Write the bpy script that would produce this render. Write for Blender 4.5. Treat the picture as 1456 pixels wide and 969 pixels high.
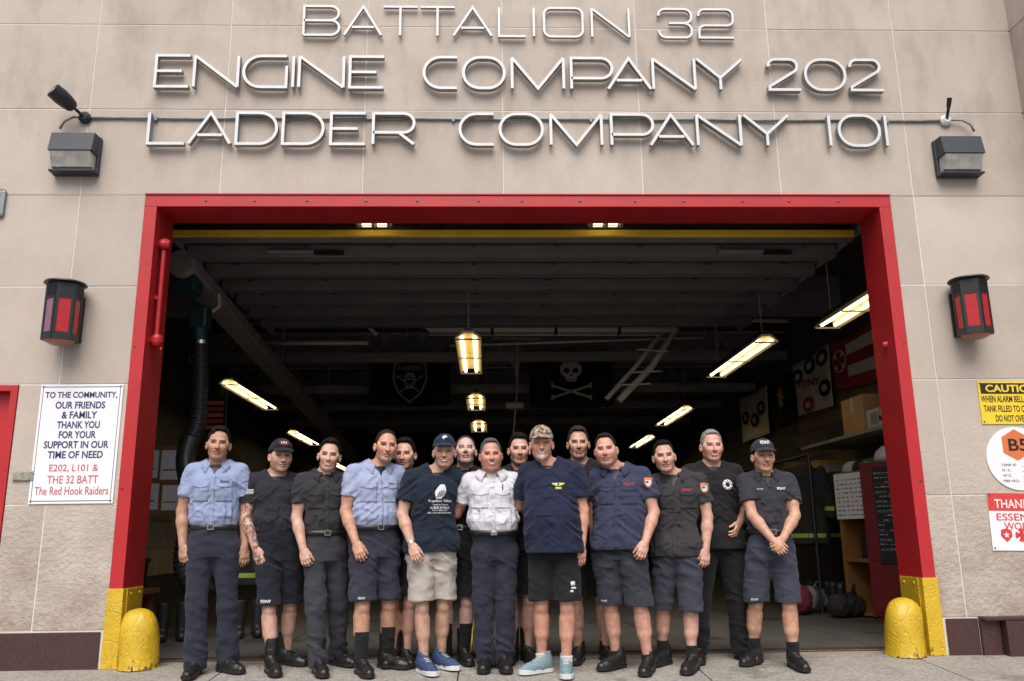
import bpy, bmesh, math, random
import numpy as np
from mathutils import Vector, Matrix
from mathutils.bvhtree import BVHTree
R = math.radians; PI = math.pi
for o in list(bpy.data.objects): bpy.data.objects.remove(o)
S = bpy.context.scene
COL = S.collection
random.seed(4); rng = np.random.default_rng(7)

# ------------------------------------------------------------------ camera
F_PX, CAM_Y, CAM_Z = 1200.0, -7.15, 0.98
TH, PS, RO = R(13.08), R(1.89), R(0.67)
fw = Vector((math.sin(PS) * math.cos(TH), math.cos(PS) * math.cos(TH), math.sin(TH)))
r0 = Vector((math.cos(PS), -math.sin(PS), 0)); u0 = r0.cross(fw)
rr = math.cos(RO) * r0 - math.sin(RO) * u0; uu = math.sin(RO) * r0 + math.cos(RO) * u0
cam_d = bpy.data.cameras.new('camera'); cam = bpy.data.objects.new('camera', cam_d); COL.objects.link(cam)
cam_d.sensor_width = 36; cam_d.lens = F_PX / 1456 * 36; cam_d.clip_end = 500; cam_d.clip_start = .05
M3 = Matrix((rr, uu, -fw)).transposed()
cam.matrix_world = Matrix.Translation((0, CAM_Y, CAM_Z)) @ M3.to_4x4()
S.camera = cam

def ray(px, py):
    return (fw + rr * ((px - 728) / F_PX) + uu * ((484.5 - py) / F_PX))
def at(px, py, y):           # world point seen at a photo position on the vertical plane at depth y
    d = ray(px, py); t = (y - CAM_Y) / d.y
    return Vector((d.x * t, y, CAM_Z + d.z * t))
def at_z(px, py, z):
    d = ray(px, py); t = (z - CAM_Z) / d.z
    return Vector((d.x * t, CAM_Y + d.y * t, z))
SL = .06
def ground(y): return SL * y if y < 0 else 0.0
def on_ground(px, py):
    d = ray(px, py)
    t = (SL * CAM_Y - CAM_Z) / (d.z - SL * d.y)
    if CAM_Y + d.y * t > 0: t = -CAM_Z / d.z
    return Vector((d.x * t, CAM_Y + d.y * t, CAM_Z + d.z * t))

# ------------------------------------------------------------------ light
W = bpy.data.worlds.new('World'); S.world = W; W.use_nodes = True
nt = W.node_tree; bg = nt.nodes['Background']
sky = nt.nodes.new('ShaderNodeTexSky'); sky.sky_type = 'NISHITA'; sky.sun_disc = False
SUN_EL, SUN_AZ = R(53), R(186)      # azimuth clockwise from +Y : the sun stands behind the camera
sky.sun_elevation = SUN_EL; sky.sun_rotation = SUN_AZ; sky.air_density = 1.0; sky.dust_density = 4.0; sky.ozone_density = .6
nt.links.new(sky.outputs[0], bg.inputs[0]); bg.inputs[1].default_value = .125
sd = bpy.data.lights.new('sun', 'SUN'); sd.energy = 2.3; sd.angle = R(50); sd.color = (1, .96, .91)
so = bpy.data.objects.new('sun', sd); COL.objects.link(so)
sv = Vector((math.sin(SUN_AZ) * math.cos(SUN_EL), math.cos(SUN_AZ) * math.cos(SUN_EL), math.sin(SUN_EL)))
so.rotation_euler = sv.to_track_quat('Z', 'Y').to_euler()
S.view_settings.view_transform = 'Standard'; S.view_settings.look = 'None'
S.view_settings.gamma = 1; S.view_settings.exposure = 0.30
S.render.engine = 'CYCLES'

# ------------------------------------------------------------------ materials
def mat(name, rgb, rough=.7, metal=0, var=.08, vs=8.0, bump=0.0, bs=60.0, emit=None, est=0, spec=.5, stain=None, sheen=0, coat=0):
    m = bpy.data.materials.new(name); m.use_nodes = True
    n = m.node_tree.nodes; l = m.node_tree.links; b = n['Principled BSDF']
    b.inputs['Roughness'].default_value = rough; b.inputs['Metallic'].default_value = metal
    b.inputs['Specular IOR Level'].default_value = spec
    if sheen: b.inputs['Sheen Weight'].default_value = sheen
    if coat: b.inputs['Coat Weight'].default_value = coat
    tc = n.new('ShaderNodeTexCoord')
    c = (*rgb, 1)
    if var:
        nz = n.new('ShaderNodeTexNoise'); nz.inputs['Scale'].default_value = vs; nz.inputs['Detail'].default_value = 6
        l.new(tc.outputs['Object'], nz.inputs['Vector'])
        mx = n.new('ShaderNodeMix'); mx.data_type = 'RGBA'
        mx.inputs[6].default_value = (*[max(0, v * (1 - 2.2 * var)) for v in rgb], 1)
        mx.inputs[7].default_value = (*[min(1, v * (1 + 2.2 * var)) for v in rgb], 1)
        l.new(nz.outputs[0], mx.inputs[0]); out = mx.outputs[2]
        if stain:
            n2 = n.new('ShaderNodeTexNoise'); n2.inputs['Scale'].default_value = stain[2]; n2.inputs['Detail'].default_value = 8; n2.inputs['Roughness'].default_value = .65
            l.new(tc.outputs['Object'], n2.inputs['Vector'])
            rp = n.new('ShaderNodeValToRGB'); rp.color_ramp.elements[0].position = stain[1]; rp.color_ramp.elements[1].position = stain[1] + .06
            l.new(n2.outputs[0], rp.inputs[0])
            m2 = n.new('ShaderNodeMix'); m2.data_type = 'RGBA'; l.new(rp.outputs[0], m2.inputs[0]); l.new(out, m2.inputs[6])
            m2.inputs[7].default_value = (*stain[0], 1); out = m2.outputs[2]
        l.new(out, b.inputs['Base Color'])
    else: b.inputs['Base Color'].default_value = c
    if bump:
        nb = n.new('ShaderNodeTexNoise'); nb.inputs['Scale'].default_value = bs; nb.inputs['Detail'].default_value = 5
        l.new(tc.outputs['Object'], nb.inputs['Vector'])
        bm = n.new('ShaderNodeBump'); bm.inputs['Strength'].default_value = bump; bm.inputs['Distance'].default_value = .01
        l.new(nb.outputs[0], bm.inputs['Height']); l.new(bm.outputs[0], b.inputs['Normal'])
    if emit:
        b.inputs['Emission Color'].default_value = (*emit, 1); b.inputs['Emission Strength'].default_value = est
    return m

def stone_mat():
    m = bpy.data.materials.new('limestone'); m.use_nodes = True
    n = m.node_tree.nodes; l = m.node_tree.links; b = n['Principled BSDF']; b.inputs['Roughness'].default_value = .85
    b.inputs['Specular IOR Level'].default_value = .25
    tc = n.new('ShaderNodeTexCoord'); geo = n.new('ShaderNodeNewGeometry')
    def noise(sc, det=6, rgh=.55, vec=None):
        x = n.new('ShaderNodeTexNoise'); x.inputs['Scale'].default_value = sc; x.inputs['Detail'].default_value = det; x.inputs['Roughness'].default_value = rgh
        l.new(vec or tc.outputs['Object'], x.inputs['Vector']); return x.outputs[0]
    def mixc(f, a, bb, mode='MIX'):
        x = n.new('ShaderNodeMix'); x.data_type = 'RGBA'; x.blend_type = mode
        if hasattr(f, 'is_linked'): l.new(f, x.inputs[0])
        else: x.inputs[0].default_value = f
        for s, v in ((6, a), (7, bb)):
            if hasattr(v, 'is_linked'): l.new(v, x.inputs[s])
            else: x.inputs[s].default_value = (*v, 1)
        return x.outputs[2]
    def ramp(f, p0, p1):
        x = n.new('ShaderNodeValToRGB'); x.color_ramp.elements[0].position = p0; x.color_ramp.elements[1].position = p1
        l.new(f, x.inputs[0]); return x.outputs[0]
    base = mixc(noise(1.3), (.445, .388, .342), (.61, .543, .485))
    isl = mixc(geo.outputs['Random Per Island'], (.86, .85, .84), (1.0, 1.0, 1.0))
    c = mixc(1.0, base, isl, 'MULTIPLY')
    # grain streaks of the sawn stone
    mp = n.new('ShaderNodeMapping'); mp.inputs['Scale'].default_value = (7, 7, 4.5); l.new(tc.outputs['Object'], mp.inputs[0])
    c = mixc(ramp(noise(1.0, 8, .7, mp.outputs[0]), .35, .75), mixc(1.0, c, (.93, .92, .915), 'MULTIPLY'), c)
    # pale scratches
    vo = n.new('ShaderNodeTexVoronoi'); vo.inputs['Scale'].default_value = 6
    mp2 = n.new('ShaderNodeMapping'); mp2.inputs['Scale'].default_value = (1.0, 1.0, 1.0); mp2.inputs['Rotation'].default_value = (0, .6, 0)
    l.new(tc.outputs['Object'], mp2.inputs[0])
    sp = ramp(noise(18, 6, .8, mp2.outputs[0]), .60, .70)
    c = mixc(sp, c, mixc(.30, c, (.72, .66, .60)))
    # dark grime below the lettering and near the ground
    sep = n.new('ShaderNodeSeparateXYZ'); l.new(tc.outputs['Object'], sep.inputs[0])
    mr = n.new('ShaderNodeMapRange'); mr.inputs[1].default_value = 1.6; mr.inputs[2].default_value = .3; l.new(sep.outputs[2], mr.inputs[0])
    mt = n.new('ShaderNodeMath'); mt.operation = 'MULTIPLY'; l.new(mr.outputs[0], mt.inputs[0]); l.new(ramp(noise(2.3, 9, .7), .42, .62), mt.inputs[1])
    c = mixc(mt.outputs[0], c, mixc(1.0, c, (.70, .65, .60), 'MULTIPLY'))
    sc = n.new('ShaderNodeMapping'); sc.inputs['Scale'].default_value = (3.2, 3.2, 1.3); l.new(tc.outputs['Object'], sc.inputs[0])
    up = n.new('ShaderNodeMapRange'); up.inputs[1].default_value = 3.9; up.inputs[2].default_value = 4.6; l.new(sep.outputs[2], up.inputs[0])
    mt2 = n.new('ShaderNodeMath'); mt2.operation = 'MULTIPLY'; l.new(up.outputs[0], mt2.inputs[0]); l.new(ramp(noise(1.0, 6, .6, sc.outputs[0]), .48, .66), mt2.inputs[1])
    c = mixc(mt2.outputs[0], c, mixc(1.0, c, (.82, .815, .815), 'MULTIPLY'))
    l.new(c, b.inputs['Base Color'])
    # relief: fine everywhere, coarse (weathered) low down
    bp = n.new('ShaderNodeBump'); bp.inputs['Distance'].default_value = .004; bp.inputs['Strength'].default_value = .5; l.new(noise(55, 8, .7), bp.inputs['Height'])
    b2 = n.new('ShaderNodeBump'); b2.inputs['Distance'].default_value = .03
    ml = n.new('ShaderNodeMath'); ml.operation = 'MULTIPLY'; ml.inputs[1].default_value = .75
    mr2 = n.new('ShaderNodeMapRange'); mr2.inputs[1].default_value = 2.0; mr2.inputs[2].default_value = .9; mr2.inputs[3].default_value = .12; l.new(sep.outputs[2], mr2.inputs[0])
    l.new(mr2.outputs[0], ml.inputs[0]); l.new(ml.outputs[0], b2.inputs['Strength'])
    l.new(noise(24, 6, .62), b2.inputs['Height']); l.new(bp.outputs[0], b2.inputs['Normal']); l.new(b2.outputs[0], b.inputs['Normal'])
    return m

def yellow_mat():
    m = mat('yellow_paint', (.56, .37, .022), .36, var=.12, vs=6, bump=.0)
    n = m.node_tree.nodes; l = m.node_tree.links; b = n['Principled BSDF']; tc = n['Texture Coordinate']
    src = b.inputs['Base Color'].links[0].from_socket
    sep = n.new('ShaderNodeSeparateXYZ'); l.new(tc.outputs['Object'], sep.inputs[0])
    mr = n.new('ShaderNodeMapRange'); mr.inputs[1].default_value = .0; mr.inputs[2].default_value = .30; mr.inputs[3].default_value = .22; mr.inputs[4].default_value = 0; l.new(sep.outputs[2], mr.inputs[0])
    nz = n.new('ShaderNodeTexNoise'); nz.inputs['Scale'].default_value = 22; nz.inputs['Detail'].default_value = 8; nz.inputs['Roughness'].default_value = .7; l.new(tc.outputs['Object'], nz.inputs[0])
    ad = n.new('ShaderNodeMath'); ad.operation = 'ADD'; l.new(nz.outputs[0], ad.inputs[0]); l.new(mr.outputs[0], ad.inputs[1])
    rp = n.new('ShaderNodeValToRGB'); rp.color_ramp.elements[0].position = .755; rp.color_ramp.elements[1].position = .785; l.new(ad.outputs[0], rp.inputs[0])
    mx = n.new('ShaderNodeMix'); mx.data_type = 'RGBA'; l.new(rp.outputs[0], mx.inputs[0]); l.new(src, mx.inputs[6]); mx.inputs[7].default_value = (.13, .04, .015, 1); l.new(mx.outputs[2], b.inputs['Base Color'])
    # wrinkled, many times repainted skin
    vo = n.new('ShaderNodeTexVoronoi'); vo.feature = 'DISTANCE_TO_EDGE'; vo.inputs['Scale'].default_value = 9; nw = n.new('ShaderNodeTexNoise'); nw.inputs['Scale'].default_value = 7; l.new(tc.outputs['Object'], nw.inputs[0])
    mv = n.new('ShaderNodeMix'); mv.data_type = 'VECTOR'; mv.inputs[0].default_value = .22; l.new(tc.outputs['Object'], mv.inputs[4]); l.new(nw.outputs['Color'], mv.inputs[5]); l.new(mv.outputs[1], vo.inputs['Vector'])
    r2 = n.new('ShaderNodeMapRange'); r2.inputs[2].default_value = .05; l.new(vo.outputs['Distance'], r2.inputs[0])
    b1 = n.new('ShaderNodeBump'); b1.inputs['Strength'].default_value = .5; b1.inputs['Distance'].default_value = .006; l.new(r2.outputs[0], b1.inputs['Height'])
    n2 = n.new('ShaderNodeTexNoise'); n2.inputs['Scale'].default_value = 30; n2.inputs['Detail'].default_value = 4; l.new(tc.outputs['Object'], n2.inputs[0])
    b2 = n.new('ShaderNodeBump'); b2.inputs['Strength'].default_value = .6; b2.inputs['Distance'].default_value = .008; l.new(n2.outputs[0], b2.inputs['Height']); l.new(b1.outputs[0], b2.inputs['Normal']); l.new(b2.outputs[0], b.inputs['Normal'])
    return m
def concrete_mat():
    m = mat('concrete', (.30, .28, .25), .9, var=.13, vs=2, bump=0, stain=((.20, .185, .165), .56, 1.4))
    n = m.node_tree.nodes; l = m.node_tree.links; b = n['Principled BSDF']; tc = n['Texture Coordinate']; src = b.inputs['Base Color'].links[0].from_socket
    nz = n.new('ShaderNodeTexVoronoi'); nz.inputs['Scale'].default_value = 75; l.new(tc.outputs['Object'], nz.inputs[0])
    hs = n.new('ShaderNodeSeparateColor'); l.new(nz.outputs['Color'], hs.inputs[0])
    mr = n.new('ShaderNodeMapRange'); mr.inputs[3].default_value = .62; mr.inputs[4].default_value = 1.28; l.new(hs.outputs[0], mr.inputs[0])
    mx = n.new('ShaderNodeMix'); mx.data_type = 'RGBA'; mx.blend_type = 'MULTIPLY'; mx.inputs[0].default_value = .9; l.new(src, mx.inputs[6]); l.new(mr.outputs[0], mx.inputs[7]); l.new(mx.outputs[2], b.inputs['Base Color'])
    n2 = n.new('ShaderNodeTexNoise'); n2.inputs['Scale'].default_value = 90; n2.inputs['Detail'].default_value = 6; l.new(tc.outputs['Object'], n2.inputs[0])
    b1 = n.new('ShaderNodeBump'); b1.inputs['Strength'].default_value = .8; b1.inputs['Distance'].default_value = .008; l.new(n2.outputs[0], b1.inputs['Height']); l.new(b1.outputs[0], b.inputs['Normal'])
    return m
MT = dict(
    stone=stone_mat(), mortar=mat('mortar', (.62, .58, .54), .9, bump=.3),
    granite=mat('red_granite', (.055, .023, .022), .45, var=.30, vs=60, bump=.2, bs=80, stain=((.11, .055, .05), .60, 75)),
    red=mat('red_paint', (.42, .015, .020), .45, var=.10, vs=3, bump=.18, bs=9, stain=((.20, .015, .014), .66, 7)),
    redpost=mat('red_enamel', (.38, .012, .018), .4, var=.1, vs=6, bump=.1, bs=20),
    yellow=yellow_mat(),
    yellow2=mat('yellow_edge', (.80, .50, .04), .5, var=.12, vs=5),
    alu_shade=mat('shaded_aluminium', (.25, .27, .27), .6, .1, var=.2, vs=12),  # same letter metal, with the shade of its side faces put into the colour
    concrete=concrete_mat(),
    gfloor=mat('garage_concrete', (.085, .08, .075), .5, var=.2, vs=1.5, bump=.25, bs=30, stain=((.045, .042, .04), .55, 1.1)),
    asphalt=mat('asphalt', (.05, .05, .052), .9, var=.15, vs=30, bump=.5, bs=120),
    alu=mat('brushed_aluminium', (.60, .61, .62), .55, .15, var=.06, vs=14, bump=.05, bs=40),
    conduit=mat('galvanised_conduit', (.22, .25, .26), .5, .4, var=.25, vs=14, bump=.2),
    bronze=mat('dark_bronze', (.022, .027, .036), .5, .0, var=.12, vs=20),
    black=mat('black_paint', (.012, .013, .014), .4, var=.1, bump=.05),
    rubber=mat('black_rubber', (.02, .02, .022), .42, var=.12, bump=.1),
    lens=mat('ribbed_lens', (.42, .41, .40), .22, var=.3, vs=9, bump=.3, bs=30),
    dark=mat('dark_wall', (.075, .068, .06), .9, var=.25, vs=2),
    tile=mat('ceramic_tile', (.45, .38, .29), .5, var=.18, vs=5),
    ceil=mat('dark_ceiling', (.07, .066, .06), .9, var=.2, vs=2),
    steel=mat('dusty_steel', (.28, .265, .25), .65, .1, var=.22, vs=5),
    rib=mat('door_rib', (.16, .152, .145), .6, var=.15, vs=3), panel=mat('door_panel', (.045, .042, .04), .7, var=.2, vs=3),
    pipe=mat('pipe_paint', (.62, .55, .47), .6, var=.12, vs=6),
    tube=mat('lit_tube', (.9, .8, .5), .5, var=0, emit=(1, .80, .42), est=3.6),
    reflector=mat('fixture_reflector', (.60, .48, .26), .5, var=.08),
    white=mat('sign_white', (.76, .77, .80), .45, var=.03, vs=12),
    navyink=mat('navy_ink', (.035, .035, .13), .5, var=0), redink=mat('red_ink', (.50, .03, .035), .5, var=0),
    redink2=mat('faded_red_ink', (.50, .11, .13), .5, var=.08, vs=30), blackink=mat('black_ink', (.012, .012, .012), .5, var=0),
    signyellow=mat('sign_yellow', (.78, .56, .03), .4, var=.04), orange=mat('sign_orange', (.62, .16, .05), .5, var=.05),
    signred=mat('sign_red', (.60, .045, .04), .5, var=.05), whiteink=mat('white_ink', (.72, .72, .72), .5, var=0),
    screw=mat('screw_head', (.12, .11, .10), .4, .8, var=0),
    cardboard=mat('cardboard', (.42, .25, .12), .85, var=.1, vs=6), whitebox=mat('white_carton', (.45, .44, .43), .7, var=.1, vs=6),
    oak=mat('orange_wood', (.26, .12, .03), .55, var=.18, vs=6), locker=mat('locker_red', (.17, .010, .014), .45, var=.12, vs=4, bump=.1),
    board=mat('blackboard', (.012, .014, .016), .6, var=.2), hivis=mat('lime_reflective_tape', (.30, .46, .03), .4, var=.1),
    gear=mat('turnout_cloth', (.022, .02, .019), .9, var=.25, vs=9, bump=.6, bs=30),
    flagred=mat('flag_red', (.36, .03, .04), .85, var=.12), flagwhite=mat('flag_white', (.72, .64, .55), .85, var=.1),
    flagblack=mat('flag_black', (.004, .004, .005), .9, var=.1), flaggrey=mat('flag_grey_print', (.30, .30, .31), .9, var=.1),
    flagbone=mat('flag_bone_print', (.55, .52, .49), .9, var=.1), flagblue=mat('flag_blue', (.025, .035, .12), .9, var=.1),
    teal=mat('teal_enamel', (.012, .045, .05), .4, var=.15), bag=mat('plastic_bag', (.55, .58, .70), .3, var=.1),
    greenplastic=mat('green_plastic', (.03, .16, .07), .4, var=.15), chrome=mat('chrome', (.6, .6, .6), .2, 1, var=0),
    purple=mat('faded_pink_glass', (.24, .10, .16), .25, var=.1, vs=30), redglass=mat('red_glass', (.42, .010, .016), .18, var=.14, vs=22, bump=.2, bs=30),
    lampbottom=mat('lamp_diffuser', (.33, .15, .11), .4, var=.1),
)

# ------------------------------------------------------------------ object helpers
def link(o): COL.objects.link(o); return o
def thing(name, label, cat, loc=(0, 0, 0), rotz=0, group=None):
    o = bpy.data.objects.new(name, None); link(o); o.empty_display_size = .1
    o.location = loc; o.rotation_euler = (0, 0, rotz); return tag(o, label, cat, group)
def tag(o, label, cat, group=None):
    o['label'] = label; o['category'] = cat
    if group: o['group'] = group
    return o
def meshobj(name, v, f, m, parent=None, smooth=False, loc=None):
    me = bpy.data.meshes.new(name); me.from_pydata([tuple(p) for p in v], [], [tuple(q) for q in f])
    if isinstance(m, str): m = MT[m]
    me.materials.append(m)
    if smooth: me.polygons.foreach_set('use_smooth', [True] * len(me.polygons))
    me.update(); o = bpy.data.objects.new(name, me); link(o)
    if parent is not None: o.parent = parent
    if loc is not None: o.location = loc
    return o
def wrap(o):   # a single-mesh top-level thing
    return o
class MB:
    def __init__(s): s.v = []; s.f = []
    def add(s, v, f, M=None):
        b = len(s.v)
        for p in v:
            p = Vector(p); s.v.append(M @ p if M else p)
        s.f += [tuple(i + b for i in q) for q in f]; return s
    def box(s, a, b, M=None, bev=0):
        x0, y0, z0 = a; x1, y1, z1 = b
        x0, x1 = min(x0, x1), max(x0, x1); y0, y1 = min(y0, y1), max(y0, y1); z0, z1 = min(z0, z1), max(z0, z1)
        if bev:
            bm = bmesh.new(); bmesh.ops.create_cube(bm, size=1)
            for q in bm.verts: q.co = Vector(((x0 + x1) / 2 + q.co.x * (x1 - x0), (y0 + y1) / 2 + q.co.y * (y1 - y0), (z0 + z1) / 2 + q.co.z * (z1 - z0)))
            bmesh.ops.bevel(bm, geom=bm.edges[:], offset=bev, segments=2, affect='EDGES', profile=.5)
            bm.verts.index_update()
            s.add([q.co.copy() for q in bm.verts], [tuple(q.index for q in p.verts) for p in bm.faces], M); bm.free(); return s
        v = [(x0, y0, z0), (x1, y0, z0), (x1, y1, z0), (x0, y1, z0), (x0, y0, z1), (x1, y0, z1), (x1, y1, z1), (x0, y1, z1)]
        return s.add(v, [(0, 3, 2, 1), (4, 5, 6, 7), (0, 1, 5, 4), (1, 2, 6, 5), (2, 3, 7, 6), (3, 0, 4, 7)], M)
    def tube(s, pts, r, n=10, closed=False, M=None):
        pts = [Vector(p) for p in pts]; v = []; f = []; N = len(pts)
        rs = r if isinstance(r, (list, tuple)) else [r] * N
        up = None
        for i, p in enumerate(pts):
            d = (pts[min(i + 1, N - 1)] - pts[max(i - 1, 0)]).normalized()
            if up is None: up = d.orthogonal().normalized()
            up = (up - d * up.dot(d)); up = up.normalized() if up.length > 1e-6 else d.orthogonal().normalized()
            w = d.cross(up)
            for k in range(n):
                a = 2 * PI * k / n; v.append(p + (up * math.cos(a) + w * math.sin(a)) * rs[i])
        for i in range(N - 1):
            for k in range(n):
                a = i * n + k; b = i * n + (k + 1) % n; f.append((a, b, b + n, a + n))
        f.append(tuple(range(n - 1, -1, -1))); f.append(tuple((N - 1) * n + k for k in range(n)))
        return s.add(v, f, M)
    def lathe(s, prof, n=24, M=None, a0=0, a1=2 * PI):   # prof: (r, z)
        v = []; f = []; N = len(prof)
        for (r, z) in prof:
            for k in range(n):
                a = 2 * PI * k / n; v.append((r * math.cos(a), r * math.sin(a), z))
        for i in range(N - 1):
            for k in range(n):
                a = i * n + k; b = i * n + (k + 1) % n; f.append((a, b, b + n, a + n))
        f.append(tuple(range(n - 1, -1, -1))); f.append(tuple((N - 1) * n + k for k in range(n)))
        return s.add(v, f, M)
    def prism(s, poly, y0, y1, M=None):    # poly (x,z) counter-clockwise seen from -y
        n = len(poly); v = [(x, y0, z) for x, z in poly] + [(x, y1, z) for x, z in poly]
        f = [tuple(range(n)), tuple(range(2 * n - 1, n - 1, -1))] + [((i + 1) % n, i, i + n, (i + 1) % n + n) for i in range(n)]
        return s.add(v, f, M)
    def build(s, name, m, parent=None, smooth=False, loc=None):
        return meshobj(name, s.v, s.f, m, parent, smooth, loc)
def text_mesh(body, size, extrude=.0015, sx=1.0, bold=0.0, align='CENTER', res=3, shear=0):
    c = bpy.data.curves.new('t', 'FONT'); c.body = body; c.size = size; c.extrude = extrude; c.offset = bold; c.align_x = align
    c.align_y = 'CENTER'; c.resolution_u = res; c.shear = shear
    o = bpy.data.objects.new('t', c); link(o); dg = bpy.context.evaluated_depsgraph_get(); me = o.evaluated_get(dg).to_mesh()
    v = [(p.co.x * sx, p.co.y, p.co.z) for p in me.vertices]; f = [tuple(p.vertices) for p in me.polygons]
    o.evaluated_get(dg).to_mesh_clear(); bpy.data.objects.remove(o); bpy.data.curves.remove(c)
    return v, f
def wall_text(name, body, x, y, z, height, width, m, parent, bold=0.0, shear=0):
    """lettering on a plane facing -y, scaled to a cap height and a total width"""
    v, f = text_mesh(body, 1.0, .02, 1, bold, shear=shear)
    xs = [p[0] for p in v]; ys = [p[1] for p in v]
    w = max(xs) - min(xs); h = max(ys) - min(ys); cx = (max(xs) + min(xs)) / 2; cy = (max(ys) + min(ys)) / 2
    vv = [(x + (p[0] - cx) / w * width, y - p[2] * .03, z + (p[1] - cy) / h * height) for p in v]
    return meshobj(name, vv, f, m, parent)
# ------------------------------------------------------------------ ground
XL, XR, ZT = -3.02, 3.72, 3.985          # outer edges of the red frame
IL, IR, IT = -2.91, 3.61, 3.87           # clear opening
def slab_ground():
    mb = MB(); g = .006
    ys = [0, -1.55, -3.1, -4.65, -6.2, -7.75, -9.3]
    for j in range(len(ys) - 1):
        y1, y0 = ys[j], ys[j + 1]
        off = .0
        x = -24.0 + off
        while x < 24:
            x1 = x + 1.83
            c = [(x + g, y0 + g), (x1 - g, y0 + g), (x1 - g, y1 - g), (x + g, y1 - g)]
            v = [(a, b, SL * b) for a, b in c] + [(a, b, SL * b - .05) for a, b in c]
            mb.add(v, [(0, 1, 2, 3), (0, 4, 5, 1), (1, 5, 6, 2), (2, 6, 7, 3), (3, 7, 4, 0)])
            x = x1
    o = mb.build('sidewalk', 'concrete'); o['kind'] = 'structure'
    b = MB(); b.add([(-24, -9.3, SL * -9.3 - .012), (24, -9.3, SL * -9.3 - .012), (24, 0, -.012), (-24, 0, -.012)], [(0, 1, 2, 3)])
    o = b.build('pavement_bed', mat('joint_dirt', (.06, .055, .045), .95, bump=.3)); o['kind'] = 'structure'
    k = MB(); k.box((-24, -9.45, -.75), (24, -9.302, SL * -9.3)); o = k.build('kerb', 'concrete'); o['kind'] = 'structure'
    r = MB(); r.add([(-200, -200, -.70), (200, -200, -.70), (200, -9.45, -.70), (-200, -9.45, -.70)], [(0, 1, 2, 3)])
    r.add([(-200, -9.45, -.70), (-24, -9.45, -.70), (-24, 200, -.70), (-200, 200, -.70)], [(0, 1, 2, 3)])
    r.add([(24, -9.45, -.70), (200, -9.45, -.70), (200, 200, -.70), (24, 200, -.70)], [(0, 1, 2, 3)])
    o = r.build('road', 'asphalt'); o['kind'] = 'structure'
    f = MB()      # inside slabs, a finger above the apron
    for i in range(7):
        for j in range(8):
            x0 = -5.4 + i * 1.75; y0 = .42 + j * 2.9
            f.box((x0 + .006, y0 + .006, -.1), (x0 + 1.744, y0 + 2.894, .02))
    f.box((-5.4, .42, -.12), (6.0, 24, .008))
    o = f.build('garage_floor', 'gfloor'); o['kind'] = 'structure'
    a = MB()
    for i in range(4):
        a.box((-3.0 + i * 1.68 + .004, .004, -.1), (-3.0 + (i + 1) * 1.68 - .004, .41, .004 + .0))
    o = a.build('door_threshold', 'concrete'); o['kind'] = 'structure'
    e = MB(); e.box((-2.86, .395, .004), (3.54, .42, .024)); e.box((-2.86, .30, .002), (3.54, .315, .012))
    o = e.build('threshold_rail', mat('rusty_iron', (.07, .035, .022), .8, .3, var=.3, vs=20)); o['kind'] = 'structure'
    y = MB(); p = at(662, 925, .9)
    y.add([(p.x - .055, .43, .024), (p.x + .055, .43, .024), (p.x + .055, 9, .024), (p.x - .055, 9, .024)], [(0, 1, 2, 3)])
    o = y.build('floor_line', 'yellow2'); o['kind'] = 'structure'
slab_ground()

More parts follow.
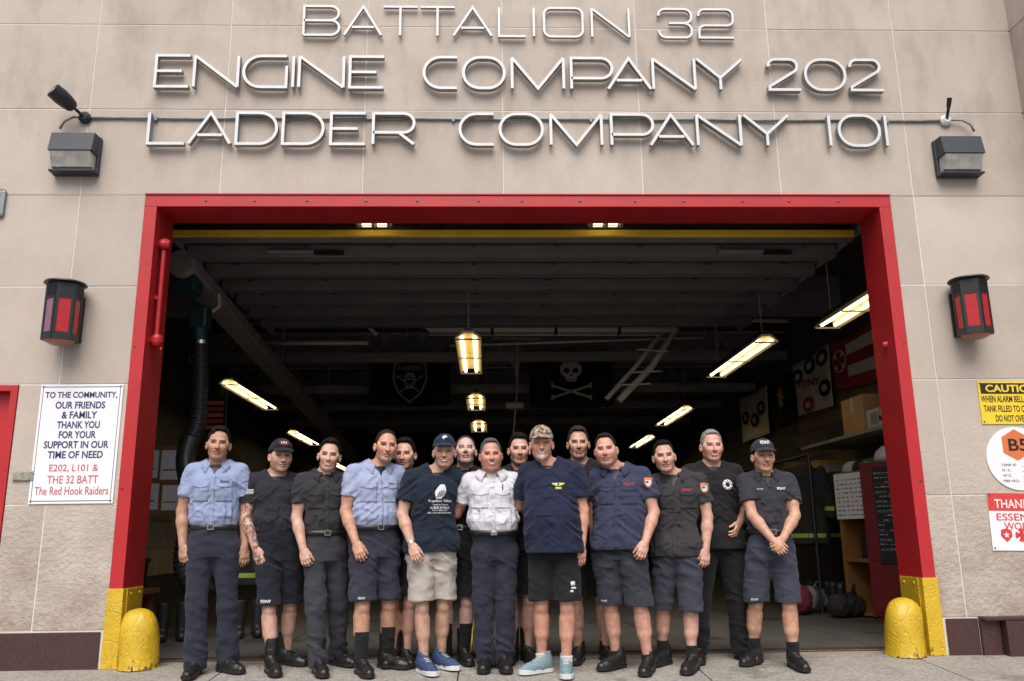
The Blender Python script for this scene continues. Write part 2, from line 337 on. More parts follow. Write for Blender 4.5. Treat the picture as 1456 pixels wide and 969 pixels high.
# ------------------------------------------------------------------ the fire station
fs = thing('fire_station', 'limestone clad fire station front with a wide red framed garage opening', 'building', (0, 0, 0))
VX = [-9.7, -8.5, -7.28, -6.06, -4.83, -3.604, -2.376, -1.10, .175, 1.45, 2.724, 3.95, 5.10]
HZ = [.29, 1.279, 2.277, 3.14, 3.99, 4.83, 5.70, 6.56, 7.4, 8.3]
class GR:
    def box(s, a, b, bev=0): MB().box(a, b, bev=bev).build('granite_base', 'granite', fs)
def cladding():
    mb = MB(); g = .0055
    for i in range(len(VX) - 1):
        for j in range(len(HZ) - 1):
            x0, x1, z0, z1 = VX[i] + g, VX[i + 1] - g, HZ[j] + g, HZ[j + 1] - g
            if x1 > 5.0: x1 = 5.10
            dy = random.uniform(-.0015, .0015)
            if z1 < ZT + .03:
                if x0 >= XL - .1 and x1 <= XR + .1: continue
                if x0 < XL - .005 < x1: x1 = XL - .005
                if x0 < XR + .005 < x1: x0 = XR + .005
                if j <= 1 and x0 < -3.9 < x1: x0 = max(x0, -3.93)     # red door on the far left
                if j <= 1 and x1 < -3.9: 
                    if x1 > -5.0: continue
            mb.box((x0, dy, z0), (x1, .12, z1), bev=.003)
    o = mb.build('stone_cladding', 'stone', fs)
    # the pier that comes forward on the far right, above
    mb = MB()
    for j in range(len(HZ) - 1):
        mb.box((5.10, -.55, HZ[j] + g + .0), (5.9, .12, HZ[j + 1] - g), bev=.003)
    mb.build('stone_pier', 'stone', fs)
    bk = MB(); bk.box((-3.928, .004, .0), (XL - .004, .2, ZT)); bk.box((-9.7, .004, .0), (-5.001, .2, ZT)); bk.box((-5.0, .004, 2.275), (-3.93, .2, ZT)); bk.box((XR + .004, .004, 0), (5.09, .2, ZT)); bk.box((-9.7, .004, ZT + .004), (5.09, .2, 8.3))
    bk.box((5.11, -.545, 0), (5.89, .11, 8.3))
    bk.build('mortar', 'mortar', fs)
    gr = GR()
    for (a, b, h) in ((-3.93, -3.055, .286), (-7.3, -5.0, .286)): gr.box((a + .004, -.012, -.02), (b - .004, .1, h - .006), bev=.004)
    gr.box((3.765, -.012, -.02), (4.03, .1, .284), bev=.004); gr.box((4.04, -.03, -.02), (4.20, .1, .27), bev=.004)
    gr.box((4.21, -.10, -.02), (5.095, .1, .268), bev=.004); gr.box((4.04, -.10, .272), (5.095, .1, .30), bev=.004)
    pass
    # side door, far left
    d = MB(); d.box((-5.0, .10, 0), (-3.93 - .06, .16, 2.22)); d.build('side_door', 'red', fs)
    d = MB(); d.box((-3.99, -.01, 0), (-3.935, .15, 2.27)); d.box((-5.0, -.01, 2.225), (-3.9901, .15, 2.27)); d.build('side_door_frame', 'red', fs)
    h = MB(); h.box((-4.05, .03, 1.0), (-3.995, .1, 1.16), bev=.01); h.box((-4.055, -.02, 1.05), (-4.03, .05, 1.08)); h.build('door_lock', 'chrome', fs)
cladding()
def frame():
    mb = MB(); D = .40
    def L(x0, x1, y0, y1, z0, z1): mb.box((x0, y0, z0), (x1, y1, z1), bev=.005)
    L(XL, IL, -.018, D, 0, IT + .005); L(IR, XR, -.018, D, 0, IT + .005)
    L(XL, XR, -.0181, D, IT + .0051, ZT)
    mb.box((XL - .0, -.03, ZT + .002), (XR, .1, ZT + .012))
    o = mb.build('door_frame', 'red', fs)
    b = MB()
    for i in range(13):
        x = -2.5 + i * .48 + random.uniform(-.05, .05)
        b.lathe([(0, 0), (.013, .0), (.009, .007), (0, .009)], 10, Matrix.Translation((x, -.018, ZT - .055)) @ Matrix.Rotation(PI / 2, 4, 'X'))
    for z in (1.4, 2.6):
        for x in (XL + .03, XR - .03):
            b.lathe([(0, 0), (.010, .0), (.007, .006), (0, .007)], 10, Matrix.Translation((x, -.018, z)) @ Matrix.Rotation(PI / 2, 4, 'X'))
    b.build('bolt', 'screw', o)
    for sx, (x0, x1) in ((1, (XL, IL)), (-1, (IR, XR))):
        y = MB(); e = .008
        y.box((x0 - e, -.03, .0), (x1 + e, -.0185, .61), bev=.003)          # front plate
        if sx > 0: y.box((x1 + .0005, -.029, .0), (x1 + .012, .372, .61), bev=.003); y.box((x1 + .013, .03, .0), (x1 + .022, .34, .605), bev=.003)
        else: y.box((x0 - .012, -.029, .0), (x0 - .0005, .372, .61), bev=.003); y.box((x0 - .022, .03, .0), (x0 - .013, .34, .605), bev=.003)
        y.build('corner_guard', 'yellow', o)
        bb = MB()
        for yy in (.10, .27):
            xx = x1 + .022 if sx > 0 else x0 - .022
            bb.lathe([(0, 0), (.014, 0), (.010, .008), (0, .010)], 10, Matrix.Translation((xx, yy, .565)) @ Matrix.Rotation(sx * PI / 2, 4, 'Y'))
        bb.build('bolt', 'yellow', o)
    # red locking stanchions down the left jamb, knob of the right one
    r = MB()
    xj = IL + .02
    r.tube([(xj + .03, .10, 2.72), (xj + .03, .10, 3.50)], .021, 12); r.tube([(xj + .085, .10, 2.6), (xj + .075, .10, 2.60)], .02, 8)
    for z in (3.56, 2.68):
        r.lathe([(0, -.05), (.035, -.048), (.05, -.02), (.052, .015), (.035, .045), (0, .05)], 16, Matrix.Translation((xj + .035, .10, z)) @ Matrix.Rotation(PI / 2 * (z > 3), 4, 'Y') @ Matrix.Scale(1.05, 4))
        r.tube([(IL - .01, .10, z), (xj + .03, .10, z)], .028, 10)
    r.box((xj - .015, .085, 3.05), (xj + .045, .115, 3.08))
    r.build('locking_rod', 'redpost', o, smooth=False)
    r = MB(); r.lathe([(0, -.02), (.03, -.015), (.034, .0), (.02, .03), (0, .034)], 14, Matrix.Translation((IR - .01, .14, 2.62)) @ Matrix.Rotation(-PI / 2, 4, 'Y'))
    r.build('jamb_knob', 'redpost', o)
frame()

def garage():
    Z = 4.75; x0, x1, y1 = -5.2, 5.35, 23.5
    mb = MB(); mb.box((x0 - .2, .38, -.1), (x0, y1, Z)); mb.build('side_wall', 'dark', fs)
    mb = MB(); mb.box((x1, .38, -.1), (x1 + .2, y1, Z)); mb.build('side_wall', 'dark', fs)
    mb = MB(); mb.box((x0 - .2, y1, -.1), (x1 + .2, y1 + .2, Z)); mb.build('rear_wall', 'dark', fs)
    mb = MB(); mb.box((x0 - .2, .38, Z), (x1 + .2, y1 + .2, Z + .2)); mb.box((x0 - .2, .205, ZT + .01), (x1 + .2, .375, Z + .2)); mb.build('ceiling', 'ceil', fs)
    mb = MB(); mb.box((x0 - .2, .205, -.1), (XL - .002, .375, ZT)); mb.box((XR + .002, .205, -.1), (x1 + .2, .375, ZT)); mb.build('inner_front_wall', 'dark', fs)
    mb = MB(); mb.box((x0 - .2, 8.3, 8.3 + .01), (5.9, 8.5, 8.31)); 
    rf = MB(); rf.box((-9.7, .205, 8.0), (5.9, 24, 8.3)); rf.build('roof', 'ceil', fs)
    for i in range(5):
        b = MB(); y = 4.9 + i * 3.6
        b.box((x0, y, 4.2), (x1, y + .28, Z - .002)); b.build('ceiling_beam', 'steel', fs)
    # block work of the side walls: a tiled strip low on the left
    t = MB()
    for i in range(14):
        for j in range(4):
            t.box((x0 + .002, .5 + i * .62 + .004, .45 + j * .42 + .004), (x0 + .03, .5 + (i + 1) * .62 - .004, .45 + (j + 1) * .42 - .004), bev=.004)
    t.build('wall_tiles', 'tile', fs)
    t = MB()
    for i in range(10):
        for j in range(9):
            o_ = .3 * (j % 2)
            t.box((x1 - .03, 1.3 + i * .6 - o_ + .004, 1.5 + j * .22 + .004), (x1 - .002, 1.3 + (i + 1) * .6 - o_ - .004, 1.5 + (j + 1) * .22 - .004), bev=.004)
    t.build('wall_blocks', mat('tan_blocks', (.17, .115, .07), .85, var=.15, vs=3, bump=.3), fs)
garage()

def overhead_door():
    o = bpy.data.objects.new('overhead_door', None); link(o); o.parent = fs
    z = 4.0; x0, x1 = -3.12, 3.78
    ye = MB(); ye.box((x0 + .02, .84, z - .085), (x1 - .02, .90, z - .02), bev=.006)
    # the sagging yellow edge guard
    ye.build('bottom_edge', 'yellow2', o)
    s = MB(); s.box((x0, .80, z + .03), (x1, .87, z + .10)); s.build('weather_seal', 'rubber', o)
    ys = [.93, 1.53, 2.13, 2.73, 3.33, 3.93, 4.5]
    for k in range(6):
        p = MB(); p.box((x0, ys[k] + .005, z), (x1, ys[k + 1] - .005, z + .05))
        pp = p.build('panel', 'panel', o)
        q_ = MB(); q_.box((x0, ys[k] + .02, z - .11), (x1, ys[k] + .05, z - .0005)); q_.build('rib', 'rib', pp)
        q_ = MB(); q_.box((x0, ys[k + 1] - .16, z - .13), (x1, ys[k + 1] - .02, z - .0005)); q_.build('rib', 'rib', pp)
        for i in range(8):
            st = MB()
            x = x0 + .35 + i * .885
            st.box((x - .03, ys[k] + .06, z - .035), (x + .03, ys[k + 1] - .21, z - .0008))
            st.build('stile', 'panel', pp)
    for px in (425, 1038):
        h = at(px, 356, 1.7); q = MB(); q.box((h.x - .24, 1.30, z - .10), (h.x + .24, 1.46, z - .072), bev=.004)
        q.build('hinge_plate', mat('pale_plate', (.28, .27, .26), .5, .3), o)
        q = MB(); q.box((h.x + .25, 1.32, z - .11), (h.x + .55, 1.42, z - .072)); q.build('window_slot', 'black', o)
    for x in (x0 - .06, x1 + .06):
        t = MB(); t.box((x - .02, .4, z - .03), (x + .02, 5.2, z + .05)); t.tube([(x, .42, 0.03), (x, .42, 3.6), (x, .52, 3.9), (x, .8, z)], .025, 8); t.build('track', 'steel', o)
    sp = MB(); sp.tube([(x0, 5.0, 4.25), (x1, 5.0, 4.25)], .05, 10)
    sp.build('spring_shaft', 'steel', o)
overhead_door()

# ------------------------------------------------------------------ raised metal lettering
def arc(cx, cy, rx, ry, a0, a1, n=8):
    return [(cx + rx * math.cos(R(a0 + (a1 - a0) * i / n)), cy + ry * math.sin(R(a0 + (a1 - a0) * i / n))) for i in range(n + 1)]
def glyph(ch, st, w, h):
    """polylines in a w x h box; st: 0 squarish, 1 round"""
    r = h / 2
    if ch == 'A': return [[(0, 0), (w / 2, h), (w, 0)], [(w * .2 + .0, h * .28), (w * .8, h * .28)]]
    if ch == 'T': return [[(0, h), (w, h)], [(w / 2, h), (w / 2, 0)]]
    if ch == 'L': return [[(0, h), (0, 0), (w, 0)]]
    if ch in 'I1': return [[(w / 2, h), (w / 2, 0)]]
    if ch == 'N': return [[(0, 0), (0, h)], [(0, h), (w, 0)], [(w, 0), (w, h)]]
    if ch == 'M': return [[(0, 0), (0, h)], [(0, h), (w / 2, 0), (w, h)], [(w, h), (w, 0)]]
    if ch == 'E': return [[(w, h), (0, h), (0, 0), (w, 0)], [(0, h / 2), (w * .78, h / 2)]]
    if ch == 'Y': return [[(0, h), (w / 2, h * .38), (w, h)], [(w / 2, h * .38), (w / 2, 0)]]
    if ch == 'C': return [[(w, h), (r, h)] + arc(r, r, r, r, 90, 270, 14) + [(r, 0), (w, 0)]]
    if ch == 'G': return [[(w, h), (r, h)] + arc(r, r, r, r, 90, 270, 14) + [(r, 0), (w, 0), (w, h * .68)]]
    if ch == 'D': return [[(0, 0), (0, h), (w - r, h)] + arc(w - r, r, r, r, 90, -90, 14) + [(w - r, 0), (0, 0)]]
    if ch in 'PR':
        q = h * .33 if ch == 'P' else h * .31; cy = h - q
        out = [[(0, 0), (0, h), (w - q, h)] + arc(w - q, cy, q, q, 90, -90, 12) + [(w - q, h - 2 * q), (0, h - 2 * q)]]
        if ch == 'R': out.append([(w * .62, h - 2 * q), (w, 0)])
        return out
    if ch == 'O0' or ch in 'O0':
        q = r * (.45 if st == 0 else .98)
        p = [(q, h), (w - q, h)] + arc(w - q, h - q, q, q, 90, 0, 8) + arc(w - q, q, q, q, 0, -90, 8) + arc(q, q, q, q, 270, 180, 8) + arc(q, h - q, q, q, 180, 90, 8)
        return [p + [p[0]]]
    if ch == 'B':
        q = h / 4
        return [[(0, 0), (0, h), (w - q * 1.1, h)] + arc(w - q * 1.1, h - q, q, q, 90, -90, 8) + [(0, h / 2)], [(w - q, h / 2)] + arc(w - q, q, q, q, 90, -90, 8) + [(0, 0)]]
    if ch == '2':
        if st == 0:
            q = h * .2
            return [[(0, h * .76), (0, h - q)] + arc(q, h - q, q, q, 180, 90, 5) + arc(w - q, h - q, q, q, 90, 0, 6) + arc(w - q, h * .55 + q * .4, q, q, 0, -90, 6) + arc(q, h * .43 - q, q, q, 90, 180, 5) + [(0, 0), (w, 0)]]
        q = h * .22
        return [[(0, h * .76)] + arc(q, h - q, q, q, 180, 90, 6) + arc(w - q * 1.3, h - q, q, q, 90, -50, 9) + [(0, h * .1), (0, 0), (w, 0)]]
    if ch == '3':
        q = h * .22
        return [[(0, h * .76), (0, h - q)] + arc(q, h - q, q, q, 180, 90, 5) + arc(w - q, h - q, q, q, 90, 0, 6) + arc(w - q, h * .5 + q, q, q, 0, -90, 6) + [(w * .32, h * .5)],
                [(w - q, h * .5)] + arc(w - q * .9, q * 1.1, q * .9, q * 1.1, 90, -90, 8) + arc(q, q, q, q, 270, 180, 5) + [(0, h * .25)]]
def bar_path(mb, pts, t, y0, y1, X, Z, ext=True):
    """square bar following a polyline, mitred"""
    pts = [Vector((a, b)) for a, b in pts]
    pts = [p for i, p in enumerate(pts) if i == 0 or (p - pts[i - 1]).length > 1e-5]
    closed = (pts[0] - pts[-1]).length < 1e-5
    if closed: pts = pts[:-1]
    n = len(pts); Lf = []; Rt = []
    for i in range(n):
        d0 = (pts[i] - pts[i - 1]) if (i > 0 or closed) else None
        d1 = (pts[(i + 1) % n] - pts[i]) if (i < n - 1 or closed) else None
        if d0 is None: d0 = d1
        if d1 is None: d1 = d0
        d0 = d0.normalized(); d1 = d1.normalized(); n0 = Vector((-d0.y, d0.x)); n1 = Vector((-d1.y, d1.x))
        m = (n0 + n1); m = m.normalized() if m.length > 1e-4 else n0
        k = min(1 / max(.35, m.dot(n0)), 1.9) * t / 2
        Lf.append(pts[i] + m * k); Rt.append(pts[i] - m * k)
    v = []
    for i in range(n):
        for q in (Lf[i], Rt[i]):
            v.append((X + q.x, y0, Z + q.y)); v.append((X + q.x, y1, Z + q.y))
    f = []
    for i in range(n if closed else n - 1):
        a = i * 4; b = ((i + 1) % n) * 4
        f += [(a, a + 2, b + 2, b), (a + 1, b + 1, b + 3, a + 3), (a, b, b + 1, a + 1), (a + 2, a + 3, b + 3, b + 2)]
    if not closed:
        a = 0; f.append((a, a + 1, a + 3, a + 2)); a = (n - 1) * 4; f.append((a, a + 2, a + 3, a + 1))
    mb.add(v, f)
LINES = [
 ('BATTALION 32', 'raised metal letters reading BATTALION 32, the top line above the door', 0, (8, 51.5), .022,
  [('B', 430, 484), ('A', 488, 544), ('T', 543, 595), ('T', 596, 648), ('A', 643, 701), ('L', 708, 749), ('I', 754, 764), ('O', 772, 830), ('N', 840, 896), ('3', 935, 985), ('2', 992, 1044)]),
 ('ENGINE COMPANY 202', 'raised metal letters reading ENGINE COMPANY 202, the middle line above the door', 1, (81, 128), .026,
  [('E', 220, 272), ('N', 275, 341), ('G', 345, 410), ('I', 413, 422), ('N', 424, 491), ('E', 496, 548), ('C', 601, 652), ('O', 657, 719), ('M', 726, 803), ('P', 810, 872), ('A', 862, 926), ('N', 926, 989), ('Y', 989, 1057), ('2', 1090, 1138), ('0', 1142, 1202), ('2', 1206, 1255)]),
 ('LADDER COMPANY 101', 'raised metal letters reading LADDER COMPANY 101, lowest line just above the red frame', 1, (161, 208), .026,
  [('L', 210, 266), ('A', 268, 331), ('D', 335, 396), ('D', 401, 462), ('E', 469, 522), ('R', 529, 591), ('C', 652, 704), ('O', 709, 773), ('M', 781, 857), ('P', 867, 930), ('A', 922, 986), ('N', 989, 1054), ('Y', 1056, 1123), ('1', 1173, 1184), ('O', 1190, 1251), ('1', 1251, 1266)]),
]
for txt, lab, st, (ya, yb), t, gl in LINES:
    zt = at(738, ya, -.07).z; zb = at(738, yb, -.07).z
    e = thing('wall_lettering', lab, 'sign', (0, 0, 0))
    for ch, xa, xb in gl:
        ym = (ya + yb) / 2
        X0 = at(xa, ym, -.06).x + t / 2; X1 = at(xb, ym, -.06).x - t / 2
        w = max(X1 - X0, .001); h = zt - zb - t
        mb = MB()
        dep = -.052 if st == 0 else -.078
        for k, pl in enumerate(glyph(ch, st, w, h)):
            bar_path(mb, pl, t, dep + k * .0007, -.022, X0, zb + t / 2)
        lo_ = mb.build('letter', 'alu', e); lo_.data.materials.append(MT['alu_shade'])
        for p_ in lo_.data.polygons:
            if abs(p_.normal.y) < .7: p_.material_index = 1  # side faces take the metal with painted-in shade

# ------------------------------------------------------------------ conduit, flood lamps, wall packs, lanterns
def conduit():
    e = thing('conduit', 'thin grey electrical conduit running along the wall behind the ladder lettering', 'pipe', (0, 0, 0))
    pL = at(120, 167, -.03); pR = at(1345, 171, -.03)
    mb = MB(); zz = pL.z
    pts = []
    for i in range(30):
        u = i / 29; pts.append((pL.x + (pR.x - pL.x) * u, -.016 + .002 * math.sin(i * 2.1), pL.z + (pR.z - pL.z) * u + .004 * math.sin(i * 1.3)))
    mb.tube(pts, .0125, 8); mb.build('pipe', 'conduit', e, smooth=True)
    for u in (.08, .23, .42, .58, .76, .93):
        x = pL.x + (pR.x - pL.x) * u; z = pL.z + (pR.z - pL.z) * u
        c = MB(); c.box((x - .012, -.032, z - .03), (x + .012, -.001, z + .016), bev=.003); c.build('clamp', 'conduit', e)
    mb = MB(); mb.tube([(pL.x, -.03, pL.z), (pL.x - .09, -.05, pL.z - .01), (pL.x - .16, -.06, pL.z - .06), (pL.x - .19, -.06, pL.z - .13)], .011, 8)
    mb.tube([(pR.x, -.03, pR.z), (pR.x + .14, -.05, pR.z - .01), (pR.x + .21, -.06, pR.z - .06), (pR.x + .235, -.06, pR.z - .13)], .011, 8)
    mb.build('flexible_bend', 'conduit', e, smooth=True)
    return pL, pR
pL, pR = conduit()
def spot(loc, aim, label, facing):
    e = thing('floodlight', label, 'lamp', loc)
    j = MB(); j.lathe([(0, 0), (.055, 0), (.055, .03), (.03, .05), (0, .05)], 20, Matrix.Rotation(PI / 2, 4, 'X')); j.build('junction_box', 'black' if not facing else 'alu', e, smooth=False)
    d = Vector(aim).normalized(); q = d.to_track_quat('Z', 'Y').to_matrix().to_4x4()
    b = MB()
    b.tube([(0, -.04, 0), Vector((0, -.05, 0)) + d * .09], .014, 8); b.build('arm', 'black', e)
    T = Matrix.Translation(Vector((0, -.05, 0)) + d * .09) @ q
    h = MB(); h.lathe([(0, 0), (.036, .0), (.056, .025), (.068, .08), (.074, .14), (.070, .22), (.062, .225), (.058, .21), (0, .21)] if not facing else [(0, 0), (.014, 0), (.020, .03), (.022, .10), (.018, .10), (0, .095)], 24, T)
    hh = h.build('lamp_head', 'black', e, smooth=False)
    h = MB(); h.lathe([(0, .211), (.055, .211), (.035, .222), (0, .226)] if not facing else [(0, .096), (.016, .097), (0, .1)], 20, T); h.build('bulb', 'lens', hh, smooth=True)
spot((pL.x, -.005, pL.z), (-.26, -.30, .20), 'black spotlight aimed up and outwards on the left end of the conduit', 0)
spot((pR.x, -.005, pR.z), (-.006, -.10, .19), 'small floodlight pointing up above the right hand wall lamp', 1)
# right one is stubby: replaced below
def wallpack(px, py, label, side):
    c = at(px, py, -.1)
    e = thing('wall_pack_lamp', label, 'lamp', (c.x, 0, c.z))
    w, h = .40 / 2, .37
    b = MB(); b.box((-w, -.05, -h / 2), (w, .0, h / 2), bev=.012); b.build('housing', 'bronze', e)
    hd = MB()
    prof = [(-.0501, h / 2 - .005), (-.15, h / 2 - .012), (-.185, h / 2 - .19), (-.0501, h / 2 - .195)]
    n = 4; v = [(-w + .01, a, z) for a, z in prof] + [(w - .01, a, z) for a, z in prof]
    hd.add(v, [(0, 1, 2, 3), (7, 6, 5, 4), (0, 4, 5, 1), (1, 5, 6, 2), (2, 6, 7, 3), (3, 7, 4, 0)])
    hd.build('hood', 'bronze', e)
    ln = MB(); prof = [(-.051, h / 2 - .196), (-.175, h / 2 - .196), (-.12, -h / 2 + .045), (-.051, -h / 2 + .03)]
    v = [(-w + .025, a, z) for a, z in prof] + [(w - .025, a, z) for a, z in prof]
    ln.add(v, [(0, 1, 2, 3), (7, 6, 5, 4), (0, 4, 5, 1), (1, 5, 6, 2), (2, 6, 7, 3), (3, 7, 4, 0)])
    lo = ln.build('glass_lens', 'lens', e)
    rb = MB()
    for i in range(15):
        x = -w + .04 + i * (2 * w - .08) / 14
        rb.tube([(x, -.172, h / 2 - .20), (x, -.120, -h / 2 + .05)], .005, 6)
    rb.build('ribs', 'lens', lo)
    fr = MB(); fr.box((-w + .005, -.128, -h / 2 + .005), (w - .005, -.0505, -h / 2 + .024), bev=.004); fr.build('lower_frame', 'bronze', e)
wallpack(105, 218, 'dark bronze wall pack lamp with ribbed glass, under the spotlight on the left', 0)
wallpack(1365, 222, 'dark bronze wall pack lamp with ribbed glass, at the right end of the conduit', 1)
def lantern(px, py, label, glasses):
    c = at(px, py, -.16)
    e = thing('wall_lantern', label, 'lamp', (c.x, 0, c.z))
    H = .50; r = .138; cy = -.17; T = Matrix.Translation((0, cy, 0))
    b = MB(); b.lathe([(0, H / 2 + .02), (.162, H / 2 + .005), (.168, H / 2 - .008), (.12, H / 2 - .02), (0, H / 2 - .02)], 40, T); b.build('top_cap', 'black', e, smooth=False)
    # hexagonal cage: corner posts, ribbed neck, bottom ring
    cg = MB(); cs = [Vector((r * math.cos(a), cy + r * math.sin(a), 0)) for a in [R(-90 + 60 * k) for k in range(6)]]
    for k in range(6):
        a, q = cs[k], cs[(k + 1) % 6]; d = (q - a)
        nrm = Vector((d.y, -d.x, 0)).normalized()
        M = Matrix.Translation(a) @ Matrix(((d.normalized().x, -nrm.x, 0), (d.normalized().y, -nrm.y, 0), (0, 0, 1))).to_4x4()
        Ld = d.length
        cg.box((0, -.006, -H / 2), (.022, .006, H / 2 - .02), M); cg.box((Ld - .022, -.006, -H / 2), (Ld, .006, H / 2 - .02), M)
        cg.box((.022, -.006, H / 2 - .15), (Ld - .022, .006, H / 2 - .02), M); cg.box((.022, -.006, -H / 2), (Ld - .022, .006, -H / 2 + .06), M)
        for i in range(6): cg.box((.03 + i * .018, -.011, H / 2 - .13), (.038 + i * .018, -.0061, H / 2 - .035), M)
    cg.build('cage', 'black', e)
    for k in range(6):
        a, q = cs[k], cs[(k + 1) % 6]; d = (q - a); nrm = Vector((d.y, -d.x, 0)).normalized()
        M = Matrix.Translation(a) @ Matrix(((d.normalized().x, -nrm.x, 0), (d.normalized().y, -nrm.y, 0), (0, 0, 1))).to_4x4()
        g = MB(); g.box((.0225, .000, -H / 2 + .061), (d.length - .0225, .004, H / 2 - .151), M)
        g.build('glass_pane', 'purple' if (k in (5, 4) and glasses) else 'redglass', e)
    dm = MB(); dm.lathe([(0, -H / 2 - .035), (.07, -H / 2 - .028), (.115, -H / 2 - .005), (.12, -H / 2 + .004), (0, -H / 2 + .004)], 28, T); dm.build('bottom_diffuser', 'lampbottom', e, smooth=True)
    mt_ = MB(); mt_.box((-.10, -.03, -H / 2 + .02), (.10, 0, H / 2 - .08), bev=.005); mt_.build('bracket', 'black', e)
lantern(90, 445, 'black hexagonal wall lantern with faded pink and red glass, above the left notice', True)
lantern(1381, 438, 'black hexagonal wall lantern with bright red glass, above the caution sign', False)

# ------------------------------------------------------------------ signs
def rect_sign(name, label, pTL, pBR, m, thick=.006, y=-.004, tilt=0, screws=True):
    a = at(*pTL, y - thick); b = at(*pBR, y - thick)
    cx, cz = (a.x + b.x) / 2, (a.z + b.z) / 2; w, h = b.x - a.x, a.z - b.z
    e = thing(name, label, 'sign', (cx, y, cz)); e.rotation_euler = (0, R(tilt), 0)
    p = MB(); p.box((-w / 2, -thick, -h / 2), (w / 2, 0, h / 2), bev=.0015); p.build('panel', m, e)
    if screws:
        s = MB()
        for sx in (-1, 1):
            for sz in (-1, 1): s.lathe([(0, 0), (.009, 0), (.006, .004), (0, .005)], 10, Matrix.Translation((sx * (w / 2 - .02), -thick, sz * (h / 2 - .02))) @ Matrix.Rotation(PI / 2, 4, 'X'))
        s.build('screws', 'screw', e)
    return e, w, h, -thick
e, w, h, yy = rect_sign('thank_you_sign', 'white notice thanking the community in blue and red lettering, left of the door', (59, 547), (160, 716), 'white')
bd = MB(); t = .006
for a, b in (((-w / 2 + .02, h / 2 - .026), (w / 2 - .02, h / 2 - .02)), ((-w / 2 + .02, -h / 2 + .02), (w / 2 - .02, -h / 2 + .026)), ((-w / 2 + .02, -h / 2 + .0262), (-w / 2 + .0245, h / 2 - .0262)), ((w / 2 - .0245, -h / 2 + .0262), (w / 2 - .02, h / 2 - .0262))):
    bd.box((a[0], yy - .0012, a[1]), (b[0], yy - .0002, b[1]))
bd.build('border_line', 'navyink', e)
rows = [('TO THE COMMUNITY,', .90, 0), ('OUR FRIENDS', .62, 0), ('& FAMILY', .44, 0), ('THANK YOU', .53, 0), ('FOR YOUR', .46, 0), ('SUPPORT IN OUR', .80, 0), ('TIME OF NEED', .68, 0), ('E202, L101 &', .60, 1), ('THE 32 BATT', .62, 1), ('The Red Hook Raiders', .90, 1)]
zr = h / 2 - .095
for s, fw_, c in rows:
    if s.startswith('E202'): zr -= .03
    wall_text('lettering', s, 0, yy - .001, zr, h * (.062 if c == 0 else .067), w * fw_ * .97, 'navyink' if not c else 'redink2', e, bold=.026 if not c else .010)
    zr -= h * .0835 if not c else h * .092
e, w, h, yy = rect_sign('caution_sign', 'yellow and black caution sign about an alarm bell, on the right', (1389, 543), (1492, 603), 'signyellow', tilt=.5)
b = MB(); b.box((-w / 2 + .02, yy - .001, h / 2 - .11), (w / 2 - .02, yy, h / 2 - .015)); b.build('heading_band', 'blackink', e)
wall_text('lettering', 'CAUTION', 0, yy - .0015, h / 2 - .062, .066, w * .78, 'signyellow', e, bold=.03)
for i, (s, k) in enumerate((('WHEN ALARM BELL SOUNDS', .95), ('TANK FILLED TO CAPACITY', .90), ('DO NOT OVERFILL', .58))):
    wall_text('lettering', s, 0, yy - .001, h / 2 - .155 - i * .085, .058, w * k, 'blackink', e, bold=.016)
c = at(1447, 652, -.01)
e = thing('round_sign', 'round white tank sign with an orange hexagon reading B5, below the caution sign', 'sign', (c.x, -.004, c.z))
p = MB(); p.lathe([(0, 0), (.27, 0), (.27, .006), (0, .006)], 64, Matrix.Rotation(PI / 2, 4, 'X')); p.build('panel', 'white', e)

p = MB(); p.prism([(.135 * math.cos(R(a)) , .115 + .135 * math.sin(R(a))) for a in range(30, 390, 60)], -.0075, -.0062); p.build('hexagon', 'orange', e)
wall_text('lettering', 'B5', .02, -.0082, .115, .105, .17, 'blackink', e, bold=.02)
for i, (s, k) in enumerate((('TANK ID', .13), ('D. C.', .08), ('W.C.', .08), ('PBS NO.', .14))):
    wall_text('lettering', s, -.15 + k / 2, -.0072, -.055 - i * .045, .02, k, 'blackink', e)
for i, (s, k) in enumerate((('B5', .06), ('TK', .06), ('1', .02), ('2-348', .12))):
    mbx = MB(); mbx.box((.02, -.0072, -.068 - i * .045), (.15, -.0062, -.066 - i * .045)); mbx.build('rule', 'blackink', e)
    wall_text('lettering', s, .09, -.0082, -.053 - i * .045, .018, k, 'blackink', e, bold=.01)
e, w, h, yy = rect_sign('essential_workers_sign', 'red and white sign thanking essential workers, lowest on the right wall', (1402, 702), (1516, 783), 'white', tilt=1.2)
b = MB(); b.box((-w / 2 + .001, yy - .001, h / 2 - .15), (w / 2 - .001, yy, h / 2 - .001)); b.build('heading_band', 'signred', e)
wall_text('lettering', 'THANK YOU', 0, yy - .0015, h / 2 - .09, .075, w * .82, 'whiteink', e, bold=.012)
wall_text('lettering', 'ESSENTIAL', 0, yy - .001, h / 2 - .20, .06, w * .80, 'signred', e, bold=.012)
wall_text('lettering', 'WORKERS', 0, yy - .001, h / 2 - .275, .06, w * .62, 'signred', e, bold=.012)
def maltese(mb, cx, cz, r, y0, y1):
    for k in range(4):
        a = R(90 * k); pts = [(-.22, .3), (-.55, .85), (-.25, 1.0), (.25, 1.0), (.55, .85), (.22, .3)]
        mb.prism([(cx + r * (x * math.cos(a) - z * math.sin(a)), cz + r * (x * math.sin(a) + z * math.cos(a))) for x, z in reversed(pts)], y0, y1)
    mb.prism([(cx + r * .42 * math.cos(R(q)), cz + r * .42 * math.sin(R(q))) for q in range(0, 360, 20)], y0, y1 + .0002)
m1 = MB(); x0 = -w / 2 + .13
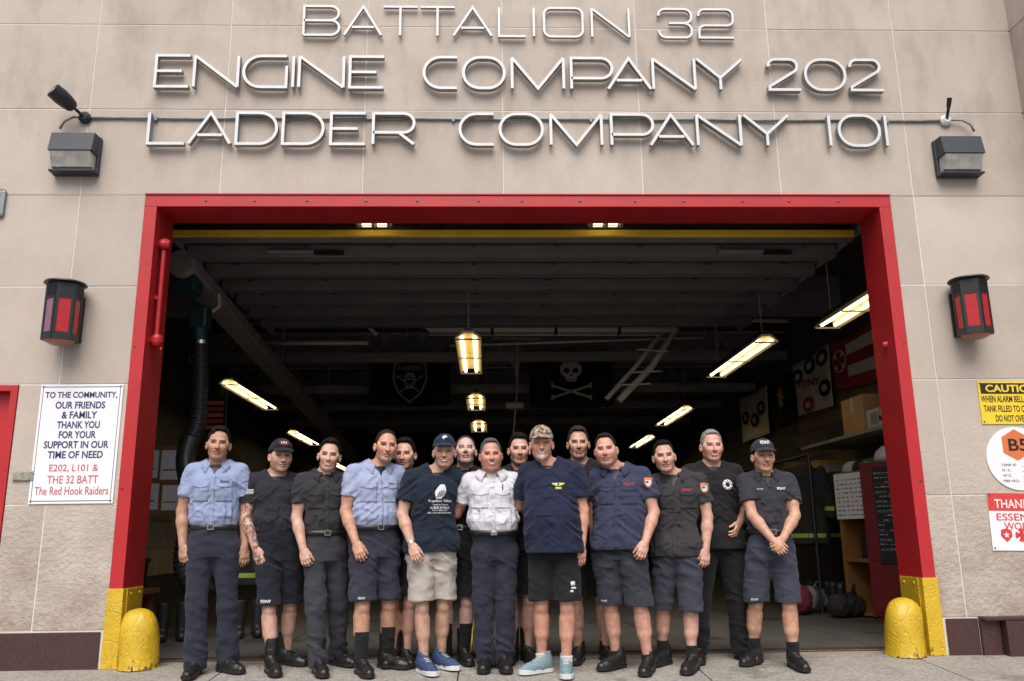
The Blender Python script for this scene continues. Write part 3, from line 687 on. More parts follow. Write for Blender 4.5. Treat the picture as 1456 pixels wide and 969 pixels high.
m1.prism([(x0 - .045, -.11 + .04), (x0 - .05, -.11 - .01), (x0, -.11 - .06), (x0 + .05, -.11 - .01), (x0 + .045, -.11 + .04), (x0, -.11 + .055)][:], yy - .001, yy)
m1.build('police_badge', 'signred', e)
m1 = MB()
m1.prism([(x0 + (.028 if k % 2 else .012) * math.cos(R(-90 + 36 * k)), -.11 + (.028 if k % 2 else .012) * math.sin(R(-90 + 36 * k))) for k in range(10)], yy - .0016, yy - .001); m1.build('star', 'whiteink', e)
m1 = MB(); maltese(m1, x0 + .13, -.11, .055, yy - .001, yy); m1.build('fire_cross', 'signred', e)
m1 = MB(); m1.prism([(x0 + .26 - .05, -.13), (x0 + .26 + .05, -.13), (x0 + .26 + .05, -.09), (x0 + .26 - .05, -.09)], yy - .001, yy); m1.prism([(x0 + .24, -.16), (x0 + .28, -.16), (x0 + .28, -.06), (x0 + .24, -.06)], yy - .0015, yy - .0011); m1.build('medical_cross', 'signred', e)
# small cast plate near the notice, lock box, access plate on the far left edge
c = at(33, 677, -.01); e = tag(MB().box((c.x - .085, -.02, c.z - .04), (c.x + .085, 0, c.z + .04), bev=.008).build('wall_plate', mat('tarnished_plate', (.30, .28, .24), .5, .3, var=.3, vs=30, bump=.8, bs=50)), 'small tarnished metal plate on the wall beside the white notice', 'plate')
c = at(-2, 290, -.01); e = thing('wall_cover', 'grey oval metal cover cut by the left edge of the picture', 'cover', (c.x, 0, c.z))
MB().box((-.06, -.03, -.13), (.06, 0, .13), bev=.025).build('cover', 'conduit', e)

# ------------------------------------------------------------------ yellow bollards
def bollard(px, label, lean):
    x = at(px, 940, .02).x
    mb = MB(); n = 28
    prof = [(.0, .455), (.035, .45), (.070, .438), (.104, .412), (.128, .370), (.141, .315), (.147, .24), (.150, .15), (.152, .03), (.162, 0)]
    v = []; f = []
    for i, (r, z) in enumerate(prof):
        for k in range(n):
            a = 2 * PI * k / n; d = (.006 * math.sin(3 * a + z * 9) + .004 * math.sin(7 * a - z * 23)) * (r > .05); sx = 1.0; v.append(((r + d) * math.cos(a) * sx + lean * (z / .47) ** 2, (r + d) * math.sin(a) * 1.0, z))
    for i in range(len(prof) - 1):
        for k in range(n):
            a = i * n + k; b = i * n + (k + 1) % n; f.append((a, a + n, b + n, b))
    o = meshobj('bollard', v, f, 'yellow', None, True, (x, .03, .0)); tag(o, label, 'bollard')
    return o
bollard(196, 'chipped yellow concrete bollard against the left door jamb', -.022)
bollard(1290, 'chipped yellow concrete bollard against the right door jamb', .022)
# ------------------------------------------------------------------ inside the garage
def fixture(c, L, label, grp='lit strip lights hanging in the garage', rot=0, tilt=0, w=.30, rods=True):
    e = thing('strip_light', label, 'ceiling light', c, rot, grp)
    b = MB()      # reflector trough
    prof = [(-w / 2, -.03), (-w / 2 + .01, -.036), (-.05, .03), (.05, .03), (w / 2 - .01, -.036), (w / 2, -.03), (.06, .055), (-.06, .055)]
    v = [(x, -L / 2, z) for x, z in prof] + [(x, L / 2, z) for x, z in prof]; n = 8
    f = [((i + 1) % n, i, i + n, (i + 1) % n + n) for i in range(n)] + [tuple(range(n)), tuple(range(2 * n - 1, n - 1, -1))]
    b.add(v, f); b.build('reflector', 'reflector', e)
    bx = MB(); bx.box((-.05, -L / 2 + .03, .056), (.05, L / 2 - .03, .11)); bx.build('ballast_box', 'black', e)
    for sx in (-.075, .075):
        for (a, q) in ((-L / 2 + .05, -.03), (.03, L / 2 - .05)):
            t = MB(); t.tube([(sx, a, -.012), (sx, q, -.012)], .021, 10); t.build('tube', 'tube', e, smooth=True)
    for y in (-L / 2 + .02, 0, L / 2 - .02):
        br = MB(); br.box((-w / 2 + .01, y - .015, -.05), (w / 2 - .01, y + .015, -.0365)); br.build('guard_bar', 'steel', e)
    if rods:
        for y in (-L / 2 + .15, L / 2 - .15): MB().tube([(0, y, .11), (0, y, 4.75 - c[2])], .007, 6).build('hanger', 'steel', e)
def fx(px, py, z, L, label, **k): fixture(tuple(at_z(px, py, z)), L, label, **k)
fx(1216, 437, 3.25, 1.5, 'lit strip light nearest the right side of the red frame')
fx(1050, 510, 3.25, 2.3, 'long lit strip light above the pennants, second in the right hand row')
fx(957, 592, 3.25, 2.3, 'lit strip light third in the right hand row')
fx(912, 628, 3.25, 2.3, 'farthest lit strip light of the right hand row')
fx(358, 563, 3.2, 2.5, 'long lit strip light above the first man, nearest of the left hand row')
fx(433, 623, 3.2, 2.4, 'lit strip light above the red patch cap, second in the left hand row')
fx(486, 664, 3.2, 2.4, 'farthest lit strip light of the left hand row')
fx(668, 505, 3.3, 2.2, 'lit strip light between the two black flags, nearest of the middle row', w=.32)
fx(677, 572, 3.25, 1.4, 'lit strip light second in the middle row', w=.34)
fx(681, 606, 3.25, 1.4, 'farthest lit strip light of the middle row', w=.36)
for px, s_ in ((531, 'left'), (862, 'right')):
    c = at(px, 317, .60); fixture((c.x, .60, c.z + .02), .34, 'small warm light under the top of the red frame, ' + s_ + ' one', rot=PI / 2, w=.14, rods=False)

def run(mb, pxs, y, r, n=10):
    mb.tube([at(a, b, y) for a, b in pxs], r, n); return mb
def pipes():
    e = thing('ceiling_pipes', 'pale painted pipes and elbows running across under the garage ceiling', 'pipe', (0, 0, 0))
    y = 4.75
    for k, (pts, r, dy) in enumerate(((((604, 442), (604, 462), (612, 468), (962, 468)), .055, 0), (((962, 466), (928, 520), (880, 570)), .05, .2), (((946, 466), (905, 520), (862, 568)), .035, .35),
                            (((345, 459), (520, 459)), .032, .6), (((372, 488), (524, 488)), .032, .7), (((520, 440), (520, 462), (536, 476)), .028, .5), (((486, 440), (486, 458)), .028, .5),
                            (((640, 492), (1000, 480)), .02, .9), (((610, 476), (940, 476)), .02, .3), (((1030, 455), (1120, 457)), .03, .4))):
        run(MB(), pts, y + dy, r).build('pipe', 'pipe', e, smooth=True)
    m = MB()
    for px in (700, 790, 880): p = at(px, 468, y); m.box((p.x - .02, y - .07, p.z - .08), (p.x + .02, y + .07, 4.74))
    m.build('pipe_hanger', 'black', e)
    m = MB()
    for (a, b) in (((905, 497), (950, 500)), ((893, 530), (940, 528)), ((877, 548), (925, 546))): m.tube([at(*a, y - .05), at(*b, y - .05)], .012, 6)
    m.build('pipe_bracket', 'pipe', e)
    t = thing('heater_bracket', 'dark steel bracket hanging between the strip light and the pirate flag', 'bracket', (0, 0, 0))
    m = MB(); run(m, ((735, 482), (735, 535)), 6.2, .035); run(m, ((700, 480), (770, 482)), 6.2, .03); run(m, ((706, 490), (735, 525)), 6.2, .015); run(m, ((705, 500), (690, 520)), 6.2, .012)
    run(m, ((735, 535), (735, 560), (728, 640)), 6.2, .016)
    m.build('bracket_arm', 'steel', t); m = MB(); p = at(732, 578, 6.2); m.box((p.x - .14, 6.1, p.z - .05), (p.x + .14, 6.3, p.z + .05), bev=.02); m.build('junction_box', 'steel', t)
    for k, (px, py) in enumerate(((545, 482), (578, 478), (600, 481), (660, 478), (1003, 480), (1020, 492), (985, 478))):
        p = at(px, py, 6.8); s = MB(); s.lathe([(0, -.05), (.05, -.03), (.025, .0), (.05, .04), (0, .05)], 12, Matrix.Translation(p)); s.tube([(p.x, p.y, p.z + .04), (p.x, p.y, 4.74)], .012, 6)
        tag(s.build('sprinkler', 'steel'), ('sprinkler head at the left end of the ceiling row', 'second sprinkler head from the left under the pipes', 'sprinkler head just left of the middle strip light', 'sprinkler head right above the middle strip light', 'sprinkler head between the pirate flag and the right hand lights', 'last sprinkler head toward the right hand strip lights', 'sprinkler head above the right edge of the pirate flag')[k], 'sprinkler', 'sprinklers under the garage ceiling')
    e = thing('ceiling_trusses', 'dark steel cross beams and cable tray deeper in the garage', 'beam', (0, 0, 0))
    for k, (yy, z) in enumerate(((7.2, 3.95), (9.0, 3.7), (11.5, 3.75), (14.5, 3.8))):
        m = MB(); m.box((-5.1, yy, z), (5.3, yy + .12, z + .16)); m.tube([(-5.1, yy, z + .5), (5.3, yy, z + .5)], .03, 6)
        for i in range(19): x = -5 + i * .52; m.tube([(x, yy + .05, z + .16), (x + .26, yy + .05, z + .5)], .012, 4); m.tube([(x + .26, yy + .05, z + .5), (x + .52, yy + .05, z + .16)], .012, 4)
        m.build('truss', 'steel', e)
pipes()

def exhaust():
    e = thing('exhaust_rail', 'long dark exhaust extraction rail running back along the left side, teal end', 'rail', (0, 0, 0))
    A = at(262, 380, 1.5); B = at(500, 650, 12.5)
    d = (B - A).normalized(); q = d.to_track_quat('Y', 'Z').to_matrix().to_4x4(); M = Matrix.Translation(A) @ q; L = (B - A).length
    m = MB(); m.box((-.13, 0, -.07), (.13, L, .09), M, bev=.01)
    for z in (-.04, 0, .04): m.box((.13, .02, z - .008), (.145, L, z + .008), M)
    m.build('rail_body', 'steel', e)
    m = MB(); m.lathe([(0, -.05), (.14, -.05), (.15, .0), (.14, .06), (0, .06)], 22, M @ Matrix.Translation((0, -.07, .0)) @ Matrix.Rotation(PI / 2, 4, 'X')); m.build('end_cap', 'steel', e)
    m = MB(); m.box((-.11, .02, -.25), (.13, .28, -.075), M, bev=.03); m.build('rail_motor', 'teal', e)
    m = MB()
    for k in (1.3, 4.3, 8): P0 = M @ Vector((0, k, .09)); m.tube([P0, (P0.x, P0.y, 4.74)], .02, 6); m.tube([P0, (P0.x - .3, P0.y, 4.74)], .015, 6)
    m.build('hanger', 'steel', e)
    m = MB(); h = at(310, 420, 2.6); m.tube([at(296, 447, 2.2), at(312, 436, 2.2), at(311, 418, 2.2)], .02, 8); m.build('hook', 'pipe', e)
    t = thing('exhaust_hose', 'black corrugated exhaust hose hanging behind the first man, left of the garage', 'hose', (0, 0, 0))
    y = 1.9
    m = MB(); p = at(285, 452, y); m.box((p.x - .10, y - .10, p.z - .13), (p.x + .10, y + .10, p.z + .12), bev=.03); m.tube([(p.x, y, p.z - .12), at(284, 486, y)], .085, 16); m.build('hose_trolley', 'teal', t)
    m = MB(); p = at(284, 488, y); m.lathe([(.08, -.02), (.095, -.02), (.095, .02), (.08, .02)], 20, Matrix.Translation(p)); m.build('clamp_ring', 'chrome', t)
    def hose(ctrl, r, name, corr=True, step=.014, m_='rubber'):
        pts = [at(a, b, yy) for a, b, yy in ctrl]; out = []; 
        P_ = [pts[0]] + pts + [pts[-1]]
        for i in range(1, len(P_) - 2):
            L_ = (P_[i + 1] - P_[i]).length; n = max(2, int(L_ / step))
            for k in range(n):
                u = k / n; a, b, c, d_ = P_[i - 1], P_[i], P_[i + 1], P_[i + 2]
                out.append(.5 * ((2 * b) + (c - a) * u + (2 * a - 5 * b + 4 * c - d_) * u * u + (3 * b - a - 3 * c + d_) * u ** 3))
        rs = [r * (1 + (.10 if corr and (i // 2) % 2 else 0)) for i in range(len(out))]
        mb = MB(); mb.tube(out, rs, 18); mb.build(name, m_, t, smooth=not corr)
    hose([(284, 488, 1.9), (284, 560, 1.9), (281, 600, 1.85), (270, 628, 1.8)], .082, 'upper_hose')
    hose([(272, 622, 1.8), (264, 650, 1.75), (267, 680, 1.7), (277, 705, 1.7)], .098, 'rubber_elbow', False, .03)
    hose([(277, 700, 1.7), (268, 745, 1.7), (260, 790, 1.7), (262, 815, 1.7), (278, 838, 1.7), (300, 828, 1.7)], .085, 'lower_hose')
exhaust()

def flag(name, label, px0, px1, py0, py1, y, m, sag=.05):
    a = at(px0, py0, y); b = at(px1, py1, y); w, h = b.x - a.x, a.z - b.z
    v = []; f = []; nx, nz = 24, 10
    for j in range(nz + 1):
        for i in range(nx + 1):
            u, k = i / nx, j / nz; v.append((a.x + w * u, y + .03 * math.sin(u * 11 + k) * (.3 + k) + .01 * math.sin(u * 29), a.z - h * k - sag * math.sin(PI * u) * (1 - k * .3)))
    f = [(j * (nx + 1) + i, (j + 1) * (nx + 1) + i, (j + 1) * (nx + 1) + i + 1, j * (nx + 1) + i + 1) for j in range(nz) for i in range(nx)]
    e = thing(name, label, 'flag', (0, 0, 0)); c = meshobj('cloth', v, f, m, e, True)
    md = c.modifiers.new('s', 'SOLIDIFY'); md.thickness = .004
    r = MB(); r.tube([(a.x - .05, y + .02, a.z + .02), (b.x + .05, y + .02, a.z + .02)], .014, 8); r.build('flag_rod', 'steel', e)
    return e, (a.x + b.x) / 2, (a.z + b.z) / 2, w, h
e, cx, cz, w, h = flag('black_flag', 'black flag with a grey shield and the word RAIDERS, hanging left of the middle light', 526, 641, 508, 575, 8.2, 'flagblack')
yy = 8.2 - .055
m = MB(); s = h * .44
sh_ = [(-.8, .8), (0, 1.0), (.8, .8), (.86, .1), (.6, -.55), (0, -1.0), (-.6, -.55), (-.86, .1)]
bar_path(m, [(x * s * .9, z * s) for x, z in sh_ + sh_[:1]], .03, yy - .004, yy, cx, cz - .02); m.build('shield_outline', 'flaggrey', e)
wall_text('lettering', 'RAIDERS', cx, yy - .003, cz + s * .58, s * .22, s * 1.15, 'flaggrey', e, bold=.02)
m = MB()
for q in (-1, 1): m.tube([(cx - q * s * .62, yy - .01, cz + s * .2), (cx + q * s * .5, yy - .01, cz - s * .6)], .012, 6); m.tube([(cx - q * s * .62 - .03, yy - .012, cz + s * .06), (cx - q * s * .40, yy - .012, cz + s * .22)], .01, 6)
m.build('crossed_swords', 'flaggrey', e)
m = MB(); m.prism([(cx + x * s * .30, cz - .02 + z * s * .42) for x, z in ((-.6, -.9), (.6, -.9), (.85, -.2), (.9, .5), (.5, .95), (-.5, .95), (-.9, .5), (-.85, -.2))], yy - .014, yy - .006); m.build('helmet', 'flaggrey', e)
m = MB(); m.prism([(cx + x * s * .30, cz - .02 + z * s * .42) for x, z in ((-.55, -.5), (.55, -.5), (.6, .1), (-.6, .1))], yy - .0175, yy - .0145); m.box((cx - s * .26, yy - .0175, cz + .03), (cx + s * .26, yy - .0145, cz + .042)); m.build('face_print', 'flagblack', e)  # black part of the printed helmet emblem
e, cx, cz, w, h = flag('black_flag', 'black pirate flag with a skull over crossed bones, hanging right of the middle light', 752, 872, 504, 578, 8.2, 'flagblack')
m = MB(); s = h * .5
sk = [(.0, 1.0), (-.45, .93), (-.72, .6), (-.72, .25), (-.5, .02), (-.38, -.05), (-.36, -.28), (0, -.34), (.36, -.28), (.38, -.05), (.5, .02), (.72, .25), (.72, .6), (.45, .93)]
m.prism([(cx + x * s * .55, cz + s * .12 + z * s * .62) for x, z in sk], yy - .008, yy - .002); m.build('skull', 'flagbone', e)
m = MB()
for q in (-1, 1): m.prism([(cx + q * s * .17 + s * .12 * math.cos(R(a)), cz + s * .34 + s * .10 * math.sin(R(a))) for a in range(0, 360, 30)], yy - .012, yy - .0085)
m.prism([(cx - .03, cz + s * .14), (cx + .03, cz + s * .14), (cx, cz + s * .24)], yy - .012, yy - .0085)
for i in range(-2, 3): m.box((cx + i * s * .07 - .004, yy - .012, cz - s * .07), (cx + i * s * .07 + .004, yy - .0085, cz + s * .03))
m.build('eye_sockets', 'flagblack', e)
m = MB()
for q in (-1, 1):
    a, b = Vector((cx - q * s * .72, yy - .008, cz - s * .22)), Vector((cx + q * s * .72, yy - .008, cz - s * .68)); m.tube([a, b], .022, 8)
    for p in (a, b):
        for dz in (-.03, .03): m.lathe([(0, -.025), (.024, -.015), (.024, .015), (0, .025)], 10, Matrix.Translation(p + Vector((.0, 0, dz))))
m.build('crossed_bones', 'flagbone', e)
wall_text('lettering', 'COMMITMENT TO EXCELLENCE', cx, yy - .004, cz + s * .86, s * .11, s * 1.6, 'flaggrey', e)

# banners on the right wall
def wall_banner(name, label, pxa, pxb, pya0, pya1, pyb0, pyb1, m, x=5.27):
    """pxa: far edge, pxb: near edge; heights given at each edge"""
    def yat(px, py):
        d = ray(px, py); t = x / d.x; return CAM_Y + d.y * t, CAM_Z + d.z * t
    (ya, za1), (_, za0) = yat(pxa, pya0), yat(pxa, pya1); (yb, zb1), (_, zb0) = yat(pxb, pyb0), yat(pxb, pyb1)
    v = []; nx, nz = 16, 8
    for j in range(nz + 1):
        for i in range(nx + 1):
            u, k = i / nx, j / nz; yy = yb + (ya - yb) * u; z1 = zb1 + (za1 - zb1) * u; z0 = zb0 + (za0 - zb0) * u
            v.append((x - .02 - .02 * math.sin(u * 9 + k * 2), yy, z1 + (z0 - z1) * k - .03 * math.sin(PI * u) * (1 - k)))
    f = [(j * (nx + 1) + i, (j + 1) * (nx + 1) + i, (j + 1) * (nx + 1) + i + 1, j * (nx + 1) + i + 1) for j in range(nz) for i in range(nx)]
    e = thing(name, label, 'banner', (0, 0, 0)); c = meshobj('cloth', v, f, m, e, True); c.modifiers.new('s', 'SOLIDIFY').thickness = .004
    def P(u, k, off=.045):      # u: 0 near .. 1 far
        yy = yb + (ya - yb) * u; z1 = zb1 + (za1 - zb1) * u; z0 = zb0 + (za0 - zb0) * u
        return Vector((x - off, yy, z1 + (z0 - z1) * k))
    return e, P
def pol(e, P, pts, m, off, name):
    v = [P(u, k, off) for u, k in pts] + [P(u, k, off - .004) for u, k in pts]; n = len(pts)
    meshobj(name, v, [tuple(range(n)), tuple(range(2 * n - 1, n - 1, -1))] + [(i, (i + 1) % n, (i + 1) % n + n, i + n) for i in range(n)], m, e)
def disc(u, k, ru, rk, n=18): return [(u + ru * math.cos(2 * PI * i / n), k + rk * math.sin(2 * PI * i / n)) for i in range(n)]
e, P = wall_banner('striped_flag', 'red and white striped flag with a fire service cross, nearest on the right wall', 1181, 1248, 490, 560, 448, 545, 'flagred')
for k in (.20, .60): pol(e, P, [(0, k), (.62, k), (.62, k + .20), (0, k + .20)], 'flagwhite', .047, 'stripe')
pol(e, P, disc(.78, .45, .14, .22), 'flagwhite', .049, 'emblem_disc')
cr = []
for k_ in range(4):
    for (a_, r_) in ((-28, .95), (0, 1.0), (28, .95), (45, .35)): an_ = R(90 * k_ + a_); cr.append((.78 + .13 * r_ * math.cos(an_), .45 + .20 * r_ * math.sin(an_)))
pol(e, P, cr, 'flagred', .054, 'fire_cross')
e, P = wall_banner('patch_banner', 'cream banner printed with round badges and red script, next to the striped flag', 1129, 1180, 520, 595, 488, 580, 'flagwhite')
for (u, k, m_) in ((.85, .28, 'flagblue'), (.50, .20, 'flagblue'), (.16, .18, 'flagblue'), (.16, .68, 'flagblack'), (.62, .86, 'flagred')):
    pol(e, P, disc(u, k, .15, .14), m_, .049, 'badge'); pol(e, P, disc(u, k, .07, .06), 'flagwhite', .054, 'badge_centre')
v, f = text_mesh('FDNY', 1, 0, 1, .02, res=2); xs = [p[0] for p in v]; W_ = max(xs) - min(xs)
meshobj('lettering', [P(.85 - (p[0] - min(xs)) / W_ * .6, .52 - (p[1]) * .16 * 1.2 - .10 * (.85 - (p[0] - min(xs)) / W_), .05) for p in v], f, 'flagred', e)
e, P = wall_banner('dark_banner', 'dark banner with a yellow flower shape, between two pale banners', 1096, 1127, 545, 610, 525, 600, 'flagblack')
pol(e, P, [(.5 + .16 * (1 if i % 2 else .5) * math.cos(2 * PI * i / 14), .45 + .28 * (1 if i % 2 else .5) * math.sin(2 * PI * i / 14)) for i in range(14)], 'yellow2', .049, 'flower')
e, P = wall_banner('pale_banner', 'grey banner with black round marks, farthest on the right wall', 1052, 1092, 567, 632, 548, 618, 'flagwhite')
for (u, k) in ((.75, .5), (.45, .62), (.2, .42)): pol(e, P, disc(u, k, .12, .15), 'flagblack', .049, 'badge'); pol(e, P, disc(u, k, .05, .07), 'flagwhite', .054, 'badge_centre')

# locker, shelf, boards, cartons on the right
def locker():
    a = at(1204, 890, 1.6); x0 = 4.67; y0, y1 = 2.05, 2.65; zt = 1.74; x1 = 5.15
    e = thing('red_locker', 'dark red metal locker with a blackboard on its side, inside the right jamb', 'locker', (x0, y0, .02), R(38.7))
    w, d = x1 - x0, y1 - y0
    m = MB(); m.box((0, 0, .06), (w, d, zt), bev=.008); m.box((.03, .03, 0), (w - .03, d - .03, .059)); m.build('cabinet_body', 'locker', e)
    m = MB(); m.box((-.012, .03, .10), (-.001, d - .03, .62), bev=.003); m.box((-.012, .03, .66), (-.001, d - .03, zt - .04), bev=.003); m.build('locker_door', 'locker', e)
    m = MB()
    for z in (.8, 1.55): m.box((-.022, -.006, z), (.02, .02, z + .09), bev=.004)
    m.build('hinge', 'locker', e)
    b = MB(); b.box((-.03, .10, .62), (-.0125, .44, 1.68), bev=.003); bo = b.build('blackboard', 'board', e)
    r = MB()
    random.seed(11)
    for i in range(17):
        z = 1.61 - i * .052
        yy = .42
        while yy > .14:
            L = random.uniform(.015, .06); 
            if random.random() < .72: r.box((-.0325, max(yy - L, .13), z - .006), (-.0303, yy, z + .008 * random.random() + .002))
            yy -= L + .014
        if i % 2 == 0: r.box((-.0318, .13, z - .018), (-.0303, .42, z - .0155))
    r.build('chalk_writing', 'flaggrey', bo)
    bg_ = MB(); bg_.lathe([(0, .0), (.17, .0), (.19, .05), (.16, .13), (.09, .19), (0, .20)], 18, Matrix.Translation((x0 + .0, y0 + .42, zt + .022)) @ Matrix.Scale(1.25, 4, (0, 1, 0)))
    tag(bg_.build('plastic_bag', 'bag', smooth=True), 'pale lilac plastic bag lying on top of the red locker', 'bag')
locker()
def shelf():
    x0, y0 = 4.47, 2.74; w, d, h = .5, .56, 1.68
    e = thing('orange_shelf', 'orange wooden open shelf unit beside the red locker', 'shelf', (x0, y0, .02), R(15))
    for (ya, yb) in ((0, .05), (d - .05, d)): MB().box((0, ya, 0), (w, yb, h), bev=.003).build('side_panel', 'oak', e)
    for z in (.02, .62, 1.16, h - .04): MB().box((.002, .0505, z), (w - .01, d - .0505, z + .04)).build('shelf_board', 'oak', e)
    MB().box((w - .009, .0, .0), (w, d, h)).build('back_panel', 'dark', e)
    for i, (z, n) in enumerate(((.06, 3), (.66, 4))):
        for k in range(n):
            c = (.05 + .06 * random.random(), .06 + k * .11); hh = random.uniform(.14, .3)
            s = MB(); s.box((x0 + c[0], y0 + c[1], .02 + z + .001), (x0 + c[0] + .25, y0 + c[1] + .095, .02 + z + hh), bev=.01)
            tag(s.build('storage_tub', ('gear', 'steel', 'dark')[k % 3]), ('dark','grey','brown','last dark')[k % 4] + ' tub on the ' + ('bottom' if i == 0 else 'middle') + ' board of the orange shelf unit', 'tub', 'tubs in the orange shelf unit')
    p = thing('wall_chart', 'white printed chart with coloured columns hung on the orange shelf', 'chart', (x0 - .03, y0 + .03, 1.14), R(15))
    MB().box((-.006, 0, 0), (0, .52, .54)).build('chart_sheet', 'white', p)
    r = MB(); g = MB(); b = MB()
    for i in range(9):
        for j in range(6):
            (r, g, b)[(i + j) % 3].box((-.009, .03 + j * .08, .04 + i * .052), (-.0062, .03 + j * .08 + random.uniform(.02, .065), .04 + i * .052 + .014))
    r.build('red_entries', 'redink2', p); g.build('grey_entries', 'steel', p); b.build('blue_entries', 'greenplastic', p)
    # high ledge over the lockers, with cartons
    l = MB(); l.box((4.50, 2.00, 2.13), (5.34, 4.8, 2.17)); lo = tag(l.build('high_ledge', 'steel'), 'steel ledge high on the right wall carrying the cartons', 'shelf')
    def carton(nm, x, y, z, a, b_, c, m, lab):
        e = thing(nm, lab, 'box', (x, y, z)); MB().box((0, 0, 0), (a, b_, c), bev=.006).build('carton', m, e)
        MB().box((-.001, b_ / 2 - .025, c * .55), (a * .5, b_ / 2 + .025, c + .0015)).build('packing_tape', 'whitebox' if m == 'cardboard' else 'steel', e)
        return e
    q = carton('carton_box', 4.56, 2.10, 2.175, .45, .66, .22, 'whitebox', 'white printed carton at the near end of the high ledge')
    MB().box((-.004, .08, .06), (-.001, .34, .12)).build('label_strip', 'blackink', q); MB().box((-.004, .38, .04), (-.001, .55, .18)).build('label_picture', 'steel', q)
    q = carton('carton_box', 4.62, 2.12, 2.402, .42, .38, .24, 'cardboard', 'small brown carton standing on the white printed carton')
    q = carton('carton_box', 4.55, 2.80, 2.175, .44, .62, .44, 'cardboard', 'large brown carton on the ledge beside the white printed one')
    s = MB(); s.box((4.7, 3.5, 2.172), (5.3, 4.4, 2.45), bev=.02); tag(s.build('storage_crate', 'gear'), 'dark crate at the far end of the high ledge', 'crate')
shelf()
# left side: bin, notice boards, low bench, boots
def left():
    p = at(226, 900, .95)
    e = thing('rubbish_bin', 'tall black plastic rubbish bin just inside the left jamb', 'bin', (-3.80, 2.25, .02))
    m = MB(); m.lathe([(.16, 0), (.165, .02), (.20, .72), (.205, .74)], 28); m.build('bin_body', 'rubber', e, smooth=False)
    m = MB(); m.lathe([(.200, .74), (.225, .745), (.225, .775), (.20, .79), (0, .80)], 28); m.build('bin_rim', 'rubber', e)
    m = MB(); m.box((-.04, -.24, .62), (.04, -.19, .66), bev=.008); m.build('handle', 'rubber', e)
    a = at(217, 665, 2.2); b = at(236, 705, 2.2)
    e = thing('notice_board', 'notice board with white papers behind the left jamb', 'board', (a.x - .25, 2.3, 1.25))
    MB().box((0, 0, 0), (.62, .03, .75), bev=.004).build('board_panel', 'oak', e)
    for k, (x, z, w, h) in enumerate(((.05, .40, .22, .30), (.30, .38, .22, .32), (.06, .06, .24, .28), (.34, .05, .2, .27))):
        q = MB().box((x, -.004, z), (x + w, -.0005, z + h)).build('paper_sheet', 'white', e)
        MB().box((x + .02, -.006, z + h * .3), (x + w - .04, -.0042, z + h * .36)).build('printed_line', 'orange' if k % 2 else 'navyink', q)
    e = thing('work_bench', 'low wooden bench against the left wall', 'bench', (-5.0, 1.9, .02))
    MB().box((0, 0, .42), (1.5, .5, .47), bev=.005).build('bench_top', 'oak', e)
    for x in (.05, 1.4):
        for y in (.04, .42): MB().box((x, y, 0), (x + .05, y + .05, .419)).build('leg', 'oak', e)
    p = at(305, 590, 4.5); e = thing('glowing_sign', 'small red and amber lit sign above the first man', 'sign', (p.x, 4.5, p.z))
    MB().box((-.16, 0, -.25), (.16, .06, .28), bev=.01).build('sign_case', 'black', e)
    for k in range(5): MB().box((-.13 + .02 * (k % 2), -.01, -.20 + k * .085), (.12, -.001, -.15 + k * .085)).build('sign_bar', 'signred' if k % 2 else 'orange', e)
    # partition at the back left: pale cupboards
    e = thing('wall_cupboard', 'brown wall cupboard high on the left side of the garage', 'cupboard', (-5.19, 3.2, 2.35)); MB().box((0, 0, 0), (.9, .5, .55), bev=.01).build('cupboard_body', mat('brown_board', (.075, .05, .035), .7, var=.2), e); MB().box((.44, -.006, .03), (.45, -.001, .52)).build('door_gap', 'black', e)
left()
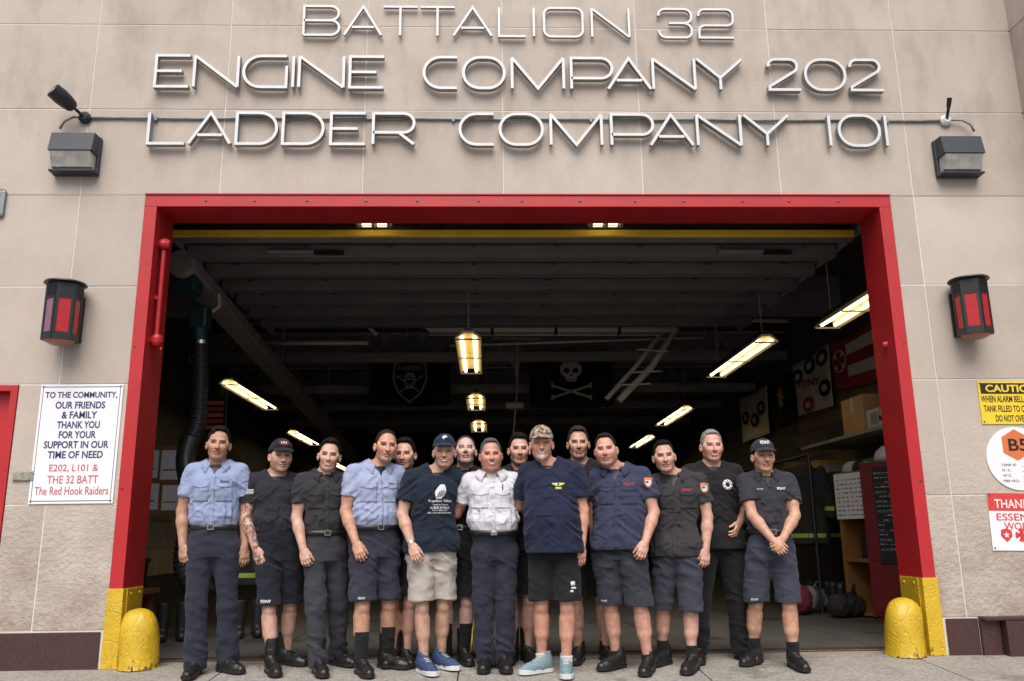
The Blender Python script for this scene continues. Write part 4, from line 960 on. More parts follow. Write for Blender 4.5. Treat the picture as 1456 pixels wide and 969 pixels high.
# ------------------------------------------------------------------ sculpting: signed distance fields meshed with surface nets
_lat = np.random.default_rng(3).random((32, 32, 32)).astype(np.float32)
def vnoise(p):
    i = np.floor(p).astype(int); f = p - i; f = f * f * (3 - 2 * f); i &= 31; j = (i + 1) & 31
    def g(a, b, c): return _lat[a, b, c]
    x0, y0, z0 = i.T; x1, y1, z1 = j.T; fx, fy, fz = f.T
    a = g(x0, y0, z0) * (1 - fx) + g(x1, y0, z0) * fx; b = g(x0, y1, z0) * (1 - fx) + g(x1, y1, z0) * fx
    c = g(x0, y0, z1) * (1 - fx) + g(x1, y0, z1) * fx; d = g(x0, y1, z1) * (1 - fx) + g(x1, y1, z1) * fx
    return ((a * (1 - fy) + b * fy) * (1 - fz) + (c * (1 - fy) + d * fy) * fz) * 2 - 1
class Vox:
    def __init__(s, lo, hi, h):
        s.lo = np.array(lo, float); s.h = h; s.n = np.ceil((np.array(hi) - s.lo) / h).astype(int) + 1
        s.F = np.ones(s.n, np.float32)
    def blk(s, lo, hi):
        a = np.clip(np.floor((np.array(lo) - s.lo) / s.h).astype(int), 0, s.n - 1); b = np.clip(np.ceil((np.array(hi) - s.lo) / s.h).astype(int) + 1, 1, s.n)
        sl = tuple(slice(i, j) for i, j in zip(a, b))
        ax = [(s.lo[k] + s.h * np.arange(a[k], b[k])).astype(np.float32) for k in range(3)]
        return sl, ax[0][:, None, None], ax[1][None, :, None], ax[2][None, None, :]
    def comb(s, sl, d, k, op):
        F = s.F[sl]
        if F.size == 0: return
        if op == 'u':
            h = np.clip(.5 + .5 * (F - d) / k, 0, 1); s.F[sl] = F * (1 - h) + d * h - k * h * (1 - h)
        elif op == 's':
            h = np.clip(.5 - .5 * (F + d) / k, 0, 1); s.F[sl] = F * (1 - h) - d * h + k * h * (1 - h)
    def cone(s, a, b, ra, rb, k=.01, op='u'):
        a = np.array(a, float); b = np.array(b, float); m = max(ra, rb) + k + .012
        sl, X, Y, Z = s.blk(np.minimum(a, b) - m, np.maximum(a, b) + m)
        d = b - a; L = d @ d + 1e-9
        t = np.clip(((X - a[0]) * d[0] + (Y - a[1]) * d[1] + (Z - a[2]) * d[2]) / L, 0, 1)
        D = np.sqrt((X - a[0] - t * d[0]) ** 2 + (Y - a[1] - t * d[1]) ** 2 + (Z - a[2] - t * d[2]) ** 2) - (ra + (rb - ra) * t)
        s.comb(sl, D, k, op); return s
    def ball(s, c, r, k=.01, op='u'): return s.cone(c, c, r, r, k, op)
    def ell(s, c, rad, Rm=None, k=.01, op='u', clip=None):
        c = np.array(c, float); rad = np.array(rad, float); Rm = np.eye(3) if Rm is None else np.array(Rm)
        m = np.sqrt(((Rm * rad) ** 2).sum(1)) + k + .012
        sl, X, Y, Z = s.blk(c - m, c + m)
        q = [((X - c[0]) * Rm[0, i] + (Y - c[1]) * Rm[1, i] + (Z - c[2]) * Rm[2, i]) for i in range(3)]
        k0 = np.sqrt(sum((q[i] / rad[i]) ** 2 for i in range(3))); k1 = np.sqrt(sum((q[i] / rad[i] ** 2) ** 2 for i in range(3))) + 1e-6
        D = k0 * (k0 - 1) / k1
        if clip is not None: D = np.maximum(D, clip(q))
        s.comb(sl, D, k, op); return s
    def loft(s, zs, cx, cy, rx, ryf, ryb, n=2.3, k=.02, op='u', z0=None, z1=None, cap=True):
        zs = np.array(zs); z0 = zs[0] if z0 is None else z0; z1 = zs[-1] if z1 is None else z1
        m = k + .015; mx = max(rx) + m; my = max(max(ryf), max(ryb)) + m
        sl, X, Y, Z = s.blk((min(cx) - mx, min(cy) - my, z0 - m), (max(cx) + mx, max(cy) + my, z1 + m))
        zc = np.clip(Z, z0, z1); I = lambda a: np.interp(zc, zs, a).astype(np.float32)
        dx = X - I(cx); dy = Y - I(cy); ax = I(rx); ay = np.where(dy < 0, I(ryf), I(ryb))
        q = (np.abs(dx / ax) ** n + np.abs(dy / ay) ** n) ** (1 / n)
        D = (q - 1) * np.minimum(ax, ay)
        D = np.maximum(D, np.maximum(Z - z1, z0 - Z)); s.comb(sl, D, k, op); return s
    def plane(s, lo, hi, nrm, off):      # remove where dot(p,nrm) > off, inside a box
        sl, X, Y, Z = s.blk(lo, hi); s.F[sl] = np.maximum(s.F[sl], X * nrm[0] + Y * nrm[1] + Z * nrm[2] - off); return s
    def mesh(s):
        F = s.F; I = F < 0; n = F.shape
        c = I[:-1, :-1, :-1]; cnt = np.zeros(c.shape, np.int8)
        for dx in (0, 1):
            for dy in (0, 1):
                for dz in (0, 1): cnt += I[dx:n[0] - 1 + dx, dy:n[1] - 1 + dy, dz:n[2] - 1 + dz]
        mix = (cnt > 0) & (cnt < 8); idx = np.argwhere(mix); N = len(idx)
        vid = np.full(c.shape, -1, np.int32); vid[mix] = np.arange(N)
        acc = np.zeros((N, 3)); num = np.zeros(N)
        for a in range(3):
            b, g = [q for q in range(3) if q != a]
            for u in (0, 1):
                for v in (0, 1):
                    o = np.zeros(3, int); o[b] = u; o[g] = v; p = idx + o; q = p.copy(); q[:, a] += 1
                    fa = F[tuple(p.T)]; fb = F[tuple(q.T)]; m = (fa < 0) != (fb < 0)
                    t = fa[m] / (fa[m] - fb[m]); pt = p[m].astype(float); pt[:, a] += t; acc[m] += pt; num[m] += 1
        V = acc / num[:, None] * s.h + s.lo
        Q = []
        for a in range(3):
            b, g = (a + 1) % 3, (a + 2) % 3
            sa = [slice(None)] * 3; sb = [slice(None)] * 3; sa[a] = slice(0, -1); sb[a] = slice(1, None)
            for q in (b, g): sa[q] = slice(1, -1); sb[q] = slice(1, -1)
            A = I[tuple(sa)]; B = I[tuple(sb)]; e = np.argwhere(A != B)
            if not len(e): continue
            ins = A[tuple(e.T)]; e[:, b] += 1; e[:, g] += 1
            def vv(ob, og):
                r = e.copy(); r[:, b] -= ob; r[:, g] -= og; return vid[tuple(r.T)]
            q = np.stack([vv(1, 1), vv(0, 1), vv(0, 0), vv(1, 0)], 1); q[~ins] = q[~ins][:, ::-1]; Q.append(q)
        return V, np.concatenate(Q) if Q else np.zeros((0, 4), int)
def normals(V, Q):
    n = np.cross(V[Q[:, 2]] - V[Q[:, 0]], V[Q[:, 3]] - V[Q[:, 1]]); N = np.zeros_like(V)
    for i in range(4): np.add.at(N, Q[:, i], n)
    return N / (np.linalg.norm(N, axis=1, keepdims=True) + 1e-9)
def smooth_v(V, Q, it=1, lam=.5):
    E = np.concatenate([Q[:, [0, 1]], Q[:, [1, 2]], Q[:, [2, 3]], Q[:, [3, 0]]])
    for _ in range(it):
        A = np.zeros_like(V); c = np.zeros(len(V)); np.add.at(A, E[:, 0], V[E[:, 1]]); np.add.at(A, E[:, 1], V[E[:, 0]]); np.add.at(c, E[:, 0], 1); np.add.at(c, E[:, 1], 1)
        V = V * (1 - lam) + lam * A / c[:, None]
    return V
def npmesh(name, V, Q, m, parent, colors=None):
    me = bpy.data.meshes.new(name); me.vertices.add(len(V)); me.vertices.foreach_set('co', V.astype(np.float32).ravel())
    me.loops.add(len(Q) * 4); me.loops.foreach_set('vertex_index', Q.astype(np.int32).ravel())
    me.polygons.add(len(Q)); me.polygons.foreach_set('loop_start', np.arange(0, len(Q) * 4, 4, dtype=np.int32))
    me.polygons.foreach_set('loop_total', np.full(len(Q), 4, np.int32))
    me.update(calc_edges=True); me.polygons.foreach_set('use_smooth', np.ones(len(Q), bool))
    if colors is not None:
        at_ = me.color_attributes.new('Col', 'FLOAT_COLOR', 'POINT'); at_.data.foreach_set('color', np.hstack([colors, np.ones((len(V), 1))]).astype(np.float32).ravel())
    me.materials.append(MT[m] if isinstance(m, str) else m); me.validate()
    o = bpy.data.objects.new(name, me); link(o); o.parent = parent; return o

def skin_mat():
    m = bpy.data.materials.new('skin'); m.use_nodes = True; n = m.node_tree.nodes; l = m.node_tree.links; b = n['Principled BSDF']
    a = n.new('ShaderNodeVertexColor'); a.layer_name = 'Col'; tc = n.new('ShaderNodeTexCoord')
    nz = n.new('ShaderNodeTexNoise'); nz.inputs['Scale'].default_value = 30; nz.inputs['Detail'].default_value = 4; l.new(tc.outputs['Object'], nz.inputs[0])
    mx = n.new('ShaderNodeMix'); mx.data_type = 'RGBA'; mx.blend_type = 'MULTIPLY'; mx.inputs[0].default_value = .5
    rp = n.new('ShaderNodeValToRGB'); rp.color_ramp.elements[0].color = (.72, .55, .5, 1); rp.color_ramp.elements[0].position = .3; rp.color_ramp.elements[1].color = (1.1, 1.05, 1.02, 1); rp.color_ramp.elements[1].position = .6
    l.new(nz.outputs[0], rp.inputs[0]); l.new(a.outputs[0], mx.inputs[6]); l.new(rp.outputs[0], mx.inputs[7]); l.new(mx.outputs[2], b.inputs['Base Color'])
    b.inputs['Roughness'].default_value = .48; b.inputs['Specular IOR Level'].default_value = .45
    b.inputs['Subsurface Weight'].default_value = .0
    bp = n.new('ShaderNodeBump'); bp.inputs['Strength'].default_value = .12; bp.inputs['Distance'].default_value = .003; n3 = n.new('ShaderNodeTexNoise'); n3.inputs['Scale'].default_value = 160
    l.new(tc.outputs['Object'], n3.inputs[0]); l.new(n3.outputs[0], bp.inputs['Height']); l.new(bp.outputs[0], b.inputs['Normal'])
    return m
MT['skin'] = skin_mat()
_cloth = {}
def cloth(rgb, kind='cotton'):
    key = (rgb, kind)
    if key in _cloth: return _cloth[key]
    m = bpy.data.materials.new(kind); m.use_nodes = True; n = m.node_tree.nodes; l = m.node_tree.links; b = n['Principled BSDF']
    b.inputs['Roughness'].default_value = .92; b.inputs['Specular IOR Level'].default_value = .2
    b.inputs['Sheen Weight'].default_value = .05; b.inputs['Sheen Roughness'].default_value = .6
    tc = n.new('ShaderNodeTexCoord')
    def nz(s, d=5, v=None):
        x = n.new('ShaderNodeTexNoise'); x.inputs['Scale'].default_value = s; x.inputs['Detail'].default_value = d; l.new(v or tc.outputs['Object'], x.inputs[0]); return x.outputs[0]
    a = n.new('ShaderNodeMix'); a.data_type = 'RGBA'; f = {'camo': .0}.get(kind, .14)
    a.inputs[6].default_value = (*[c * (1 - f) for c in rgb], 1); a.inputs[7].default_value = (*[c * (1 + f) + .001 for c in rgb], 1)
    if kind == 'camo':
        a.inputs[6].default_value = (.11, .075, .05, 1); a.inputs[7].default_value = (.42, .34, .26, 1)
        rp = n.new('ShaderNodeValToRGB'); rp.color_ramp.elements[0].position = .42; rp.color_ramp.elements[1].position = .56; l.new(nz(42, 3), rp.inputs[0]); l.new(rp.outputs[0], a.inputs[0])
    else: l.new(nz(9), a.inputs[0])
    l.new(a.outputs[2], b.inputs['Base Color'])
    mp = n.new('ShaderNodeMapping'); mp.inputs['Scale'].default_value = (1, 1, .55); mp.inputs['Rotation'].default_value = (.3, .5, 0); l.new(tc.outputs['Object'], mp.inputs[0])
    b1 = n.new('ShaderNodeBump'); b1.inputs['Strength'].default_value = .8; b1.inputs['Distance'].default_value = .018; l.new(nz(16, 3, mp.outputs[0]), b1.inputs['Height'])
    b2 = n.new('ShaderNodeBump'); b2.inputs['Strength'].default_value = .25; b2.inputs['Distance'].default_value = .003; l.new(nz(140, 3), b2.inputs['Height']); 
    rn = n.new('ShaderNodeTexNoise'); rn.noise_type = 'RIDGED_MULTIFRACTAL'; rn.inputs['Scale'].default_value = 8.5 if kind != 'twill' else 6.0; rn.inputs['Detail'].default_value = 3.5; rn.inputs['Distortion'].default_value = .6
    mp3 = n.new('ShaderNodeMapping'); mp3.inputs['Scale'].default_value = (1, 1, 1.7 if kind != 'twill' else 1.4); mp3.inputs['Rotation'].default_value = (.2, .45, 0); l.new(tc.outputs['Object'], mp3.inputs[0]); l.new(mp3.outputs[0], rn.inputs[0])
    b3 = n.new('ShaderNodeBump'); b3.inputs['Strength'].default_value = .8; b3.inputs['Distance'].default_value = .026; l.new(rn.outputs[0], b3.inputs['Height']); l.new(b1.outputs[0], b3.inputs['Normal']); l.new(b3.outputs[0], b2.inputs['Normal']); l.new(b2.outputs[0], b.inputs['Normal'])
    _cloth[key] = m; return m
MT['leather'] = mat('black_leather', (.014, .013, .013), .38, var=.2, vs=20, bump=.3, bs=60)
MT['sole'] = mat('rubber_sole', (.012, .012, .012), .7, var=.1, bump=.2)
MT['sneaker'] = mat('blue_mesh', (.17, .25, .29), .7, var=.25, vs=60, bump=.5, bs=200)
MT['sneaker2'] = mat('navy_mesh', (.03, .055, .13), .7, var=.4, vs=60, bump=.5, bs=200)
MT['whitesole'] = mat('white_sole', (.62, .64, .64), .6, var=.06)
MT['hairmat'] = None
def hair_mat(rgb):
    return mat('hair', tuple(c * .7 for c in rgb), .75, var=.4, vs=90, bump=.5, bs=210, spec=.12)
MT['button'] = mat('button', (.30, .32, .36), .4, var=0)
MT['thread_red'] = mat('red_thread', (.42, .015, .03), .7, var=0); MT['thread_white'] = mat('white_thread', (.60, .60, .62), .7, var=0)
MT['thread_yellow'] = mat('yellow_print', (.50, .52, .06), .7, var=0); MT['thread_navy'] = mat('navy_thread', (.02, .02, .05), .7, var=0)
MT['thread_dkred'] = mat('dull_red_thread', (.14, .02, .04), .7, var=0)
MT['patch_blue'] = mat('patch_blue', (.05, .09, .3), .8, var=0); MT['patch_orange'] = mat('patch_orange', (.55, .17, .05), .8, var=0)

def smoothstep(a, b, x):
    t = np.clip((x - a) / (b - a), 0, 1); return t * t * (3 - 2 * t)
BLACKSOCK = (.012, .012, .013)

def person(spec):
    g = dict(tone=(.42, .25, .18), w=1.0, b=.0, yaw=0, hyaw=0, tilt=0, hpitch=0, leg=1.0, front=-.04, ydepth=None, smile=0, stub=.25, hair=(.015, .012, .010), style='short',
             armL=None, armR=None, top='shirt', bottom='trousers', topc=(.3, .3, .3), botc=(.02, .022, .03), shoe='boot', hat=None, neckh=0, tattoo=False, brow=(.02, .014, .01), hs=1.10, sleeve=.62, hipx=None, shx=None, curlL=.55, curlR=.55, handin=None)
    g.update(spec); P = type('P', (), g)
    fl, fr = on_ground(*P.feet[0]), on_ground(*P.feet[1])
    if P.ydepth is not None:
        mid = at((P.feet[0][0] + P.feet[1][0]) / 2, (P.feet[0][1] + P.feet[1][1]) / 2, P.ydepth); mid.z = ground(P.ydepth)
        sp_ = (fr - fl); 
        k = (P.ydepth - CAM_Y) / ((fl.y + fr.y) / 2 - CAM_Y)
        fl, fr = Vector((at(P.feet[0][0], 900, P.ydepth).x, P.ydepth + P.__dict__.get('fdl', 0), 0)), Vector((at(P.feet[1][0], 900, P.ydepth).x, P.ydepth + P.__dict__.get('fdr', 0), 0))
    yc = (fl.y + fr.y) / 2; dyf = max(-.16, min(.16, (fr.y - fl.y) / 2)); fl.y = yc - dyf; fr.y = yc + dyf
    fl.z = ground(fl.y); fr.z = ground(fr.y)
    zb = ground(yc); bx = (fl.x + fr.x) / 2
    H = at(P.head[0], P.head[1], yc - .02).z - zb - (.012 if P.hat else .006)
    s = H / 1.80
    root = thing('person', P.label, 'person', (bx, yc, zb), R(P.yaw))
    cy_, sy_ = math.cos(R(P.yaw)), math.sin(R(P.yaw))
    def loc(x, y, z): dx, dy = x - bx, y - yc; return np.array((dx * cy_ + dy * sy_, -dx * sy_ + dy * cy_, z - zb))
    feet = [loc(*fl), loc(*fr)]
    hipw = loc(at(P.hip, 780, yc).x, yc, zb + .52 * H); shw = loc(at(P.sh, 690, yc).x, yc, 0); hdw = loc(at(P.head[0], P.head[1] + 30, yc).x, yc - .02, 0)
    hx, sx, hdx = hipw[0], shw[0], hdw[0]; hy = hipw[1]; shy = shw[1] * .6; hdy = hdw[1] * .6
    def cxz(z): return np.interp(np.array(z) / H, [.45, .55, .80, .87], [hx, hx * .9 + sx * .1, sx, sx * .55 + hdx * .45])
    w = P.w; b = P.b
    RZ = np.array([.46, .50, .54, .58, .63, .69, .745, .785, .812, .832, .850, .868]) * H
    RX = np.array([.160, .172, .170, .160 + b * .45, .160 + b * .5, .172 + b * .25, .188, .184, .158, .105, .070, .062]) * s * np.array([1, 1, 1, 1, 1, 1, 1, 1, 1, 1, 1, 1]) * w
    YF = np.array([.100, .104, .108 + b * .4, .110 + b * .9, .112 + b * .95, .118 + b * .55, .124 + b * .1, .112, .090, .072, .062, .060]) * s
    YB = np.array([.112, .122, .115, .100, .098, .104, .112, .112, .100, .082, .070, .064]) * s
    CX = cxz(RZ); CY = np.interp(RZ / H, [.45, .6, .8, .87], [hy, hy * .7 + shy * .3 , shy + .012, shy + .02])
    def torso(V, grow, z0, z1, k=.03, n=2.35):
        V.loft(RZ, CX, CY, RX + grow, YF + grow, YB + grow, n, k, z0=z0, z1=z1)
        # shoulders and trapezius
        zs = .812 * H
        for q in (-1, 1):
            j = sh[0 if q < 0 else 1]
            V.cone((sx + q * .07 * s, shy + .015, .835 * H), j + np.array((-q * .012, 0, .004)) * s, (.036 + grow) * 1, .050 * s + grow, k=.045)
            V.cone((sx + q * .04 * s, shy + .02, .862 * H), (sx + q * .125 * s * w, shy + .015, .825 * H), .026 * s + grow, .034 * s + grow, k=.04)
            V.cone((sx + q * .10 * s * w, shy - .045 * s, .765 * H), (sx + q * .075 * s * w, shy - .06 * s, .735 * H), .055 * s + grow, .05 * s + grow, k=.05)
    shz = .814 * H
    sh = [np.array((sx - .182 * s * w, shy + .010, shz + P.__dict__.get('shdl', 0))), np.array((sx + .182 * s * w, shy + .010, shz + P.__dict__.get('shdr', 0)))]
    arms = []
    for q, A in ((0, P.armL), (1, P.armR)):
        sg = -1 if q == 0 else 1
        if A is None: A = ((sg * .14, .10, -1), (sg * -.0, .05, -1))
        u, f_ = (np.array(x, float) for x in A[:2]); u /= np.linalg.norm(u); f_ /= np.linalg.norm(f_)
        el = sh[q] + u * .300 * s; wr = el + f_ * .262 * s
        arms.append((sh[q], el, wr, u, f_, A[2] if len(A) > 2 else None))
    if P.handin is not None:     # clasped hands: wrists placed directly, elbow solved
        for q in (0, 1):
            sg = -1 if q == 0 else 1; wr = np.array(P.handin[q]) * s + np.array((hx, hy, 0)); a0 = sh[q]; d = wr - a0; L = np.linalg.norm(d); L1, L2 = .30 * s, .262 * s
            L_ = min(L, (L1 + L2) * .999); t = (L1 * L1 - L2 * L2 + L_ * L_) / (2 * L_); hgt = math.sqrt(max(0, L1 * L1 - t * t)); dn = d / L
            out = np.array((sg * 1.0, .45, 0)); out -= dn * (out @ dn); out /= np.linalg.norm(out); el = a0 + dn * t + out * hgt; wr = a0 + dn * L_
            arms[q] = (a0, el, wr, (el - a0) / np.linalg.norm(el - a0), (wr - el) / np.linalg.norm(wr - el), None)
    # legs
    legs = []
    for q in (0, 1):
        sg = -1 if q == 0 else 1; ft = feet[q]; hp = np.array((hx + sg * .088 * s * w, hy, .50 * H)); an = np.array((ft[0], ft[1] + .035, ft[2] + .075 * s))
        kn = hp * .47 + an * .53 + np.array((sg * .008, -.022, 0)); legs.append((hp, kn, an))
    # head frame
    hs = P.hs * (s ** .4)
    ya, ti, pi_ = R(P.hyaw - P.yaw), R(P.tilt), R(P.hpitch)
    Rh = np.array(Matrix.Rotation(ya, 3, 'Z') @ Matrix.Rotation(ti, 3, 'Y') @ Matrix.Rotation(-pi_, 3, 'X'))   # pitch>0 looks up
    hc = np.array((hdx, hdy - .018, H - .119 * hs))
    hp_ = lambda *p: hc + Rh @ (np.array(p, float) * hs)
    # ---------------- body
    hv = .0046
    allp = np.array([a for A in arms for a in A[:3]] + [f for f in feet] + [hc])
    lo = allp.min(0) - np.array((.22, .22, .0)); hi = allp.max(0) + np.array((.22, .22, .16)); lo[2] = min(feet[0][2], feet[1][2]) - .01
    lo[1] = min(lo[1], min(CY) - .32 - b); hi[1] = max(hi[1], max(CY) + .2); lo[0] = min(lo[0], min(CX) - .24); hi[0] = max(hi[0], max(CX) + .24)
    V = Vox(lo, hi, hv)
    torso(V, -.014, .46 * H, .86 * H)
    for (hp, kn, an) in legs:
        V.cone(hp, kn, .084 * s * P.leg, .052 * s * P.leg, .02)
        sgx = -1 if hp[0] < hx else 1; V.cone(kn, kn + (an - kn) * .5, .047 * s * P.leg, .044 * s * P.leg, .02); V.cone(kn + (an - kn) * .5, an, .044 * s * P.leg, .034 * s, .02); V.cone(kn + (an - kn) * .16 + np.array((sgx * .012, .018, 0)), kn + (an - kn) * .42 + np.array((sgx * .010, .018, 0)), .047 * s * P.leg, .044 * s * P.leg, .03); V.cone(kn + (an - kn) * .20 + np.array((-sgx * .014, .016, 0)), kn + (an - kn) * .48 + np.array((-sgx * .010, .014, 0)), .044 * s * P.leg, .040 * s * P.leg, .03)
        V.ball(kn + np.array((0, -.020, .0)), .038 * s * P.leg, .015)
        V.cone(an, an + np.array((0, -.06, -.035)), .036, .03, .02)
    for q, (a, e, wst, u, f_, ho) in enumerate(arms):
        V.cone(a, e, .052 * s, .044 * s, .02); V.cone(a + (e - a) * .35, a + (e - a) * .65, .051 * s, .050 * s, .02)
        V.cone(e, e + (wst - e) * .35, .043 * s, .046 * s, .015); V.cone(e + (wst - e) * .3, wst, .046 * s, .029 * s, .015)
    # hands
    for q, (a, e, wst, u, f_, ho) in enumerate(arms):
        sg = -1 if q == 0 else 1
        curl = (P.curlL, P.curlR)[q]; hd = f_.copy(); hsz = 1.0 * s
        if ho is not None and ho.get('hide'): continue
        if ho is not None and 'dir' in ho: hd = np.array(ho['dir'], float); hd /= np.linalg.norm(hd)
        tn = np.array(ho['thumb'] if ho and 'thumb' in ho else (-sg * .85, -.55, 0), float); tn -= hd * (tn @ hd); tn /= np.linalg.norm(tn)   # thumb side
        pn = np.cross(hd, tn) * (1 if q == 0 else -1)       # palm faces the thigh
        if pn @ np.array((-sg * .45, 1, 0)) < 0: pn = -pn
        if ho and 'palm' in ho:
            if pn @ np.array(ho['palm'], float) < 0: pn = -pn
        Rm = np.stack([hd, tn, pn], 1)
        V.cone(wst - hd * .02, wst + hd * .03 * hsz, .026 * s, .024 * s, .012)
        V.ell(wst + hd * .052 * hsz, (.052 * hsz, .042 * hsz, .0175 * hsz), Rm, .012)
        V.cone(wst + hd * .082 * hsz - tn * .026, wst + hd * .088 * hsz + tn * .027, .0125, .0135, .008)
        for fi, (off, l, r) in enumerate(((.030, .072, .0098), (.0105, .080, .0100), (-.0105, .075, .0095), (-.030, .060, .0086))):
            p = wst + hd * (.088 - .004 * abs(fi - 1.3)) * hsz + tn * off * hsz; ang = .25 * curl; L3 = (l * .45, l * .32, l * .25)
            spread = (1.3 - fi) * .04
            for i_, ll in enumerate(L3):
                dd = hd * math.cos(ang) + pn * math.sin(ang) + tn * spread; q2 = p + dd * ll * hsz * 1.08
                V.cone(p, q2, r * hsz * (1 - .07 * i_), r * hsz * (.93 - .07 * i_), .0025); p = q2; ang += curl * (1.15 if i_ == 0 else .9)
        p0 = wst + hd * .022 * hsz + tn * .026 * hsz; d1 = hd * .84 + tn * .40 + pn * .35; d1 /= np.linalg.norm(d1); p1 = p0 + d1 * .040 * hsz; d2 = hd * .92 + tn * .15 + pn * .38; d2 /= np.linalg.norm(d2); p2 = p1 + d2 * .030 * hsz; p3 = p2 + (d2 + pn * .3) / 1.1 * .026 * hsz
        V.cone(p0, p1, .0165 * hsz, .0125 * hsz, .010); V.cone(p1, p2, .0118 * hsz, .0108 * hsz, .004); V.cone(p2, p3, .0108 * hsz, .0088 * hsz, .004)
    # neck and head
    nb = np.array((sx * .7 + hdx * .3, shy + .02, .84 * H)); nr = .055 * hs * (1 + .5 * b + P.neckh)
    V.cone(nb, hp_(0, .022, -.07), nr * 1.04, nr * .93, .03)
    for q in (-1, 1): V.cone(hp_(q * .050, .03, -.07), nb + np.array((q * .016, -.045, -.01)), .012, .012, .02)
    V.ell(hp_(0, .014, .030), np.array((.076, .098, .090)) * hs, Rh, .01)
    fat = (1 + b * 1.3 + P.neckh) * random.Random(spec['seed'] * 5).uniform(.93, 1.05)
    V.ell(hp_(0, -.022, -.036), np.array((.063 * fat, .070, .074)) * hs, Rh, .022 * hs)
    for q in (-1, 1):
        V.cone(hp_(q * .047 * fat, .006, -.060), hp_(q * .021, -.058, -.096), .017 * hs, .016 * hs, .020)
        V.ball(hp_(q * .036, -.062, -.026), .024 * hs * fat, .02)
        V.ball(hp_(q * .056, -.04, .0), .018 * hs, .02)
    V.ball(hp_(0, -.068, -.097), .0185 * hs, .018)
    rv = random.Random(spec['seed'] * 7.7); nz_l = rv.uniform(-.004, .004); V.cone(hp_(-.036, -.079, .0195), hp_(.036, -.079, .0195), .0140 * hs, .0140 * hs, .012)
    for q in (-1, 1): V.ball(hp_(q * .0325, -.100, .000), .0175 * hs, .010, 's')
    for q in (-1, 1): V.ball(hp_(q * .031, -.0715, .001), .0135 * hs, .003)
    V.cone(hp_(0, -.088, .010), hp_(0, -.114, -.035 + nz_l), .0072 * hs, .0122 * hs, .008)
    for q in (-1, 1): V.ball(hp_(q * .0125, -.099, -.037), .0092 * hs, .006)
    sm = P.smile
    V.ell(hp_(0, -.088, -.060), np.array((.025 + .006 * sm, .011, .0065)) * hs, Rh, .007); V.ell(hp_(0, -.086, -.0735), np.array((.021 + .005 * sm, .012, .0070)) * hs, Rh, .007)
    for q in (-1, 1): V.cone(hp_(q * .019, -.097, -.040), hp_(q * (.034 + .004 * sm), -.079, -.068), .0016 * hs, .0022 * hs, .004 + .003 * sm, 's')
    for q in (-1, 1): V.cone(hp_(0, -.097, -.0668 - .001 * sm), hp_(q * (.020 + .007 * sm), -.087, -.0662 + .0075 * sm), .0022 * hs, .0024 * hs, .004, 's')
    if P.style == 'goatee' or P.__dict__.get('goatee'): V.ell(hp_(0, -.082, -.098), np.array((.024, .018, .024)) * hs, Rh, .008)
    for q in (-1, 1):
        Re = Rh @ np.array(Matrix.Rotation(q * R(-18), 3, 'Z') @ Matrix.Rotation(R(-10), 3, 'X'))
        V.ell(hp_(q * .080, .012, -.012), np.array((.010, .019, .032)) * hs, Re, .006); V.ball(hp_(q * .088, .004, -.010), .010 * hs, .006, 's')
    BV, BQ = V.mesh(); del V
    BV = smooth_v(BV, BQ, 1, .35)
    # paint: pigment, with shade coloured in at the eye sockets and nostrils
    tone = np.array(P.tone) * 1.12; C = np.tile(tone, (len(BV), 1))
    L = (BV - hc) @ Rh / hs; x, y, z = L.T; near = (np.abs(x) < .11) & (np.abs(z) < .13) & (np.abs(y) < .14)
    def blend(msk, col, a=1.0):
        k = (msk * a)[:, None]; C[:] = C * (1 - k) + np.array(col) * k
    fr_ = near & (y < -.03)
    red = tone * np.array((1.10, .80, .78))
    blend(fr_ * np.exp(-(((np.abs(x) - .042) / .018) ** 2 + ((z + .03) / .02) ** 2)), red, .55)
    blend(fr_ * np.exp(-((x / .016) ** 2 + ((z + .035) / .018) ** 2)), red, .5)
    st = P.stub
    jaw = fr_ * smoothstep(-.035, -.060, z) ; jaw = np.maximum(jaw, near * (z < -.05) * smoothstep(-.05, -.07, z))
    blend(jaw * (z > -.14), tone * np.array((.58, .58, .62)), st)
    blend(fr_ * (((x / (.026 + .006 * sm)) ** 2 + ((z + .067 - sm * 11 * x * x) / .0125) ** 2) < 1) * (y < -.075), tone * np.array((.92, .52, .52)), .8)
    if sm > .5: blend(fr_ * (((x / .027) ** 2 + ((z + .0672 - 11 * x * x) / .0056) ** 2) < 1) * (y < -.065), (.62, .59, .55), .95)
    else: blend(fr_ * (((x / .025) ** 2 + ((z + .0666 - 10 * sm * x * x) / .0030) ** 2) < 1) * (y < -.07), (.06, .025, .02), .8)
    if P.__dict__.get('goatee'):
        blend(fr_ * ((((x / .030) ** 2 + ((z + .094) / .026) ** 2) < 1) & (z < -.079)), (.50, .47, .44), .9)
        blend(fr_ * ((np.abs(x) < .032) & (z > -.061) & (z < -.048) & (y < -.08)), (.42, .36, .31), .75)
    for q in (-1, 1):
        ex = (x - q * .0315); sq = P.__dict__.get('squint', 1.0) * .85
        blend(fr_ * (((ex / .0190) ** 2 + ((z - .0020) / .0108) ** 2) < 1), tone * .42, .68)  # eye socket shade darkened into the skin colour
        blend(fr_ * (((ex / .0135) ** 2 + ((z - .0005) / (.0058 * sq)) ** 2) < 1), (.30, .25, .23), .35)
        blend(fr_ * (((ex / .0080) ** 2 + ((z - .0008) / (.0066 * sq)) ** 2) < 1), (.02, .013, .010), .95)
        blend(fr_ * ((np.abs(ex) < .0165) & (np.abs(z - (.0068 * sq - 20 * ex * ex)) < .0028)), (.03, .018, .014), .85)
        zb_ = .0185 - 9 * (ex - q * .002) ** 2 - .01 * ex * q
